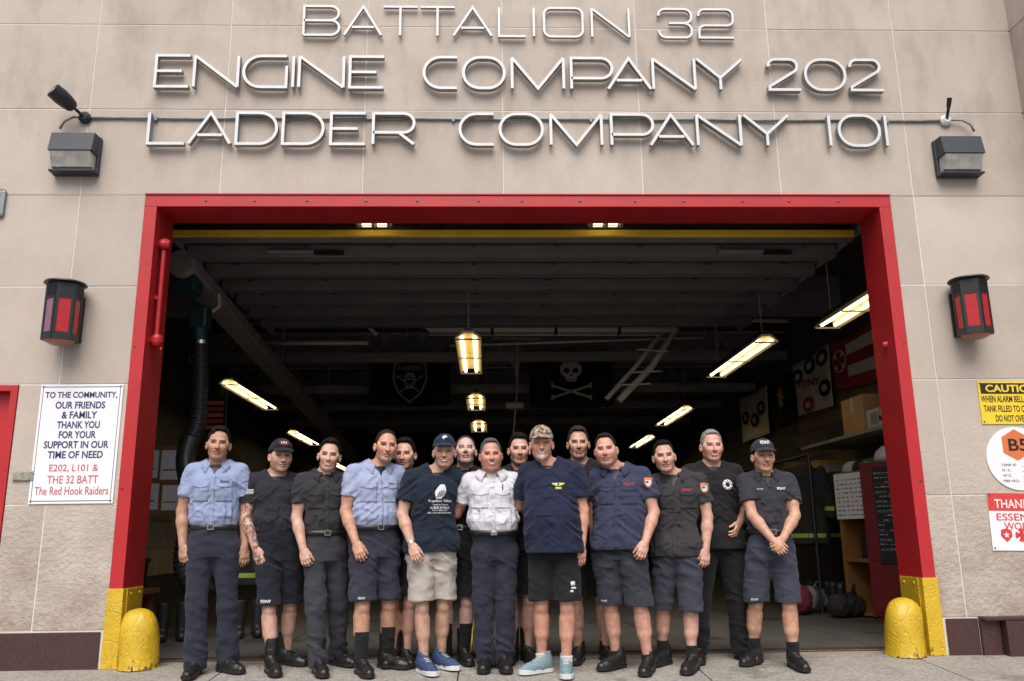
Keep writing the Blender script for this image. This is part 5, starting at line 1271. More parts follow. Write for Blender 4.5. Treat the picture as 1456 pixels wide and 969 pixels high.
        blend(fr_ * ((np.abs(ex) < .022) & (np.abs(z - zb_) < .0048) & (y < -.05)), P.brow, .62)
        blend(fr_ * (((x - q * .0075) ** 2 / .0045 ** 2 + (z + .046) ** 2 / .0035 ** 2) < 1) * (y < -.085), (.08, .03, .02), .8)  # dark nostril shade coloured in
    # scalp under thin hair
    if P.style != 'bald': blend(near * smoothstep(.0, .012, z - np.interp(y, [-.12, -.07, -.055, -.04, .02, .05, .12], [.108, .102, .080, .02, .003, -.05, -.06] if P.style != 'receding' else [.125, .118, .07, .03, .005, -.05, -.06])) , P.hair if P.style != 'buzz' else np.array(P.hair) * .75 + tone * .25, .9)
    if P.style == 'buzz' or P.style == 'receding': pass
    # undershirt / tee beneath the collar
    tz = BV[:, 2]
    blend(((tz < (.842 if P.top == 'shirt' else .835) * H) & (tz > .70 * H) & (np.abs(BV[:, 0] - sx) < .10 * s)).astype(float), P.__dict__.get('under', (.02, .02, .028)), 1)
    # knuckle / elbow warmth, arm colour variation
    nn = vnoise(BV * 22); C *= (1 + .06 * nn)[:, None]; lgm = (BV[:, 2] < .34 * H); hr_ = vnoise(BV * np.array((55, 55, 26))); C *= np.where(lgm, 1 - .14 * np.clip(hr_ + .35, 0, 1), 1)[:, None] * np.where(lgm[:, None], np.array((.97, .96, .98)), 1); fa_ = (BV[:, 2] < .66 * H) & ~lgm; C *= np.where(fa_, 1 - .10 * np.clip(vnoise(BV * np.array((50, 50, 24)) + 5) + .2, 0, 1), 1)[:, None]
    if P.tattoo:
        a, e, wst = arms[0][:3]; d = wst - a; t = ((BV - a) @ d) / (d @ d); arm = (np.linalg.norm(BV - a - np.clip(t, 0, 1.3)[:, None] * d, axis=1) < .085) & (t > .30) & (BV[:, 0] < sx - .1 * s) & (t < 1.22)
        nz_ = vnoise(BV * np.array((60, 60, 42))) + .6 * vnoise(BV * 120 + 7); blend(arm * smoothstep(-.12, .22, nz_) , (.045, .05, .055), .72)
    body = npmesh('body', BV, BQ, 'skin', root, np.clip(C, 0, 1))
    # ---------------- trousers / shorts
    bt = Vox(np.array((lo[0], lo[1], 0)), np.array((hi[0], hi[1], .64 * H)), .0062)
    tucked = P.__dict__.get('tucked', P.top == 'shirt'); wz = P.__dict__.get('waist', .592 if tucked else .555) * H
    bt.loft(RZ, CX, CY, RX + .006, YF + .006 - b * .25 * (RZ > .52 * H), YB + .008, 2.3, .03, z0=.462 * H, z1=wz)
    bt.cone((hx - .045, hy, .478 * H), (hx + .045, hy, .478 * H), .092 * s, .092 * s, .03); long_ = P.bottom == 'trousers'; lw = P.leg * P.__dict__.get('baggy', 1.0)
    for qi, (hp, kn, an) in enumerate(legs):
        top = hp + np.array((0, 0, .0))
        if long_:
            bt.cone(top, kn, .101 * s * lw, .074 * s * lw, .025); bt.cone(kn, an + np.array((0, .01, -.02)), .074 * s * lw, .069 * s * lw, .02)
            hem = feet[qi][2] + .042
            bt.plane((an[0] - .15, lo[1], 0), (an[0] + .15, hi[1], hem + .02), (0, 0, -1), -hem)
        else:
            hz = P.hem * H; kk = hp + (kn - hp) * 1.25
            bt.cone(top, kk, .103 * s * lw, .093 * s * lw, .025)
            bt.plane((min(kn[0], hp[0]) - .2, lo[1], 0), (max(kn[0], hp[0]) + .2, hi[1], hz + .02), (0, -.0, -1), -hz)
    if not long_:
        for qi, (hp, kn, an) in enumerate(legs):
            tt = hp + (kn - hp) * (.50 * H - P.hem * H - .06) / (hp[2] - kn[2]); bt.cone(tt, hp + (kn - hp) * 1.35, .083 * s * lw, .088 * s * lw, .004, 's')
    TV, TQ = bt.mesh(); del bt; N = normals(TV, TQ)
    am = .0115 * (P.__dict__.get('wrinkle', 1.0))
    zz = TV[:, 2] / H
    n1 = vnoise(TV * np.array((9, 9, 5)) + 3 * spec['seed']); n2 = vnoise(TV * np.array((16, 16, 22)) + 5.3 * spec['seed'])
    crease = (1 - np.abs(vnoise(TV @ np.array(((1, .3, .5), (-.3, 1, .2), (-.5, .1, 1))) * np.array((7, 7, 17)) + spec['seed'])) * 2)
    gath = np.exp(-((zz - .09) / .07) ** 2) * 1.5 + np.exp(-((zz - .29) / .06) ** 2) * .8 + np.exp(-((zz - .47) / .05) ** 2) * .7 if long_ else np.exp(-((zz - .45) / .06) ** 2) * .9 + .35
    fade = smoothstep(wz, wz - .04, TV[:, 2])
    TV = TV + N * ((n1 * .9 * am + n2 * .45 * am + np.clip(crease, -.2, 1) * am * gath) * fade)[:, None]
    if long_:  # pressed crease front
        pass
    pants = npmesh('trousers' if long_ else 'shorts', TV, TQ, cloth(P.botc, 'twill'), root)
    # ---------------- top
    tucked = P.__dict__.get('tucked', P.top == 'shirt'); tee = P.top != 'shirt'
    hemz = (wz - .022) if tucked else P.__dict__.get('tophem', .475) * H
    tv = Vox(np.array((lo[0] - .02, lo[1] - .02, hemz - .04)), np.array((hi[0] + .02, hi[1] + .02, .90 * H)), .0060)
    gr = .006 + (0.006 if P.__dict__.get('loose') else 0)
    RXs, YFs, YBs = RX + gr, YF + gr, YB + gr
    if tucked:
        bl = np.exp(-((RZ / H - .635) / .035) ** 2) * .012; RXs = RXs + bl; YFs = YFs + bl; YBs = YBs + bl
        tk = (RZ < .605 * H); RXs = np.where(tk, RX - .002, RXs); YFs = np.where(tk, YF - .002, YFs); YBs = np.where(tk, YB - .002, YBs)
    else:
        wd = np.array(RZ < .60 * H); lg_ = (.088 * w + .110 * P.leg * P.__dict__.get('baggy', 1.0)) * s + .014; RXs = np.where(wd, np.maximum(RXs, (RX.max() * .90 + .016)), RXs); RXs = np.where(RZ < .56 * H, np.maximum(RXs, lg_), RXs); YFs = np.where(RZ < .56 * H, np.maximum(YFs, .150 * s * P.leg), YFs); YFs = np.where(wd, np.maximum(YFs, YFs[4] * .98), YFs); YBs = np.where(wd, YBs + .012, YBs)
    tv.loft(RZ, CX, CY, RXs, YFs, YBs, 2.35, .03, z0=hemz, z1=.85 * H)
    for q in (-1, 1):
        j = sh[0 if q < 0 else 1]
        tv.cone((sx + q * .07 * s, shy + .015, .835 * H), j + np.array((-q * .012, 0, .004)) * s, .036 + gr, .052 * s + gr, k=.045)
        tv.cone((sx + q * .04 * s, shy + .02, .862 * H), (sx + q * .125 * s * w, shy + .015, .825 * H), .026 * s + gr, .034 * s + gr, k=.04)
        tv.cone((sx + q * .10 * s * w, shy - .045 * s, .765 * H), (sx + q * .075 * s * w, shy - .06 * s, .735 * H), .055 * s + gr, .05 * s + gr, k=.05)
    for qi, (a, e, wst, u, f_, ho) in enumerate(arms):
        se = a + (e - a) * (P.sleeve + .25); L_ = P.sleeve
        tv.cone(a, se, .058 * s + gr, .066 * s + gr, .03)
        tv.plane(np.minimum(a, e) - .13, np.maximum(a, e) + np.array((.13, .13, -.02)) , u, (a + (e - a) * L_) @ u) if False else None
    # cut the sleeves with a plane square to the arm, only outside the trunk
    for qi, (a, e, wst, u, f_, ho) in enumerate(arms):
        sg = -1 if qi == 0 else 1
        c0 = a + (e - a) * P.sleeve; bl_, X, Y, Z = tv.blk(np.minimum(c0, e) - .16, np.maximum(c0, e) + .16)
        dcut = (X - c0[0]) * u[0] + (Y - c0[1]) * u[1] + (Z - c0[2]) * u[2]
        t_ = (X - a[0]) * u[0] + (Y - a[1]) * u[1] + (Z - a[2]) * u[2]
        dax = np.sqrt((X - a[0] - t_ * u[0]) ** 2 + (Y - a[1] - t_ * u[1]) ** 2 + (Z - a[2] - t_ * u[2]) ** 2)
        region = (dax < .105 * s)
        zc = np.clip(Z, RZ[0], RZ[-1]); I = lambda arr: np.interp(zc, RZ, arr)
        dxx = X - I(CX); dyy = Y - I(CY); qq = (np.abs(dxx / I(RXs)) ** 2.35 + np.abs(dyy / np.where(dyy < 0, I(YFs), I(YBs))) ** 2.35) ** (1 / 2.35)
        dt = (qq - 1) * .12
        F = tv.F[bl_]; tv.F[bl_] = np.where(region & (dt > .004), np.maximum(F, dcut), np.where(region & (dcut > 0), np.maximum(np.minimum(F, 1), np.minimum(dcut, dt)), F))
        tv.cone(a + (e - a) * (P.sleeve - .16), a + (e - a) * (P.sleeve + .3), .052 * s, .056 * s, .003, 's') if dt is not None else None
    # neckline
    nk = .069 * hs * (1 + .4 * b + P.neckh)
    tv.cone((nb[0], nb[1] + .0, .805 * H + (.012 if tee else .02)), (nb[0] + (hdx - sx) * .3, nb[1] - .01, .93 * H), nk, nk * 1.10, .006, 's')
    tv.cone((nb[0], nb[1] - .05, .838 * H), (nb[0], nb[1] - .14, .850 * H), .042, .05, .012, 's')
    if P.top in ('shirt', 'polo'):
        vz = (.795 if P.__dict__.get('open', 1) else .828) * H; zt_ = .862 * H
        bl_, X, Y, Z = tv.blk((nb[0] - .08, lo[1], vz - .01), (nb[0] + .08, nb[1], .9 * H))
        wg = np.abs(X - nb[0]) - (.052 * (Z - vz) / (zt_ - vz)); wg = np.maximum(wg, vz - Z)
        tv.F[bl_] = np.maximum(tv.F[bl_], -wg)
    if not tucked:   # hollow hem
        tv.loft(RZ, CX, CY, RXs - .010, YFs - .010, YBs - .010, 2.35, .003, 's', z0=hemz - .06, z1=hemz + .035)
    SV, SQ = tv.mesh(); del tv; N = normals(SV, SQ); zz = SV[:, 2] / H; sd_ = spec['seed']
    xr = (SV[:, 0] - cxz(SV[:, 2])); am = .0125 * P.__dict__.get('wrinkle', 1.0)
    # folds: diagonal pulls from the armpits, gathers above the waist, fine crumple
    di = SV.copy(); di[:, 2] += np.abs(xr) * .8
    f1 = 1 - 2 * np.abs(vnoise(di * np.array((7, 6, 19)) + sd_ * 1.7)); f2 = vnoise(SV * np.array((13, 13, 13)) + sd_ * 3.1)
    f3 = 1 - 2 * np.abs(vnoise(SV * np.array((26, 20, 9)) + sd_ * 2.2)); f0 = vnoise(SV * np.array((5, 5, 4)) + sd_)
    low = np.exp(-((zz - .64) / .05) ** 2) if tucked else np.exp(-((zz - .55) / .06) ** 2) * .5
    upm = smoothstep(.83, .79, zz)
    ax_ = (np.abs(xr) > .15 * s) * .6
    dsp = (f0 * .8 + f1 * (.55 + .5 * ax_) + f2 * .35) * am * (upm * .85 + .15) + f3 * am * low
    edge = smoothstep(0, .03, SV[:, 2] - hemz) if tucked else smoothstep(-.01, .02, SV[:, 2] - hemz) * .6 + .4
    SV = SV + N * (dsp * edge)[:, None]
    shirt = npmesh('shirt' if P.top == 'shirt' else ('polo_shirt' if P.top == 'polo' else 'tee_shirt'), SV, SQ, cloth(P.topc, P.__dict__.get('topkind', 'cotton')), root)
    bvh = BVHTree.FromPolygons([tuple(p) for p in SV], [tuple(q) for q in SQ])
    pb = BVHTree.FromPolygons([tuple(p) for p in TV], [tuple(q) for q in TQ])
    def proj(tree, x, z, off, y0=-1.0):
        hit = tree.ray_cast(Vector((x, y0, z)), Vector((0, 1, 0)))
        return None if hit[0] is None else Vector((x, hit[0].y - off, z))
    def patch(name, cx, cz, wd, ht, off, m, par, tree=bvh, shape=None, nx=8, nz=8):
        v = []; ok = True; last = None
        for j in range(nz + 1):
            for i in range(nx + 1):
                u_, v_ = i / nx, j / nz; X = cx + (u_ - .5) * wd; Z = cz + (v_ - .5) * ht
                if shape: X, Z = shape(u_, v_, cx, cz, wd, ht)
                p = proj(tree, X, Z, off)
                if p is None: p = Vector((X, (last.y if last else -.1), Z))
                last = p; v.append(p)
        f = [(j * (nx + 1) + i, j * (nx + 1) + i + 1, (j + 1) * (nx + 1) + i + 1, (j + 1) * (nx + 1) + i) for j in range(nz) for i in range(nx)]
        n0 = len(v); rim = [i for i in range(nx + 1)] + [j * (nx + 1) + nx for j in range(1, nz + 1)] + [nz * (nx + 1) + i for i in range(nx - 1, -1, -1)] + [j * (nx + 1) for j in range(nz - 1, 0, -1)]
        for r_ in rim: v.append(v[r_] + Vector((0, off + .002, 0)))
        for i in range(len(rim)): a_, b_ = i, (i + 1) % len(rim); f.append((rim[b_], rim[a_], n0 + a_, n0 + b_))
        return meshobj(name, v, f, m, par, True)
    def stext(body_, cx, cz, ht, wd, m, par, tree=bvh, bold=.03, off=.004, name='lettering', rot=0):
        v, f = text_mesh(body_, 1.0, 0, 1, bold, res=2); xs = [p[0] for p in v]; zs_ = [p[1] for p in v]; W_, H_ = max(xs) - min(xs), max(zs_) - min(zs_)
        mx_, mz_ = (max(xs) + min(xs)) / 2, (max(zs_) + min(zs_)) / 2; vv = []
        ys = []
        for p in v:
            a_ = (p[0] - mx_) / W_ * wd; b_ = (p[1] - mz_) / H_ * ht; X = cx + a_ * math.cos(rot) - b_ * math.sin(rot); Z = cz + a_ * math.sin(rot) + b_ * math.cos(rot)
            q_ = proj(tree, X, Z, off); ys.append(q_.y if q_ else None); vv.append([X, q_.y if q_ else 0, Z])
        fb = min([t for t in ys if t is not None] or [-.12])
        for p, t in zip(vv, ys):
            if t is None: p[1] = fb
        return meshobj(name, vv, f, m, par)
    def smarks(cx, cz, ht, wd, m, n=8):
        rg = random.Random(cx * 99 + n); v = []; f = []; x = cx - wd / 2
        for k in range(n):
            w_ = wd / n * rg.uniform(.5, .75); h_ = ht * rg.choice((.55, .7, 1.0)); b0 = len(v)
            for (a_, b_) in ((0, 0), (w_, 0), (w_ * rg.uniform(.4, 1), h_), (0, h_ * rg.uniform(.6, 1))):
                q_ = proj(bvh, x + a_, cz - ht / 2 + b_, .006); v.append(q_ if q_ is not None else Vector((x + a_, -.12, cz + b_)))
            f.append((b0, b0 + 1, b0 + 2, b0 + 3)); x += wd / n
        meshobj('name_stitching', v, f, m, shirt)
    P.H, P.s, P.sx_, P.hx_ = H, s, sx, hx; shc = cloth(P.topc, P.__dict__.get('topkind', 'cotton'))
    def chest(xf, zf): return sx + xf * s, zf * H
    # collar, placket, pockets, epaulettes
    if P.top in ('shirt', 'polo'):
        v = []; f = []; nphi = 34; rows = 5; opn = 26 if P.__dict__.get('open', 1) else 16
        for i in range(nphi + 1):
            ph = R(-180 + opn) + (2 * PI - 2 * R(opn)) * i / nphi      # measured from the back (+y)
            sxn, cyn = math.sin(ph), math.cos(ph); frt = max(0, -cyn); endf = abs(ph) / PI
            zt2 = .862 * H - .030 * frt ** 1.3; tip = smoothstep(.60, .855, endf) ** 2
            for j in range(rows):
                rr_ = (nk * 1.00, nk * 1.02, nk * 1.10, nk * 1.28, nk * 1.45 + .012 * tip)[j]; zo = (-.028, .006, .004, -.018 - .012 * float(tip), -.032 - .046 * float(tip))[j]
                X, Y, Z = nb[0] + sxn * rr_, nb[1] + .004 + cyn * rr_ * 1.0, zt2 + zo
                if frt > .5 and j >= 3:
                    X = nb[0] + sxn * rr_ * 1.25
                    hit = proj(bvh, X, Z, .008)
                    if hit is not None and hit.y < nb[1] - .0: Y = min(Y, hit.y)
                v.append((X, Y, Z))
        for i in range(nphi):
            for j in range(rows - 1): a_ = i * rows + j; f.append((a_, a_ + rows, a_ + rows + 1, a_ + 1))
        co = meshobj('collar', v, f, shc, shirt, True)
        bmc = bmesh.new(); bmc.from_mesh(co.data); bmesh.ops.solidify(bmc, geom=bmc.faces[:], thickness=.004); bmc.to_mesh(co.data); bmc.free()
    if P.top == 'shirt':
        zt_ = (.795 if P.__dict__.get('open', 1) else .83) * H
        zl = hemz + .01; pk = patch('placket', 0, (zt_ + zl) / 2, .03, zt_ - zl, .0035, shc, shirt, nx=3, nz=26, shape=lambda u_, v_, cx, cz, wd, ht: (float(cxz(cz + (v_ - .5) * ht)) + (u_ - .5) * wd, cz + (v_ - .5) * ht))
        bb = MB(); k_ = 6
        for i in range(k_):
            Z = zt_ - .03 - i * (zt_ - zl - .05) / (k_ - 1); X = float(cxz(Z)); p_ = proj(bvh, X, Z, .0045)
            if p_ is not None: bb.lathe([(0, 0), (.0062, 0), (.0055, .002), (0, .002)], 8, Matrix.Translation(p_) @ Matrix.Rotation(PI / 2, 4, 'X'))
        bb.build('buttons', 'button' if sum(P.topc) > .5 else 'screw', pk)
        for q in (-1, 1):
            cx_, cz_ = chest(q * .088 * w, .728)
            pt = patch('pocket', cx_, cz_ - .008, .118 * s, .135 * s, .0040, shc, shirt)
            def flap(u_, v_, cx, cz, wd, ht): return cx + (u_ - .5) * wd, cz + ht / 2 - (1 - v_) * ht * (.72 + .28 * (1 - abs(u_ - .5) * 2))
            patch('pocket_flap', cx_, cz_ + .052 * s, .124 * s, .055 * s, .0085, shc, pt, shape=flap)
            # epaulette
            j = sh[0 if q < 0 else 1]; e0 = np.array((sx + q * .075 * s, shy + .012, 0)); e1 = np.array((j[0] - q * .012, j[1], 0)); vv = []; m_ = 7
            for i in range(m_):
                c_ = e0 + (e1 - e0) * i / (m_ - 1)
                for dy in (-.024, .024):
                    h_ = bvh.ray_cast(Vector((c_[0], c_[1] + dy * (1 - .2 * (i == 0)), 3)), Vector((0, 0, -1))); zz_ = h_[0].z + .006 if h_[0] else .83 * H
                    vv.append((c_[0], c_[1] + dy, zz_))
            ff = [(2 * i, 2 * i + 1, 2 * i + 3, 2 * i + 2) for i in range(m_ - 1)] if q < 0 else [(2 * i, 2 * i + 2, 2 * i + 3, 2 * i + 1) for i in range(m_ - 1)]
            eo = meshobj('epaulette', vv, ff, shc, shirt, True)
            bmc = bmesh.new(); bmc.from_mesh(eo.data); bmesh.ops.solidify(bmc, geom=bmc.faces[:], thickness=.005); bmc.to_mesh(eo.data); bmc.free()
    elif P.top == 'polo':
        cx_, cz_ = chest(0, .80); patch('placket', cx_, cz_, .03, .075, .0035, shc, shirt, nx=3, nz=6)
    else:    # ribbed neckband
        vv = []; n_ = 40; ff = []
        for i in range(n_):
            a_ = 2 * PI * i / n_; sx_, cyy = math.sin(a_), math.cos(a_); rd = nk * 1.0
            for (dr, dz) in ((0, .0), (.004, .008), (.012, .009), (.016, .001)):
                X = nb[0] + sx_ * (rd + dr); Y = nb[1] + cyy * (rd + dr) * (1.0 if cyy > 0 else 1.20)
                Z = (.857 - .021 * smoothstep(.2, 1, -cyy) * 1.0) * H - .004
                h_ = bvh.ray_cast(Vector((nb[0] + sx_ * (rd + .014), nb[1] + cyy * (rd + .014) * (1.0 if cyy > 0 else 1.20), 3)), Vector((0, 0, -1)))
                if h_[0] is not None: Z = h_[0].z - .004
                vv.append((X, Y, float(Z) + dz))
        zs2 = [vv[i * 4][2] for i in range(n_)]; sm_ = [sum(zs2[(i + k) % n_] for k in range(-2, 3)) / 5 for i in range(n_)]
        vv = [(vv[i * 4 + j][0], vv[i * 4 + j][1], vv[i * 4 + j][2] - zs2[i] + sm_[i]) for i in range(n_) for j in range(4)]
        for i in range(n_):
            for j in range(3): a_ = i * 4 + j; b_ = ((i + 1) % n_) * 4 + j; ff.append((a_, b_, b_ + 1, a_ + 1))
        meshobj('neckband', vv, ff, shc, shirt, True)
    # belt
    if tucked and P.__dict__.get('belt', True):
        zb0, zb1 = wz - .036, wz + .002; vv = []; n_ = 56; ff = []
        rx_, yf_, yb_ = (np.interp(wz, RZ, a_) for a_ in (RX, YF, YB)); yf_ -= b * .18
        cxx, cyy_ = float(cxz(wz)), float(np.interp(wz, RZ, CY))
        for i in range(n_):
            a_ = 2 * PI * i / n_; c_, s_ = math.cos(a_), math.sin(a_); e_ = 2 / 2.3
            for (gg, zz_) in ((.004, zb0), (.0165, zb0 + .002), (.0165, zb1 - .002), (.004, zb1)):
                X = cxx + math.copysign(abs(c_) ** e_, c_) * (rx_ + gg); Y = cyy_ + math.copysign(abs(s_) ** e_, s_) * ((yf_ if s_ < 0 else yb_) + gg); vv.append((X, Y, zz_))
        for i in range(n_):
            for j in range(3): a_ = i * 4 + j; b_ = ((i + 1) % n_) * 4 + j; ff.append((a_, b_, b_ + 1, a_ + 1))
        be = meshobj('belt', vv, ff, 'leather', root, True)
        yb2 = cyy_ - yf_ - .0175; q = MB()
        x0_, x1_, z0_, z1_ = cxx - .024, cxx + .024, zb0 - .002, zb1 + .002
        for bx_ in (((x0_, z0_), (x1_, z0_ + .006)), ((x0_, z1_ - .006), (x1_, z1_)), ((x0_, z0_ + .0062), (x0_ + .006, z1_ - .0062)), ((x1_ - .006, z0_ + .0062), (x1_, z1_ - .0062))):
            q.box((bx_[0][0], yb2 - .005, bx_[0][1]), (bx_[1][0], yb2, bx_[1][1]))
        if P.__dict__.get('buckle'): q.lathe([(0, 0), (.026, 0), (.022, .006), (0, .008)], 18, Matrix.Translation((cxx, yb2, (z0_ + z1_) / 2)) @ Matrix.Rotation(PI / 2, 4, 'X'))
        q.build('buckle', 'chrome', be)
    # ---------------- shoes and socks
    for qi in (0, 1):
        sg = -1 if qi == 0 else 1; ft = feet[qi]; fy = R(P.__dict__.get('toe', (-14, 16))[qi]) - R(P.yaw) * 0
        fd = np.array((math.sin(fy), -math.cos(fy), 0)); pd = np.array((math.cos(fy), math.sin(fy), 0)); base = np.array((ft[0], ft[1], ft[2]))
        sn = P.shoe.startswith('sneaker'); bo = P.shoe == 'boot'
        an = legs[qi][2]; ank = base - fd * .045 + np.array((0, 0, .075))
        sv_ = Vox(base + np.array((-.24, -.26, -.004)), base + np.array((.24, .22, .30)), .0052)
        hgt = {'boot': .205, 'shoe': .085, 'sneaker': .085, 'sneaker2': .085}[P.shoe] * s
        sv_.cone(base - fd * .065 + np.array((0, 0, .046)), base + fd * .02 + np.array((0, 0, .048)), .040, .042, .02)
        sv_.cone(base + fd * .02 + np.array((0, 0, .045)), base + fd * .115 + np.array((0, 0, .036)), .044, .046, .02)
        sv_.cone(base + fd * .10 + pd * sg * -.008 + np.array((0, 0, .034)), base + fd * .165 + np.array((0, 0, .030)), .042, .034, .02)
        sv_.cone(base + fd * .06 + np.array((0, 0, .055)), ank + np.array((0, 0, .02)), .034, .042, .03)
        sv_.cone(ank, ank + (an - ank) * .3 + np.array((0, .0, hgt)), .043, .052 if bo else .045, .02)
        top = ank[2] + hgt * .9
        sv_.plane(sv_.lo, base + .4, (0, 0, 1), max(top, base[2] + .1)); sv_.plane(sv_.lo, base + .4, (0, 0, -1), -(base[2] + .018))
        FV, FQ = sv_.mesh(); FN = normals(FV, FQ); FV = FV + FN * (vnoise(FV * 45 + qi * 9) * .0012 + (np.abs((FV[:, 2] - base[2] - .13) / .11) < 1) * bo * vnoise(FV * np.array((9, 9, 50))) * .002)[:, None]
        shoe_m = {'boot': 'leather', 'shoe': 'leather', 'sneaker': 'sneaker', 'sneaker2': 'sneaker2'}[P.shoe]
        so_ = npmesh({'boot': 'boot', 'shoe': 'shoe'}.get(P.shoe, 'sneaker'), FV, FQ, shoe_m, root)
        # sole: outline swept up
        ol = []
        for (l_, w_) in ((-.108, .0), (-.100, .026), (-.075, .041), (-.03, .042), (.02, .043), (.07, .049), (.12, .053), (.16, .047), (.188, .032), (.202, .0)): ol.append((l_, w_))
        pts = [base + fd * l_ + pd * w_ for l_, w_ in ol] + [base + fd * l_ - pd * w_ for l_, w_ in reversed(ol[1:-1])]
        n_ = len(pts); hts = (.001, .026 if not sn else .032); vv = [tuple(p_ + np.array((0, 0, hts[0] + .004))) for p_ in pts] + [tuple(base + (p_ - base) * 1.01 + np.array((0, 0, hts[1] + (.008 if sn and i_ in (9, 8, 10) else 0)))) for i_, p_ in enumerate(pts)]
        ff = [tuple(range(n_)), tuple(range(2 * n_ - 1, n_ - 1, -1))] + [((i + 1) % n_, i, i + n_, (i + 1) % n_ + n_) for i in range(n_)]
        ff = [tuple(reversed(x_)) for x_ in ff] if np.cross(pts[1] - pts[0], pts[2] - pts[1])[2] > 0 and False else ff
        meshobj('sole', vv, ff, 'whitesole' if sn else 'sole', so_)
        fb = BVHTree.FromPolygons([tuple(p) for p in FV], [tuple(q) for q in FQ]); lm = MB()
        for k_ in range(6 if bo else 4):
            if bo and k_ >= 3:
                zc = ank[2] + .01 + (k_ - 3) * .045; pa = ank + fd * .05 + np.array((0, 0, zc - ank[2])); c_ = [pa + pd * t_ * .022 - fd * abs(t_) * .012 for t_ in (-1, -.5, 0, .5, 1)]
                hits = [fb.ray_cast(Vector(p_) + Vector(fd) * .2, -Vector(fd))[0] for p_ in c_]
            else:
                l_ = .075 - k_ * .024; c_ = [base + fd * (l_ + abs(t_) * -.006) + pd * t_ * .02 for t_ in (-1, -.5, 0, .5, 1)]; hits = [fb.ray_cast(Vector(p_) + Vector((0, 0, .5)), Vector((0, 0, -1)))[0] for p_ in c_]
            if all(h_ is not None for h_ in hits): lm.tube([h_ + (Vector((0, 0, .002)) if not (bo and k_ >= 3) else Vector(fd) * .002) for h_ in hits], .0028, 5)
        if lm.v: lm.build('laces', 'black' if not sn else 'whitesole', so_)
        if not long_ and P.__dict__.get('sock'):
            sk = Vox(an - .1, an + np.array((.1, .1, .26)), .006); kn = legs[qi][1]; zt2 = base[2] + P.sock * s
            sk.cone(an + np.array((0, 0, -.03)), kn, .043 * s, .062 * s * P.leg, .01); sk.plane(sk.lo, sk.lo + 1, (0, 0, 1), zt2)
            kv, kq = sk.mesh(); npmesh('sock', kv, kq, cloth(P.__dict__.get('sockc', BLACKSOCK), 'knit'), root)
    # ---------------- hair and hats
    if P.style != 'bald':
        th = {'short': .007, 'full': .013, 'swept': .015, 'buzz': .003, 'grey': .009, 'receding': .004}[P.style]
        hv_ = Vox(hc - .17 * hs, hc + .18 * hs, .0045)
        hv_.ell(hp_(0, .018, .034), (np.array((.0765, .0985, .0895)) + th * np.array((.22, .3, 1.0)) + .0015) * hs, Rh, .01)
        if P.style in ('full', 'swept'): hv_.ell(hp_(.0, -.022, .096), np.array((.054, .058, .032)) * hs, Rh, .03)
        if P.style in ('full', 'short', 'grey'): hv_.ell(hp_(.0, -.026, .097), np.array((.048, .052, .020)) * hs, Rh, .02)
        sl_, X, Y, Z = hv_.blk(hv_.lo, hv_.lo + hv_.h * hv_.n)
        q = [((X - hc[0]) * Rh[0, i] + (Y - hc[1]) * Rh[1, i] + (Z - hc[2]) * Rh[2, i]) / hs for i in range(3)]
        hl = P.__dict__.get('hairline', .103 if P.style != 'receding' else .116)
        lim = np.interp(q[1], [-.13, -.075, -.055, -.038, -.030, -.014, .012, .030, .045, .12], [hl, hl, hl * .88, .050, .002, -.006, .020, -.01, -.055, -.062])
        if P.style == 'receding': lim = lim + .012 * np.exp(-((np.abs(q[0]) - .04) / .016) ** 2) * (q[1] < -.03)
        lim = lim - .006 * np.exp(-(q[0] / .03) ** 2) * (q[1] < -.05) + .004 * np.sin(q[0] * 400) * (q[1] < -.03)
        if P.style == 'swept': lim = lim - .030 * np.exp(-((q[0] + .045) / .016) ** 2) * (q[1] < -.04)
        F = hv_.F[sl_]; hv_.F[sl_] = np.maximum(F, (lim - q[2]) * .9 * hs)
        if P.hat: hv_.F[sl_] = np.maximum(hv_.F[sl_], (q[2] - .040) * hs)
        HV, HQ = hv_.mesh()
        if len(HQ):
            N = normals(HV, HQ); Lh = (HV - hc) @ Rh; HV = HV + N * ((vnoise(Lh * np.array((95, 14, 40)) + sd_) * .0028 + vnoise(Lh * np.array((190, 30, 80))) * .0014) * min(1, th / .008) )[:, None]
            npmesh('hair', HV, HQ, hair_mat(P.hair), root)
    if P.hat:
        hm = cloth(P.hat['c'], P.hat.get('kind', 'cotton')); hvx = Vox(hc - .2 * hs, hc + .21 * hs, .0048)
        hvx.ell(hp_(0, .016, .030), np.array((.0865, .1065, .106)) * hs, Rh, .01); hvx.ell(hp_(0, -.035, .075), np.array((.064, .060, .052)) * hs, Rh, .03)
        sl_, X, Y, Z = hvx.blk(hvx.lo, hvx.lo + hvx.h * hvx.n); q = [((X - hc[0]) * Rh[0, i] + (Y - hc[1]) * Rh[1, i] + (Z - hc[2]) * Rh[2, i]) / hs for i in range(3)]
        hvx.F[sl_] = np.maximum(hvx.F[sl_], (.038 - .10 * q[1] - q[2]) * hs)
        HV, HQ = hvx.mesh(); N = normals(HV, HQ); Lh = (HV - hc) @ Rh; HV = HV + N * (vnoise(Lh * 22) * .002 - .0022 * np.exp(-(((np.abs(Lh[:, 0]) - .0) / .003) ** 2)) * 0)[:, None]
        cap = npmesh('cap', HV, HQ, hm, root)
        vs_ = Vox(hc - .22 * hs, hc + .2 * hs, .0042); sl_, X, Y, Z = vs_.blk(vs_.lo, vs_.lo + vs_.h * vs_.n)
        q = [((X - hc[0]) * Rh[0, i] + (Y - hc[1]) * Rh[1, i] + (Z - hc[2]) * Rh[2, i]) / hs for i in range(3)]
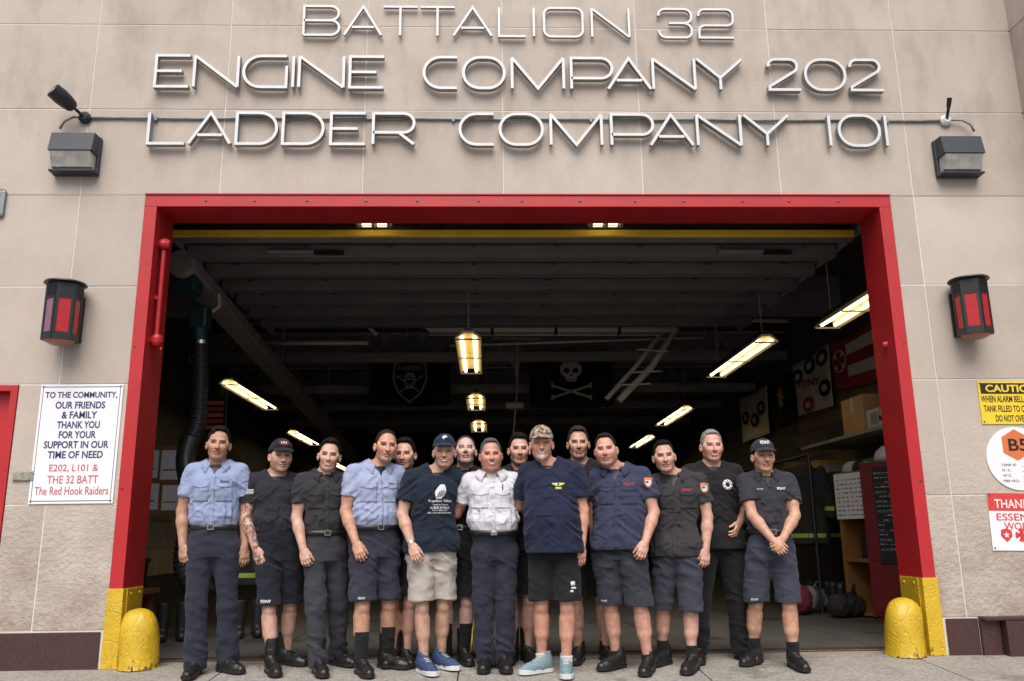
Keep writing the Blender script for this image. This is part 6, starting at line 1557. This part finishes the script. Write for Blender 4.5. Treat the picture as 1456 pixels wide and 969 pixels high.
        zz_ = .060 - 4.6 * q[0] ** 2 + (q[1] + .09) * .35; d_ = np.abs(q[2] - zz_) - .0042; e_ = (np.sqrt((q[0] / .075) ** 2 + ((q[1] + .078) / .088) ** 2) - 1) * .075
        vs_.F[sl_] = np.maximum(np.maximum(d_, e_), q[1] + .072) * hs; vv, qq_ = vs_.mesh(); npmesh('cap_visor', vv, qq_, cloth(P.hat.get('vc', P.hat['c']), P.hat.get('kind', 'cotton')), cap)
        cb = BVHTree.FromPolygons([tuple(p) for p in HV], [tuple(q) for q in HQ]); fwd = Vector(Rh @ np.array((0, 1, 0)))
        def capmark(v2, f2, m, name, off=.003):
            out = []
            for (a_, b_) in v2:
                o_ = Vector(hp_(a_, -.25, b_)); h_ = cb.ray_cast(o_, fwd); out.append((h_[0] if h_[0] is not None else o_ + fwd * .14 * hs) - fwd * off)
            meshobj(name, out, f2, m, cap)
        lg = P.hat.get('logo')
        if lg:
            kind, col_ = lg[0], lg[1]
            if kind == 'text':
                v, f = text_mesh(lg[2], 1.0, 0, 1, .04, res=2); xs = [p[0] for p in v]; zs_ = [p[1] for p in v]; W_, H_ = max(xs) - min(xs), max(zs_) - min(zs_)
                if lg[3]: capmark([(.034 * math.cos(t_), .098 + .021 * math.sin(t_)) for t_ in [2 * PI * k / 20 for k in range(20)]], [tuple(range(20))], lg[3], 'badge', .002)
                capmark([((p[0] - min(xs)) / W_ * lg[4] - lg[4] / 2, .098 + ((p[1] - min(zs_)) / H_ - .5) * lg[5]) for p in v], f, col_, 'lettering', .004)
            else:
                pts = [(-.012, .080), (-.006, .092), (-.018, .098), (-.010, .108), (.004, .114), (.018, .108), (.022, .098), (.010, .099), (.002, .090)]; capmark(pts, [tuple(range(len(pts)))], col_, 'emblem', .004)
    return dict(smarks=smarks, root=root, shirt=shirt, bottom=pants, stext=stext, patch=patch, bvh=bvh, pb=pb, chest=chest, proj=proj, H=H, s=s, sx=sx, hx=hx, arms=arms, legs=legs, body=body, feet=feet)
# ------------------------------------------------------------------ the crew
LB = (.25, .30, .46); NV = (.024, .026, .042); BK = (.013, .013, .017); CH = (.030, .029, .034)
T1 = (.45, .27, .19); T2 = (.40, .235, .165); T3 = (.50, .31, .24)
def fdny(r, x, z, m, wd=.075, ht=.022, txt='FDNY', rot=0, tree=None, off=.009):
    X, Z = r['chest'](x, z); return r['stext'](txt, X, Z, ht * r['s'], wd * r['s'], m, r['shirt'] if tree is None else r['bottom'], r['bvh'] if tree is None else tree, rot=rot, off=max(off, .012))
def marks(r, x, z, m, wd, ht):
    X, Z = r['chest'](x, z); r['smarks'](X, Z, ht * r['s'], wd * r['s'], m)
def hemtext(r, side, zf, m='thread_white', wd=.052, ht=.017):
    hp, kn, an = r['legs'][side]; Z = zf * r['H']; t = (hp[2] - Z) / (hp[2] - kn[2]); X = hp[0] + (kn[0] - hp[0]) * t + (-.035 if side == 0 else .03)
    r['stext']('FDNY', X, Z, ht, wd, m, r['bottom'], r['pb'], off=.006)
def sleeve_patch(r, q):
    a, e = r['arms'][q][:2]; c = a + (e - a) * .22; sg = 1 if q else -1
    X, Z = c[0] + sg * .030, c[2]
    sh = lambda u, v, cx, cz, wd, ht: (cx + (u - .5) * wd * (1 if v > .35 else .45 + .55 * v / .35), cz + (v - .5) * ht)
    p = r['patch']('shoulder_patch', X, Z, .060, .080, .004, 'patch_orange', r['shirt'], shape=sh, nx=6, nz=8)
    r['patch']('patch_field', X, Z - .006, .042, .048, .0055, 'thread_white', p, shape=sh, nx=4, nz=5)
    r['patch']('patch_canton', X - .006, Z + .006, .022, .018, .007, 'patch_blue', p, nx=3, nz=3)
crew = [
 dict(label='man in light blue shirt and long trousers at the left end of the group', head=(312, 608), feet=((275, 962), (322, 956)), hip=303, sh=307, yaw=6, hyaw=14, tilt=3, w=.98, tone=(.38, .22, .15), style='swept', top='shirt', topc=LB, bottom='trousers', botc=NV, shoe='boot', stub=.3,
      armL=((-.20, .04, -1), (.14, -.22, -1)), armR=((.16, .12, -1), (.05, -.10, -1)), curlL=1.35, hpitch=2, toe=(-4, 48)),
 dict(label='man with a tattooed arm and a cap with a red patch', head=(399, 625), feet=((382, 962), (412, 944)), hip=397, sh=391, yaw=22, hyaw=26, w=1.0, b=.03, neckh=.10, tone=T3, style='buzz', hair=(.05, .04, .035), top='tee', tucked=True, belt=False, topc=(.020, .020, .027), bottom='shorts', botc=(.012, .013, .022), hem=.275, shoe='boot', stub=.5, tattoo=True,
      armL=((-.12, -.02, -1), (.34, -.30, -1)), armR=((.2, .2, -1), (.0, .05, -1)), curlL=.7, hat=dict(c=(.012, .013, .022), logo=('text', 'thread_white', '101', 'thread_red', .040, .018)), toe=(4, 40), hpitch=-2, sleeve=.60),
 dict(label='smiling man in charcoal shirt and charcoal long trousers, third from the left', head=(468, 625), feet=((453, 960), (482, 946)), hip=462, sh=461, yaw=20, hyaw=8, tilt=5, w=.96, tone=T3, style='full', smile=1, top='shirt', topc=CH, bottom='trousers', botc=(.036, .037, .048), shoe='boot', stub=.2,
      armL=((-.12, -.0, -1), (.20, -.38, -1)), armR=((.2, .2, -1), (.0, .05, -1)), curlL=.8, toe=(2, 30)),
 dict(label='tall man in light blue shirt and navy shorts', head=(549, 611), feet=((515, 960), (553, 950)), hip=533, sh=534, yaw=24, hyaw=16, tilt=4, w=1.0, b=.03, tone=(.46, .26, .18), style='receding', hair=(.035, .022, .015), smile=.4, top='shirt', topc=(.29, .33, .48), bottom='shorts', botc=(.030, .032, .050), hem=.285, shoe='boot', sock=.30, under=(.012, .015, .03),
      armL=((-.16, .0, -1), (.24, -.48, -1)), armR=((.3, .4, -1), (.0, .2, -1)), curlL=.7, toe=(2, 34), leg=1.05),
 dict(label='dark haired man in black, half hidden behind the tall man in light blue', head=(576, 624), feet=((560, 940), (578, 940)), ydepth=-.02, hip=573, sh=573, yaw=0, hyaw=-6, w=.88, tone=T3, style='full', top='tee', topc=BK, bottom='shorts', botc=BK, hem=.30, shoe='boot', stub=.5,
      armL=((-.06, .2, -1), (0, .0, -1)), armR=((.05, .2, -1), (-.05, .0, -1))),
 dict(label='smiling older man in printed navy tee shirt, khaki shorts and navy cap', head=(632, 618), feet=((604, 958), (628, 951)), hip=614, sh=616, yaw=14, hyaw=2, w=.98, tone=(.47, .29, .21), style='buzz', hair=(.25, .23, .21), smile=1, squint=.6, top='tee', topc=(.010, .016, .030), bottom='shorts', botc=(.38, .345, .31), hem=.290, tophem=.492, shoe='sneaker2', sock=.12, sockc=(.02, .02, .03), leg=.98, loose=1,
      armL=((-.24, -.10, -1), (.26, -.50, -1)), armR=((.35, .5, -1), (.6, .5, -.3)), curlL=.6, hat=dict(c=(.014, .022, .055), logo=('horse', 'thread_white')), toe=(14, 30), brow=(.16, .12, .09), baggy=1.08, sleeve=.66, wrinkle=1.2),
 dict(label='pale man with closed eyes and raised chin behind the white shirted officer', head=(662, 619), feet=((633, 940), (660, 940)), ydepth=.02, hip=652, sh=660, yaw=0, hyaw=2, hpitch=14, w=.90, tone=(.52, .36, .31), style='receding', hair=(.05, .04, .035), squint=.3, stub=.35, top='shirt', topc=BK, bottom='shorts', botc=BK, hem=.28, shoe='boot', open=1,
      armL=((-.05, .25, -1), (0, .0, -1)), armR=((.05, .25, -1), (-.0, .0, -1)), sock=.3),
 dict(label='grey haired officer in a white shirt and long navy trousers', head=(698, 624), feet=((690, 953), (717, 953)), hip=703, sh=699, yaw=0, hyaw=3, tilt=-2, w=1.0, b=.055, neckh=.16, tone=(.46, .24, .17), style='grey', hair=(.13, .13, .13), hairline=.108, smile=.6, squint=.7, top='shirt', topc=(.54, .54, .59), bottom='trousers', botc=(.022, .025, .040), shoe='shoe', open=1, under=(.55, .55, .6), buckle=True, baggy=1.02, stub=.1,
      armL=((-.42, .40, -1), (-.60, .55, -.35)), armR=((.42, .40, -1), (.60, .55, -.35)), toe=(-6, 6), brow=(.08, .07, .065)),
 dict(label='dark haired man behind, between the white shirt and the camouflage cap', head=(738, 617), feet=((728, 940), (750, 940)), ydepth=.02, hip=739, sh=740, yaw=0, hyaw=2, w=.90, tone=T3, style='full', hairline=.090, stub=.45, top='tee', topc=BK, bottom='shorts', botc=BK, hem=.29, shoe='boot',
      armL=((-.05, .25, -1), (0, .0, -1)), armR=((.05, .25, -1), (.0, .0, -1))),
 dict(label='man with grey goatee in a navy tee shirt, camouflage cap and black shorts', head=(770, 606), feet=((770, 957), (805, 961)), hip=789, sh=783, yaw=-10, hyaw=-3, w=1.0, b=.085, tone=(.50, .27, .19), style='grey', hair=(.36, .33, .30), goatee=True, stub=.0, smile=.6, squint=.55, top='tee', topc=(.013, .017, .042), bottom='shorts', botc=(.012, .012, .015), hem=.288, tophem=.478, shoe='sneaker', sock=.135, sockc=(.5, .5, .5), loose=1,
      armL=((-.35, .5, -1), (-.6, .5, -.3)), armR=((.20, .02, -1), (-.06, -.16, -1)), curlR=.45, hat=dict(c=(.3, .2, .15), kind='camo'), toe=(-48, 6), sleeve=.70, brow=(.2, .15, .12), baggy=1.02),
 dict(label='tall man in plain black tee shirt standing behind, right of the camouflage cap', head=(822, 608), feet=((822, 941), (862, 941)), ydepth=-.02, hip=832, sh=826, yaw=-4, hyaw=-4, w=.95, tone=(.46, .28, .21), style='full', hair=(.06, .04, .028), smile=.4, top='tee', topc=BK, bottom='shorts', botc=BK, hem=.27, shoe='shoe',
      armL=((-.02, .05, -1), (.06, -.15, -1)), armR=((.05, .25, -1), (.0, .1, -1)), curlL=.7),
 dict(label='heavy built man in untucked navy shirt with FDNY in red and navy shorts', head=(861, 616), feet=((876, 951), (922, 957)), hip=880, sh=881, yaw=-16, hyaw=-13, tilt=-5, w=1.02, b=.06, neckh=.12, tone=(.50, .28, .21), style='short', hair=(.03, .022, .018), smile=.3, top='shirt', tucked=False, topc=(.034, .041, .078), bottom='shorts', botc=(.032, .034, .046), hem=.262, tophem=.498, shoe='shoe', sock=.13, wrinkle=1.3, under=(.02, .025, .06),
      armL=((-.15, .15, -1), (.0, .1, -1)), armR=((.26, -.06, -1), (-.30, -.52, -1)), curlR=.8, toe=(-34, -6), leg=1.06),
 dict(label='young man in untucked charcoal shirt with orange shoulder patch and shorts', head=(944, 626), feet=((942, 946), (984, 955)), hip=962, sh=964, yaw=-18, hyaw=-8, tilt=-5, w=.97, tone=(.48, .29, .22), style='short', hairline=.094, stub=.15, top='shirt', tucked=False, topc=(.034, .032, .036), bottom='shorts', botc=(.036, .040, .056), hem=.245, tophem=.478, shoe='shoe', sock=.19, wrinkle=1.2,
      armL=((-.15, .15, -1), (.0, .1, -1)), armR=((.16, .0, -1), (-.10, -.26, -1)), curlR=.75, toe=(-30, -12), leg=1.0),
 dict(label='tall grey haired man in black tee shirt with round white emblem and black trousers', head=(1011, 612), feet=((992, 940), (1056, 940)), ydepth=-.08, hip=1020, sh=1014, yaw=0, hyaw=-2, w=1.04, b=.02, neckh=.06, tone=(.52, .30, .23), style='grey', hair=(.36, .34, .32), smile=1, squint=.6, top='tee', topc=(.012, .012, .014), bottom='trousers', botc=(.010, .010, .012), shoe='boot', stub=.0, tophem=.475,
      armL=((-.2, .15, -1), (.1, .1, -1)), armR=((.42, .25, -1), (-.50, -.62, -.52), dict(dir=(-.5, -.62, -.75), thumb=(-.2, -.5, .8))), curlR=.5, baggy=1.12, brow=(.14, .11, .09)),
 dict(label='man in charcoal polo shirt and cap with hands clasped, at the right end', head=(1084, 625), feet=((1073, 944), (1132, 951)), hip=1095, sh=1090, yaw=-4, hyaw=-3, w=1.0, tone=(.46, .265, .18), style='buzz', hair=(.02, .015, .012), smile=.3, squint=.7, top='polo', tucked=True, topc=(.032, .031, .040), bottom='shorts', botc=(.038, .043, .064), hem=.272, shoe='shoe', sock=.20, leg=1.05,
      handin=((-.030, -.215, .985), (.060, -.195, .995)), curlL=.9, curlR=.9, hat=dict(c=(.028, .030, .042), logo=('text', 'thread_white', 'FDNY', None, .072, .026)), toe=(-42, 8), stub=.15),
]
PEOPLE = []
import time as _t
for i, sp in enumerate(crew):
    sp['seed'] = i * 1.37 + 1
    t0 = _t.time(); r = person(sp); PEOPLE.append(r)
    print('person', i + 1, 'H %.2f y %.2f' % (r['H'], r['root'].location.y), 'verts', len(r['body'].data.vertices), '%.1fs' % (_t.time() - t0))
try:
    p = PEOPLE
    fdny(p[0], .088, .768, 'thread_navy', .07, .02); marks(p[0], -.088, .768, 'thread_navy', .06, .009)
    hemtext(p[1], 0, .293, wd=.075, ht=.022)
    a, e_ = p[1]['arms'][0][:2]; c = a + (e_ - a) * .30
    fl = p[1]['patch']('flag_patch', c[0] - .012, c[2], .055, .038, .004, 'thread_white', p[1]['shirt'])
    for k in range(3): p[1]['patch']('stripe', c[0] - .012, c[2] - .012 + k * .012, .055, .004, .0055, 'screw', fl, nx=4, nz=1)
    marks(p[2], -.07, .765, 'thread_red', .055, .012)
    fdny(p[3], .088, .766, 'thread_navy', .05, .014); marks(p[3], -.088, .768, 'thread_navy', .06, .009); hemtext(p[3], 0, .298)
    q = p[5]      # chest print: an oval figure, script line and event text
    X, Z = q['chest'](.035, .748)
    sh = lambda u, v, cx, cz, wd, ht: (cx + (u - .5) * wd * (.35 + .65 * math.sin(PI * min(.98, max(.06, v))) ) + (v - .5) * .03, cz + (v - .5) * ht)
    pr = q['patch']('print', X, Z, .085, .115, .003, 'thread_white', q['shirt'], shape=sh)
    q['patch']('print_shade', X + .004, Z - .012, .055, .05, .0045, 'thread_navy', pr, shape=sh)
    for k in range(4): q['patch']('print_stripe', X - .018 + k * .013, Z - .014, .0045, .045, .006, 'thread_white', pr, nx=1, nz=4, shape=lambda u, v, cx, cz, wd, ht: (cx + (u - .5) * wd + (v - .5) * .02, cz + (v - .5) * ht))
    for s_, dz, wd_, ht_ in (('Stephen Siller', -.072, .19, .024), ('Tunnel to Towers', -.098, .13, .013), ('5K RUN & WALK', -.122, .16, .019), ('NEW YORK CITY', -.143, .12, .011), ('FOLLOW THE FOOTSTEPS', -.162, .19, .011)):
        q['stext'](s_, X - .003, Z + dz, ht_, wd_, 'thread_white', q['shirt'], bold=.02, off=.004)
    # white shirt: pen
    q = p[7]; X, Z = q['chest'](.088, .765); h = q['proj'](q['bvh'], X, Z, .008)
    if h: MB().tube([h, h + Vector((0, 0, .05))], .004, 8).build('pen', 'black', q['shirt'])
    q = p[9]; X, Z = q['chest'](.070, .752)
    for k in (-1, 1):
        q['patch']('wing_print', X + k * .026, Z, .045, .028, .004, 'thread_yellow', q['shirt'], nx=5, nz=3, shape=lambda u, v, cx, cz, wd, ht, k=k: (cx + (u - .5) * wd, cz + (v - .5) * ht * (1.1 - .8 * (u if k > 0 else 1 - u)) + .010 * (u if k > 0 else 1 - u)))
    q['patch']('emblem', X, Z - .026, .05, .016, .004, 'thread_yellow', q['shirt'], nx=4, nz=3); q['patch']('emblem', X, Z + .004, .012, .03, .006, 'patch_blue', q['shirt'], nx=2, nz=3)
    X = q['legs'][1][0][0] + .05; 
    for dx, dz, a_, b_ in ((0, .02, .03, .03), (.005, -.012, .035, .014), (-.008, -.035, .022, .014)): q['patch']('shorts_print', X + dx, .345 * q['H'] + dz, a_, b_, .005, 'thread_white', q['bottom'], tree=q['pb'], nx=3, nz=3)
    fdny(p[11], .088, .772, 'thread_red', .08, .024); marks(p[11], -.088, .772, 'thread_dkred', .06, .012); sleeve_patch(p[11], 1); hemtext(p[11], 0, .285)
    fdny(p[12], .084, .770, 'thread_red', .08, .022); marks(p[12], -.088, .770, 'thread_dkred', .06, .012); sleeve_patch(p[12], 1)
    q = p[13]; X, Z = q['chest'](.085, .752)
    ring = lambda u, v, cx, cz, wd, ht: (cx + math.cos(2 * PI * u) * (wd / 2) * (.45 + .55 * v), cz + math.sin(2 * PI * u) * (ht / 2) * (.45 + .55 * v))
    q['patch']('round_emblem', X, Z, .085, .085, .004, 'thread_white', q['shirt'], nx=28, nz=2, shape=ring)
    for k in range(8):
        q['patch']('emblem_mark', X + .033 * math.cos(k * PI / 4), Z + .033 * math.sin(k * PI / 4), .008, .008, .0052, 'black', q['shirt'], nx=1, nz=1)
    fdny(p[14], .085, .775, 'thread_white', .070, .022); marks(p[14], -.085, .775, 'thread_white', .055, .011); hemtext(p[14], 0, .287)
    # watch on the wrist of the man in khaki shorts
    a, e_, w_ = p[5]['arms'][0][:3]; d = Vector(w_ - e_).normalized(); c = Vector(w_) - d * .012
    M = Matrix.Translation(c) @ d.to_track_quat('Z', 'Y').to_matrix().to_4x4()
    mb = MB(); mb.lathe([(.026, -.008), (.032, -.007), (.032, .007), (.026, .008)], 24, M); wt = mb.build('watch', 'chrome', p[5]['root'], smooth=False)
except Exception as ex:
    import traceback; traceback.print_exc(); raise
# ------------------------------------------------------------------ turnout gear and loose things
def coat(px, y, zt, L, label, w=.26, seed=0, xx=None, rz=0):
    x = at(px, 700, y).x if xx is None else xx
    e = thing('turnout_coat', label, 'coat', (x, y, 0), rz, 'turnout coats hanging in the garage')
    V = Vox((-.45, -.25, zt - L - .05), (.45, .25, zt + .12), .011)
    V.loft(np.array([zt - L, zt - L * .5, zt - .1, zt - .02, zt + .03]), [0] * 5, [0] * 5, [w * .95, w * .88, w, w * .7, .09], [.12, .11, .12, .09, .05], [.12, .11, .11, .08, .05], 2.3, .03)
    for q in (-1, 1): V.cone((q * w * .78, 0, zt - .07), (q * (w + .05), -.02, zt - L * .62), .075, .062, .04)
    v, f = V.mesh(); N = normals(v, f); v = v + N * ((1 - np.abs(vnoise(v * np.array((14, 10, 6)) + seed)) * 2) * .014)[:, None]
    c = npmesh('coat_body', v, f, 'gear', e); t = BVHTree.FromPolygons([tuple(p) for p in v], [tuple(q) for q in f])
    for zz, x0, x1 in ((zt - L * .45, -w * .8, -w * .1), (zt - L + .10, -w * .85, w * .85), (zt - L * .55, -w - .09, -w + .03), (zt - L * .55, w - .03, w + .09)):
        vv = []; n = 12
        for i in range(n + 1):
            X = x0 + (x1 - x0) * i / n
            for dz in (-.025, .025):
                h = t.ray_cast(Vector((X, -1, zz + dz)), Vector((0, 1, 0))); vv.append((X, (h[0].y if h[0] else -.05) - .005, zz + dz))
        meshobj('reflective_band', vv, [(2 * i, 2 * i + 2, 2 * i + 3, 2 * i + 1) for i in range(n)], 'hivis', c)
rail = MB(); rail.tube([(4.1, 3.5, 1.95), (4.1, 7.1, 1.95)], .02, 8); rail.tube([(4.1, 3.5, .0), (4.1, 3.5, 1.95)], .02, 8); rail.tube([(4.1, 7.1, .0), (4.1, 7.1, 1.95)], .02, 8)
tag(rail.build('coat_rail', 'black'), 'steel rail carrying the turnout coats on the right', 'rack')
labs = ['nearest turnout coat on the right, hanging beside the orange shelf', 'second turnout coat from the orange shelf', 'third turnout coat from the orange shelf', 'fourth turnout coat from the orange shelf, behind the man in the polo shirt', 'fifth turnout coat from the orange shelf, far along the rail']
for k in range(5): coat(0, 3.7 + k * .62, 1.80 - .03 * k, .95, labs[k], xx=4.1 + .08 * (k % 2), seed=k * 3.3, rz=R(-35 - 10 * (k % 2)))
coat(352, 2.6, 1.35, .85, 'turnout coat with lime band hanging behind the tattooed man', seed=9, w=.24)
coat(336, 3.1, 1.65, .95, 'turnout coat half hidden behind the first man', seed=4, w=.24)
def helmet(x, y, z, m, label):
    e = thing('helmet', label, 'helmet', (x, y, z), 0, 'helmets above the lockers')
    h = MB(); h.lathe([(.125, .0), (.128, .03), (.115, .09), (.07, .135), (0, .15)], 22, Matrix.Scale(1.2, 4, (0, 1, 0))); h.build('shell', m, e, smooth=True)
    h = MB(); h.lathe([(.12, .0), (.175, -.012), (.178, -.002), (.122, .012)], 26, Matrix.Scale(1.2, 4, (0, 1, 0))); h.build('brim', m, e)
for k, (y, m, l) in enumerate(((1.45, 'greenplastic', 'green helmet on the orange shelf unit'), (1.62, 'gear', 'black helmet beside the green helmet on the shelf unit'), (1.86, 'whitebox', 'white helmet at the far end of the shelf unit'))):
    helmet(4.62 - .02 * k, y + 1.46, 1.703, m, l)
def duffel(x, y, r, L, m, label, rz=0):
    V = Vox((-.5, -.35, -.02), (.5, .35, .5), .011); V.cone((-L / 2, 0, r), (L / 2, 0, r * .95), r, r * .92, .03); V.plane(V.lo, V.lo + 2, (0, 0, -1), 0)
    v, f = V.mesh(); N = normals(v, f); v = v + N * (vnoise(v * 16 + x) * .018)[:, None]; v[:, 2] = np.maximum(v[:, 2], 0)
    e = thing('kit_bag', label, 'bag', (x, y, .025), rz, 'kit bags on the garage floor'); npmesh('bag_body', v, f, m, e)
    s = MB(); s.tube([(-.1, -r * .5, r * 1.7), (-.06, -r * .7, r * 2.1), (.06, -r * .7, r * 2.1), (.1, -r * .5, r * 1.7)], .012, 6); s.build('strap', 'black', e)
MT['maroon'] = mat('maroon_cloth', (.16, .02, .05), .8, var=.2)
duffel(4.2, 3.0, .13, .26, 'gear', 'grey kit bag at the foot of the orange shelf', .4)
duffel(3.85, 3.6, .17, .4, 'maroon', 'maroon kit bag behind the man in the polo shirt', 1.2)
duffel(4.05, 3.75, .16, .3, 'steel', 'pale kit bag beside the maroon one', .8)
for k, (px, y) in enumerate(((248, 1.4), (300, 2.0), (690, 9.0), (1010, 8.0))): pass
def boots(px, y, label):
    p = at(px, 900, y); e = thing('fire_boots', label, 'boots', (p.x, y, .022), R(20))
    for q in (-.09, .09):
        V = Vox((q - .09, -.26, -.01), (q + .09, .12, .42), .008); V.cone((q, 0, .06), (q, 0, .36), .055, .065, .02); V.cone((q, 0, .05), (q, -.14, .045), .05, .045, .03); V.plane(V.lo, V.lo + 1, (0, 0, 1), .36); V.plane(V.lo, V.lo + 1, (0, 0, -1), 0)
        v, f = V.mesh(); npmesh('boot', v, f, 'rubber', e)
boots(244, 1.7, 'pair of black fire boots behind the rubbish bin'); boots(352, 1.9, 'pair of black fire boots behind the tattooed man')

# more kit along both side walls
def clutter(x, y, z, side, n, seed, where):
    rg = random.Random(seed); names = (('tool_box', 'locker', 'red tool box'), ('plastic_crate', 'gear', 'black crate'), ('carton_box', 'cardboard', 'brown carton'), ('paint_tin', 'steel', 'grey tin'), ('plastic_tub', 'whitebox', 'pale tub'), ('jerry_can', 'yellow2', 'yellow can'))
    yy = y
    for k in range(n):
        nm, m, lb = names[(seed + k) % 6]; w = rg.uniform(.22, .38); h = rg.uniform(.16, .34); d = rg.uniform(.26, .36); x0 = x - d if side > 0 else x
        e = thing(nm, lb + ' ' + where, 'container', (x0, yy, z), 0)
        if nm == 'paint_tin': MB().lathe([(.11, 0), (.115, .01), (.115, h), (.12, h + .008), (.105, h + .01), (0, h + .004)], 20, Matrix.Translation((.13, .13, 0))).build('tin_body', m, e)
        else:
            MB().box((0, 0, 0), (d, w, h), bev=.012).build('container_body', m, e); MB().box((-.006, -.006, h + .001), (d + .006, w + .006, h + .02), bev=.004).build('lid', m, e)
            hx = -.012 if side > 0 else d; MB().box((hx, w * .35, h * .6), (hx + .012, w * .65, h * .68), bev=.003).build('handle', 'steel', e)
        yy += w + rg.uniform(.03, .10)
def wall_shelf(x0, x1, y0, y1, z, label):
    e = thing('wall_shelf', label, 'shelf', (x0, y0, z))
    MB().box((0, 0, 0), (x1 - x0, y1 - y0, .035)).build('shelf_board', 'oak', e)
    for t in (.12, .5, .88): MB().box((.02, (y1 - y0) * t, -.22), (x1 - x0 - .02, (y1 - y0) * t + .03, -.001)).build('shelf_bracket', 'steel', e)
wall_shelf(-5.19, -4.75, 3.8, 9.0, 1.55, 'long wooden shelf of kit on the left garage wall'); clutter(-5.15, 3.85, 1.587, -1, 6, 1, 'on the long left hand shelf')
wall_shelf(4.9, 5.31, 5.0, 10.5, 1.75, 'long wooden shelf of kit on the right garage wall'); clutter(5.28, 5.1, 1.787, 1, 6, 4, 'on the long right hand shelf')
clutter(-4.75, 2.9, .022, -1, 5, 2, 'on the floor by the left wall')
coat(0, 4.3, 1.75, .9, 'turnout coat on the right wall behind the rail', xx=4.75, seed=21, rz=R(-60))
coat(0, 5.3, 1.72, .9, 'farther turnout coat on the right wall behind the rail', xx=4.75, seed=27, rz=R(-60))
for k in range(4):
    p_ = (4.35 + .05 * (k % 2), 3.35 + k * .36); e = thing('fire_boots', ('nearest', 'second', 'third', 'farthest')[k] + ' pair of black fire boots under the hanging coats', 'boots', (p_[0], p_[1], .022), R(-60), 'boots in a row under the coats')
    for q in (-.075, .075):
        MB().lathe([(.05, 0), (.052, .05), (.05, .30), (.056, .36), (.045, .36), (0, .34)], 14, Matrix.Translation((q, 0, 0))).build('boot_shaft', 'rubber', e, smooth=True)
        MB().lathe([(.048, 0), (.05, .03), (.042, .075), (0, .09)], 14, Matrix.Translation((q, -.07, 0)) @ Matrix.Scale(1.8, 4, (0, 1, 0))).build('boot_foot', 'rubber', e, smooth=True)
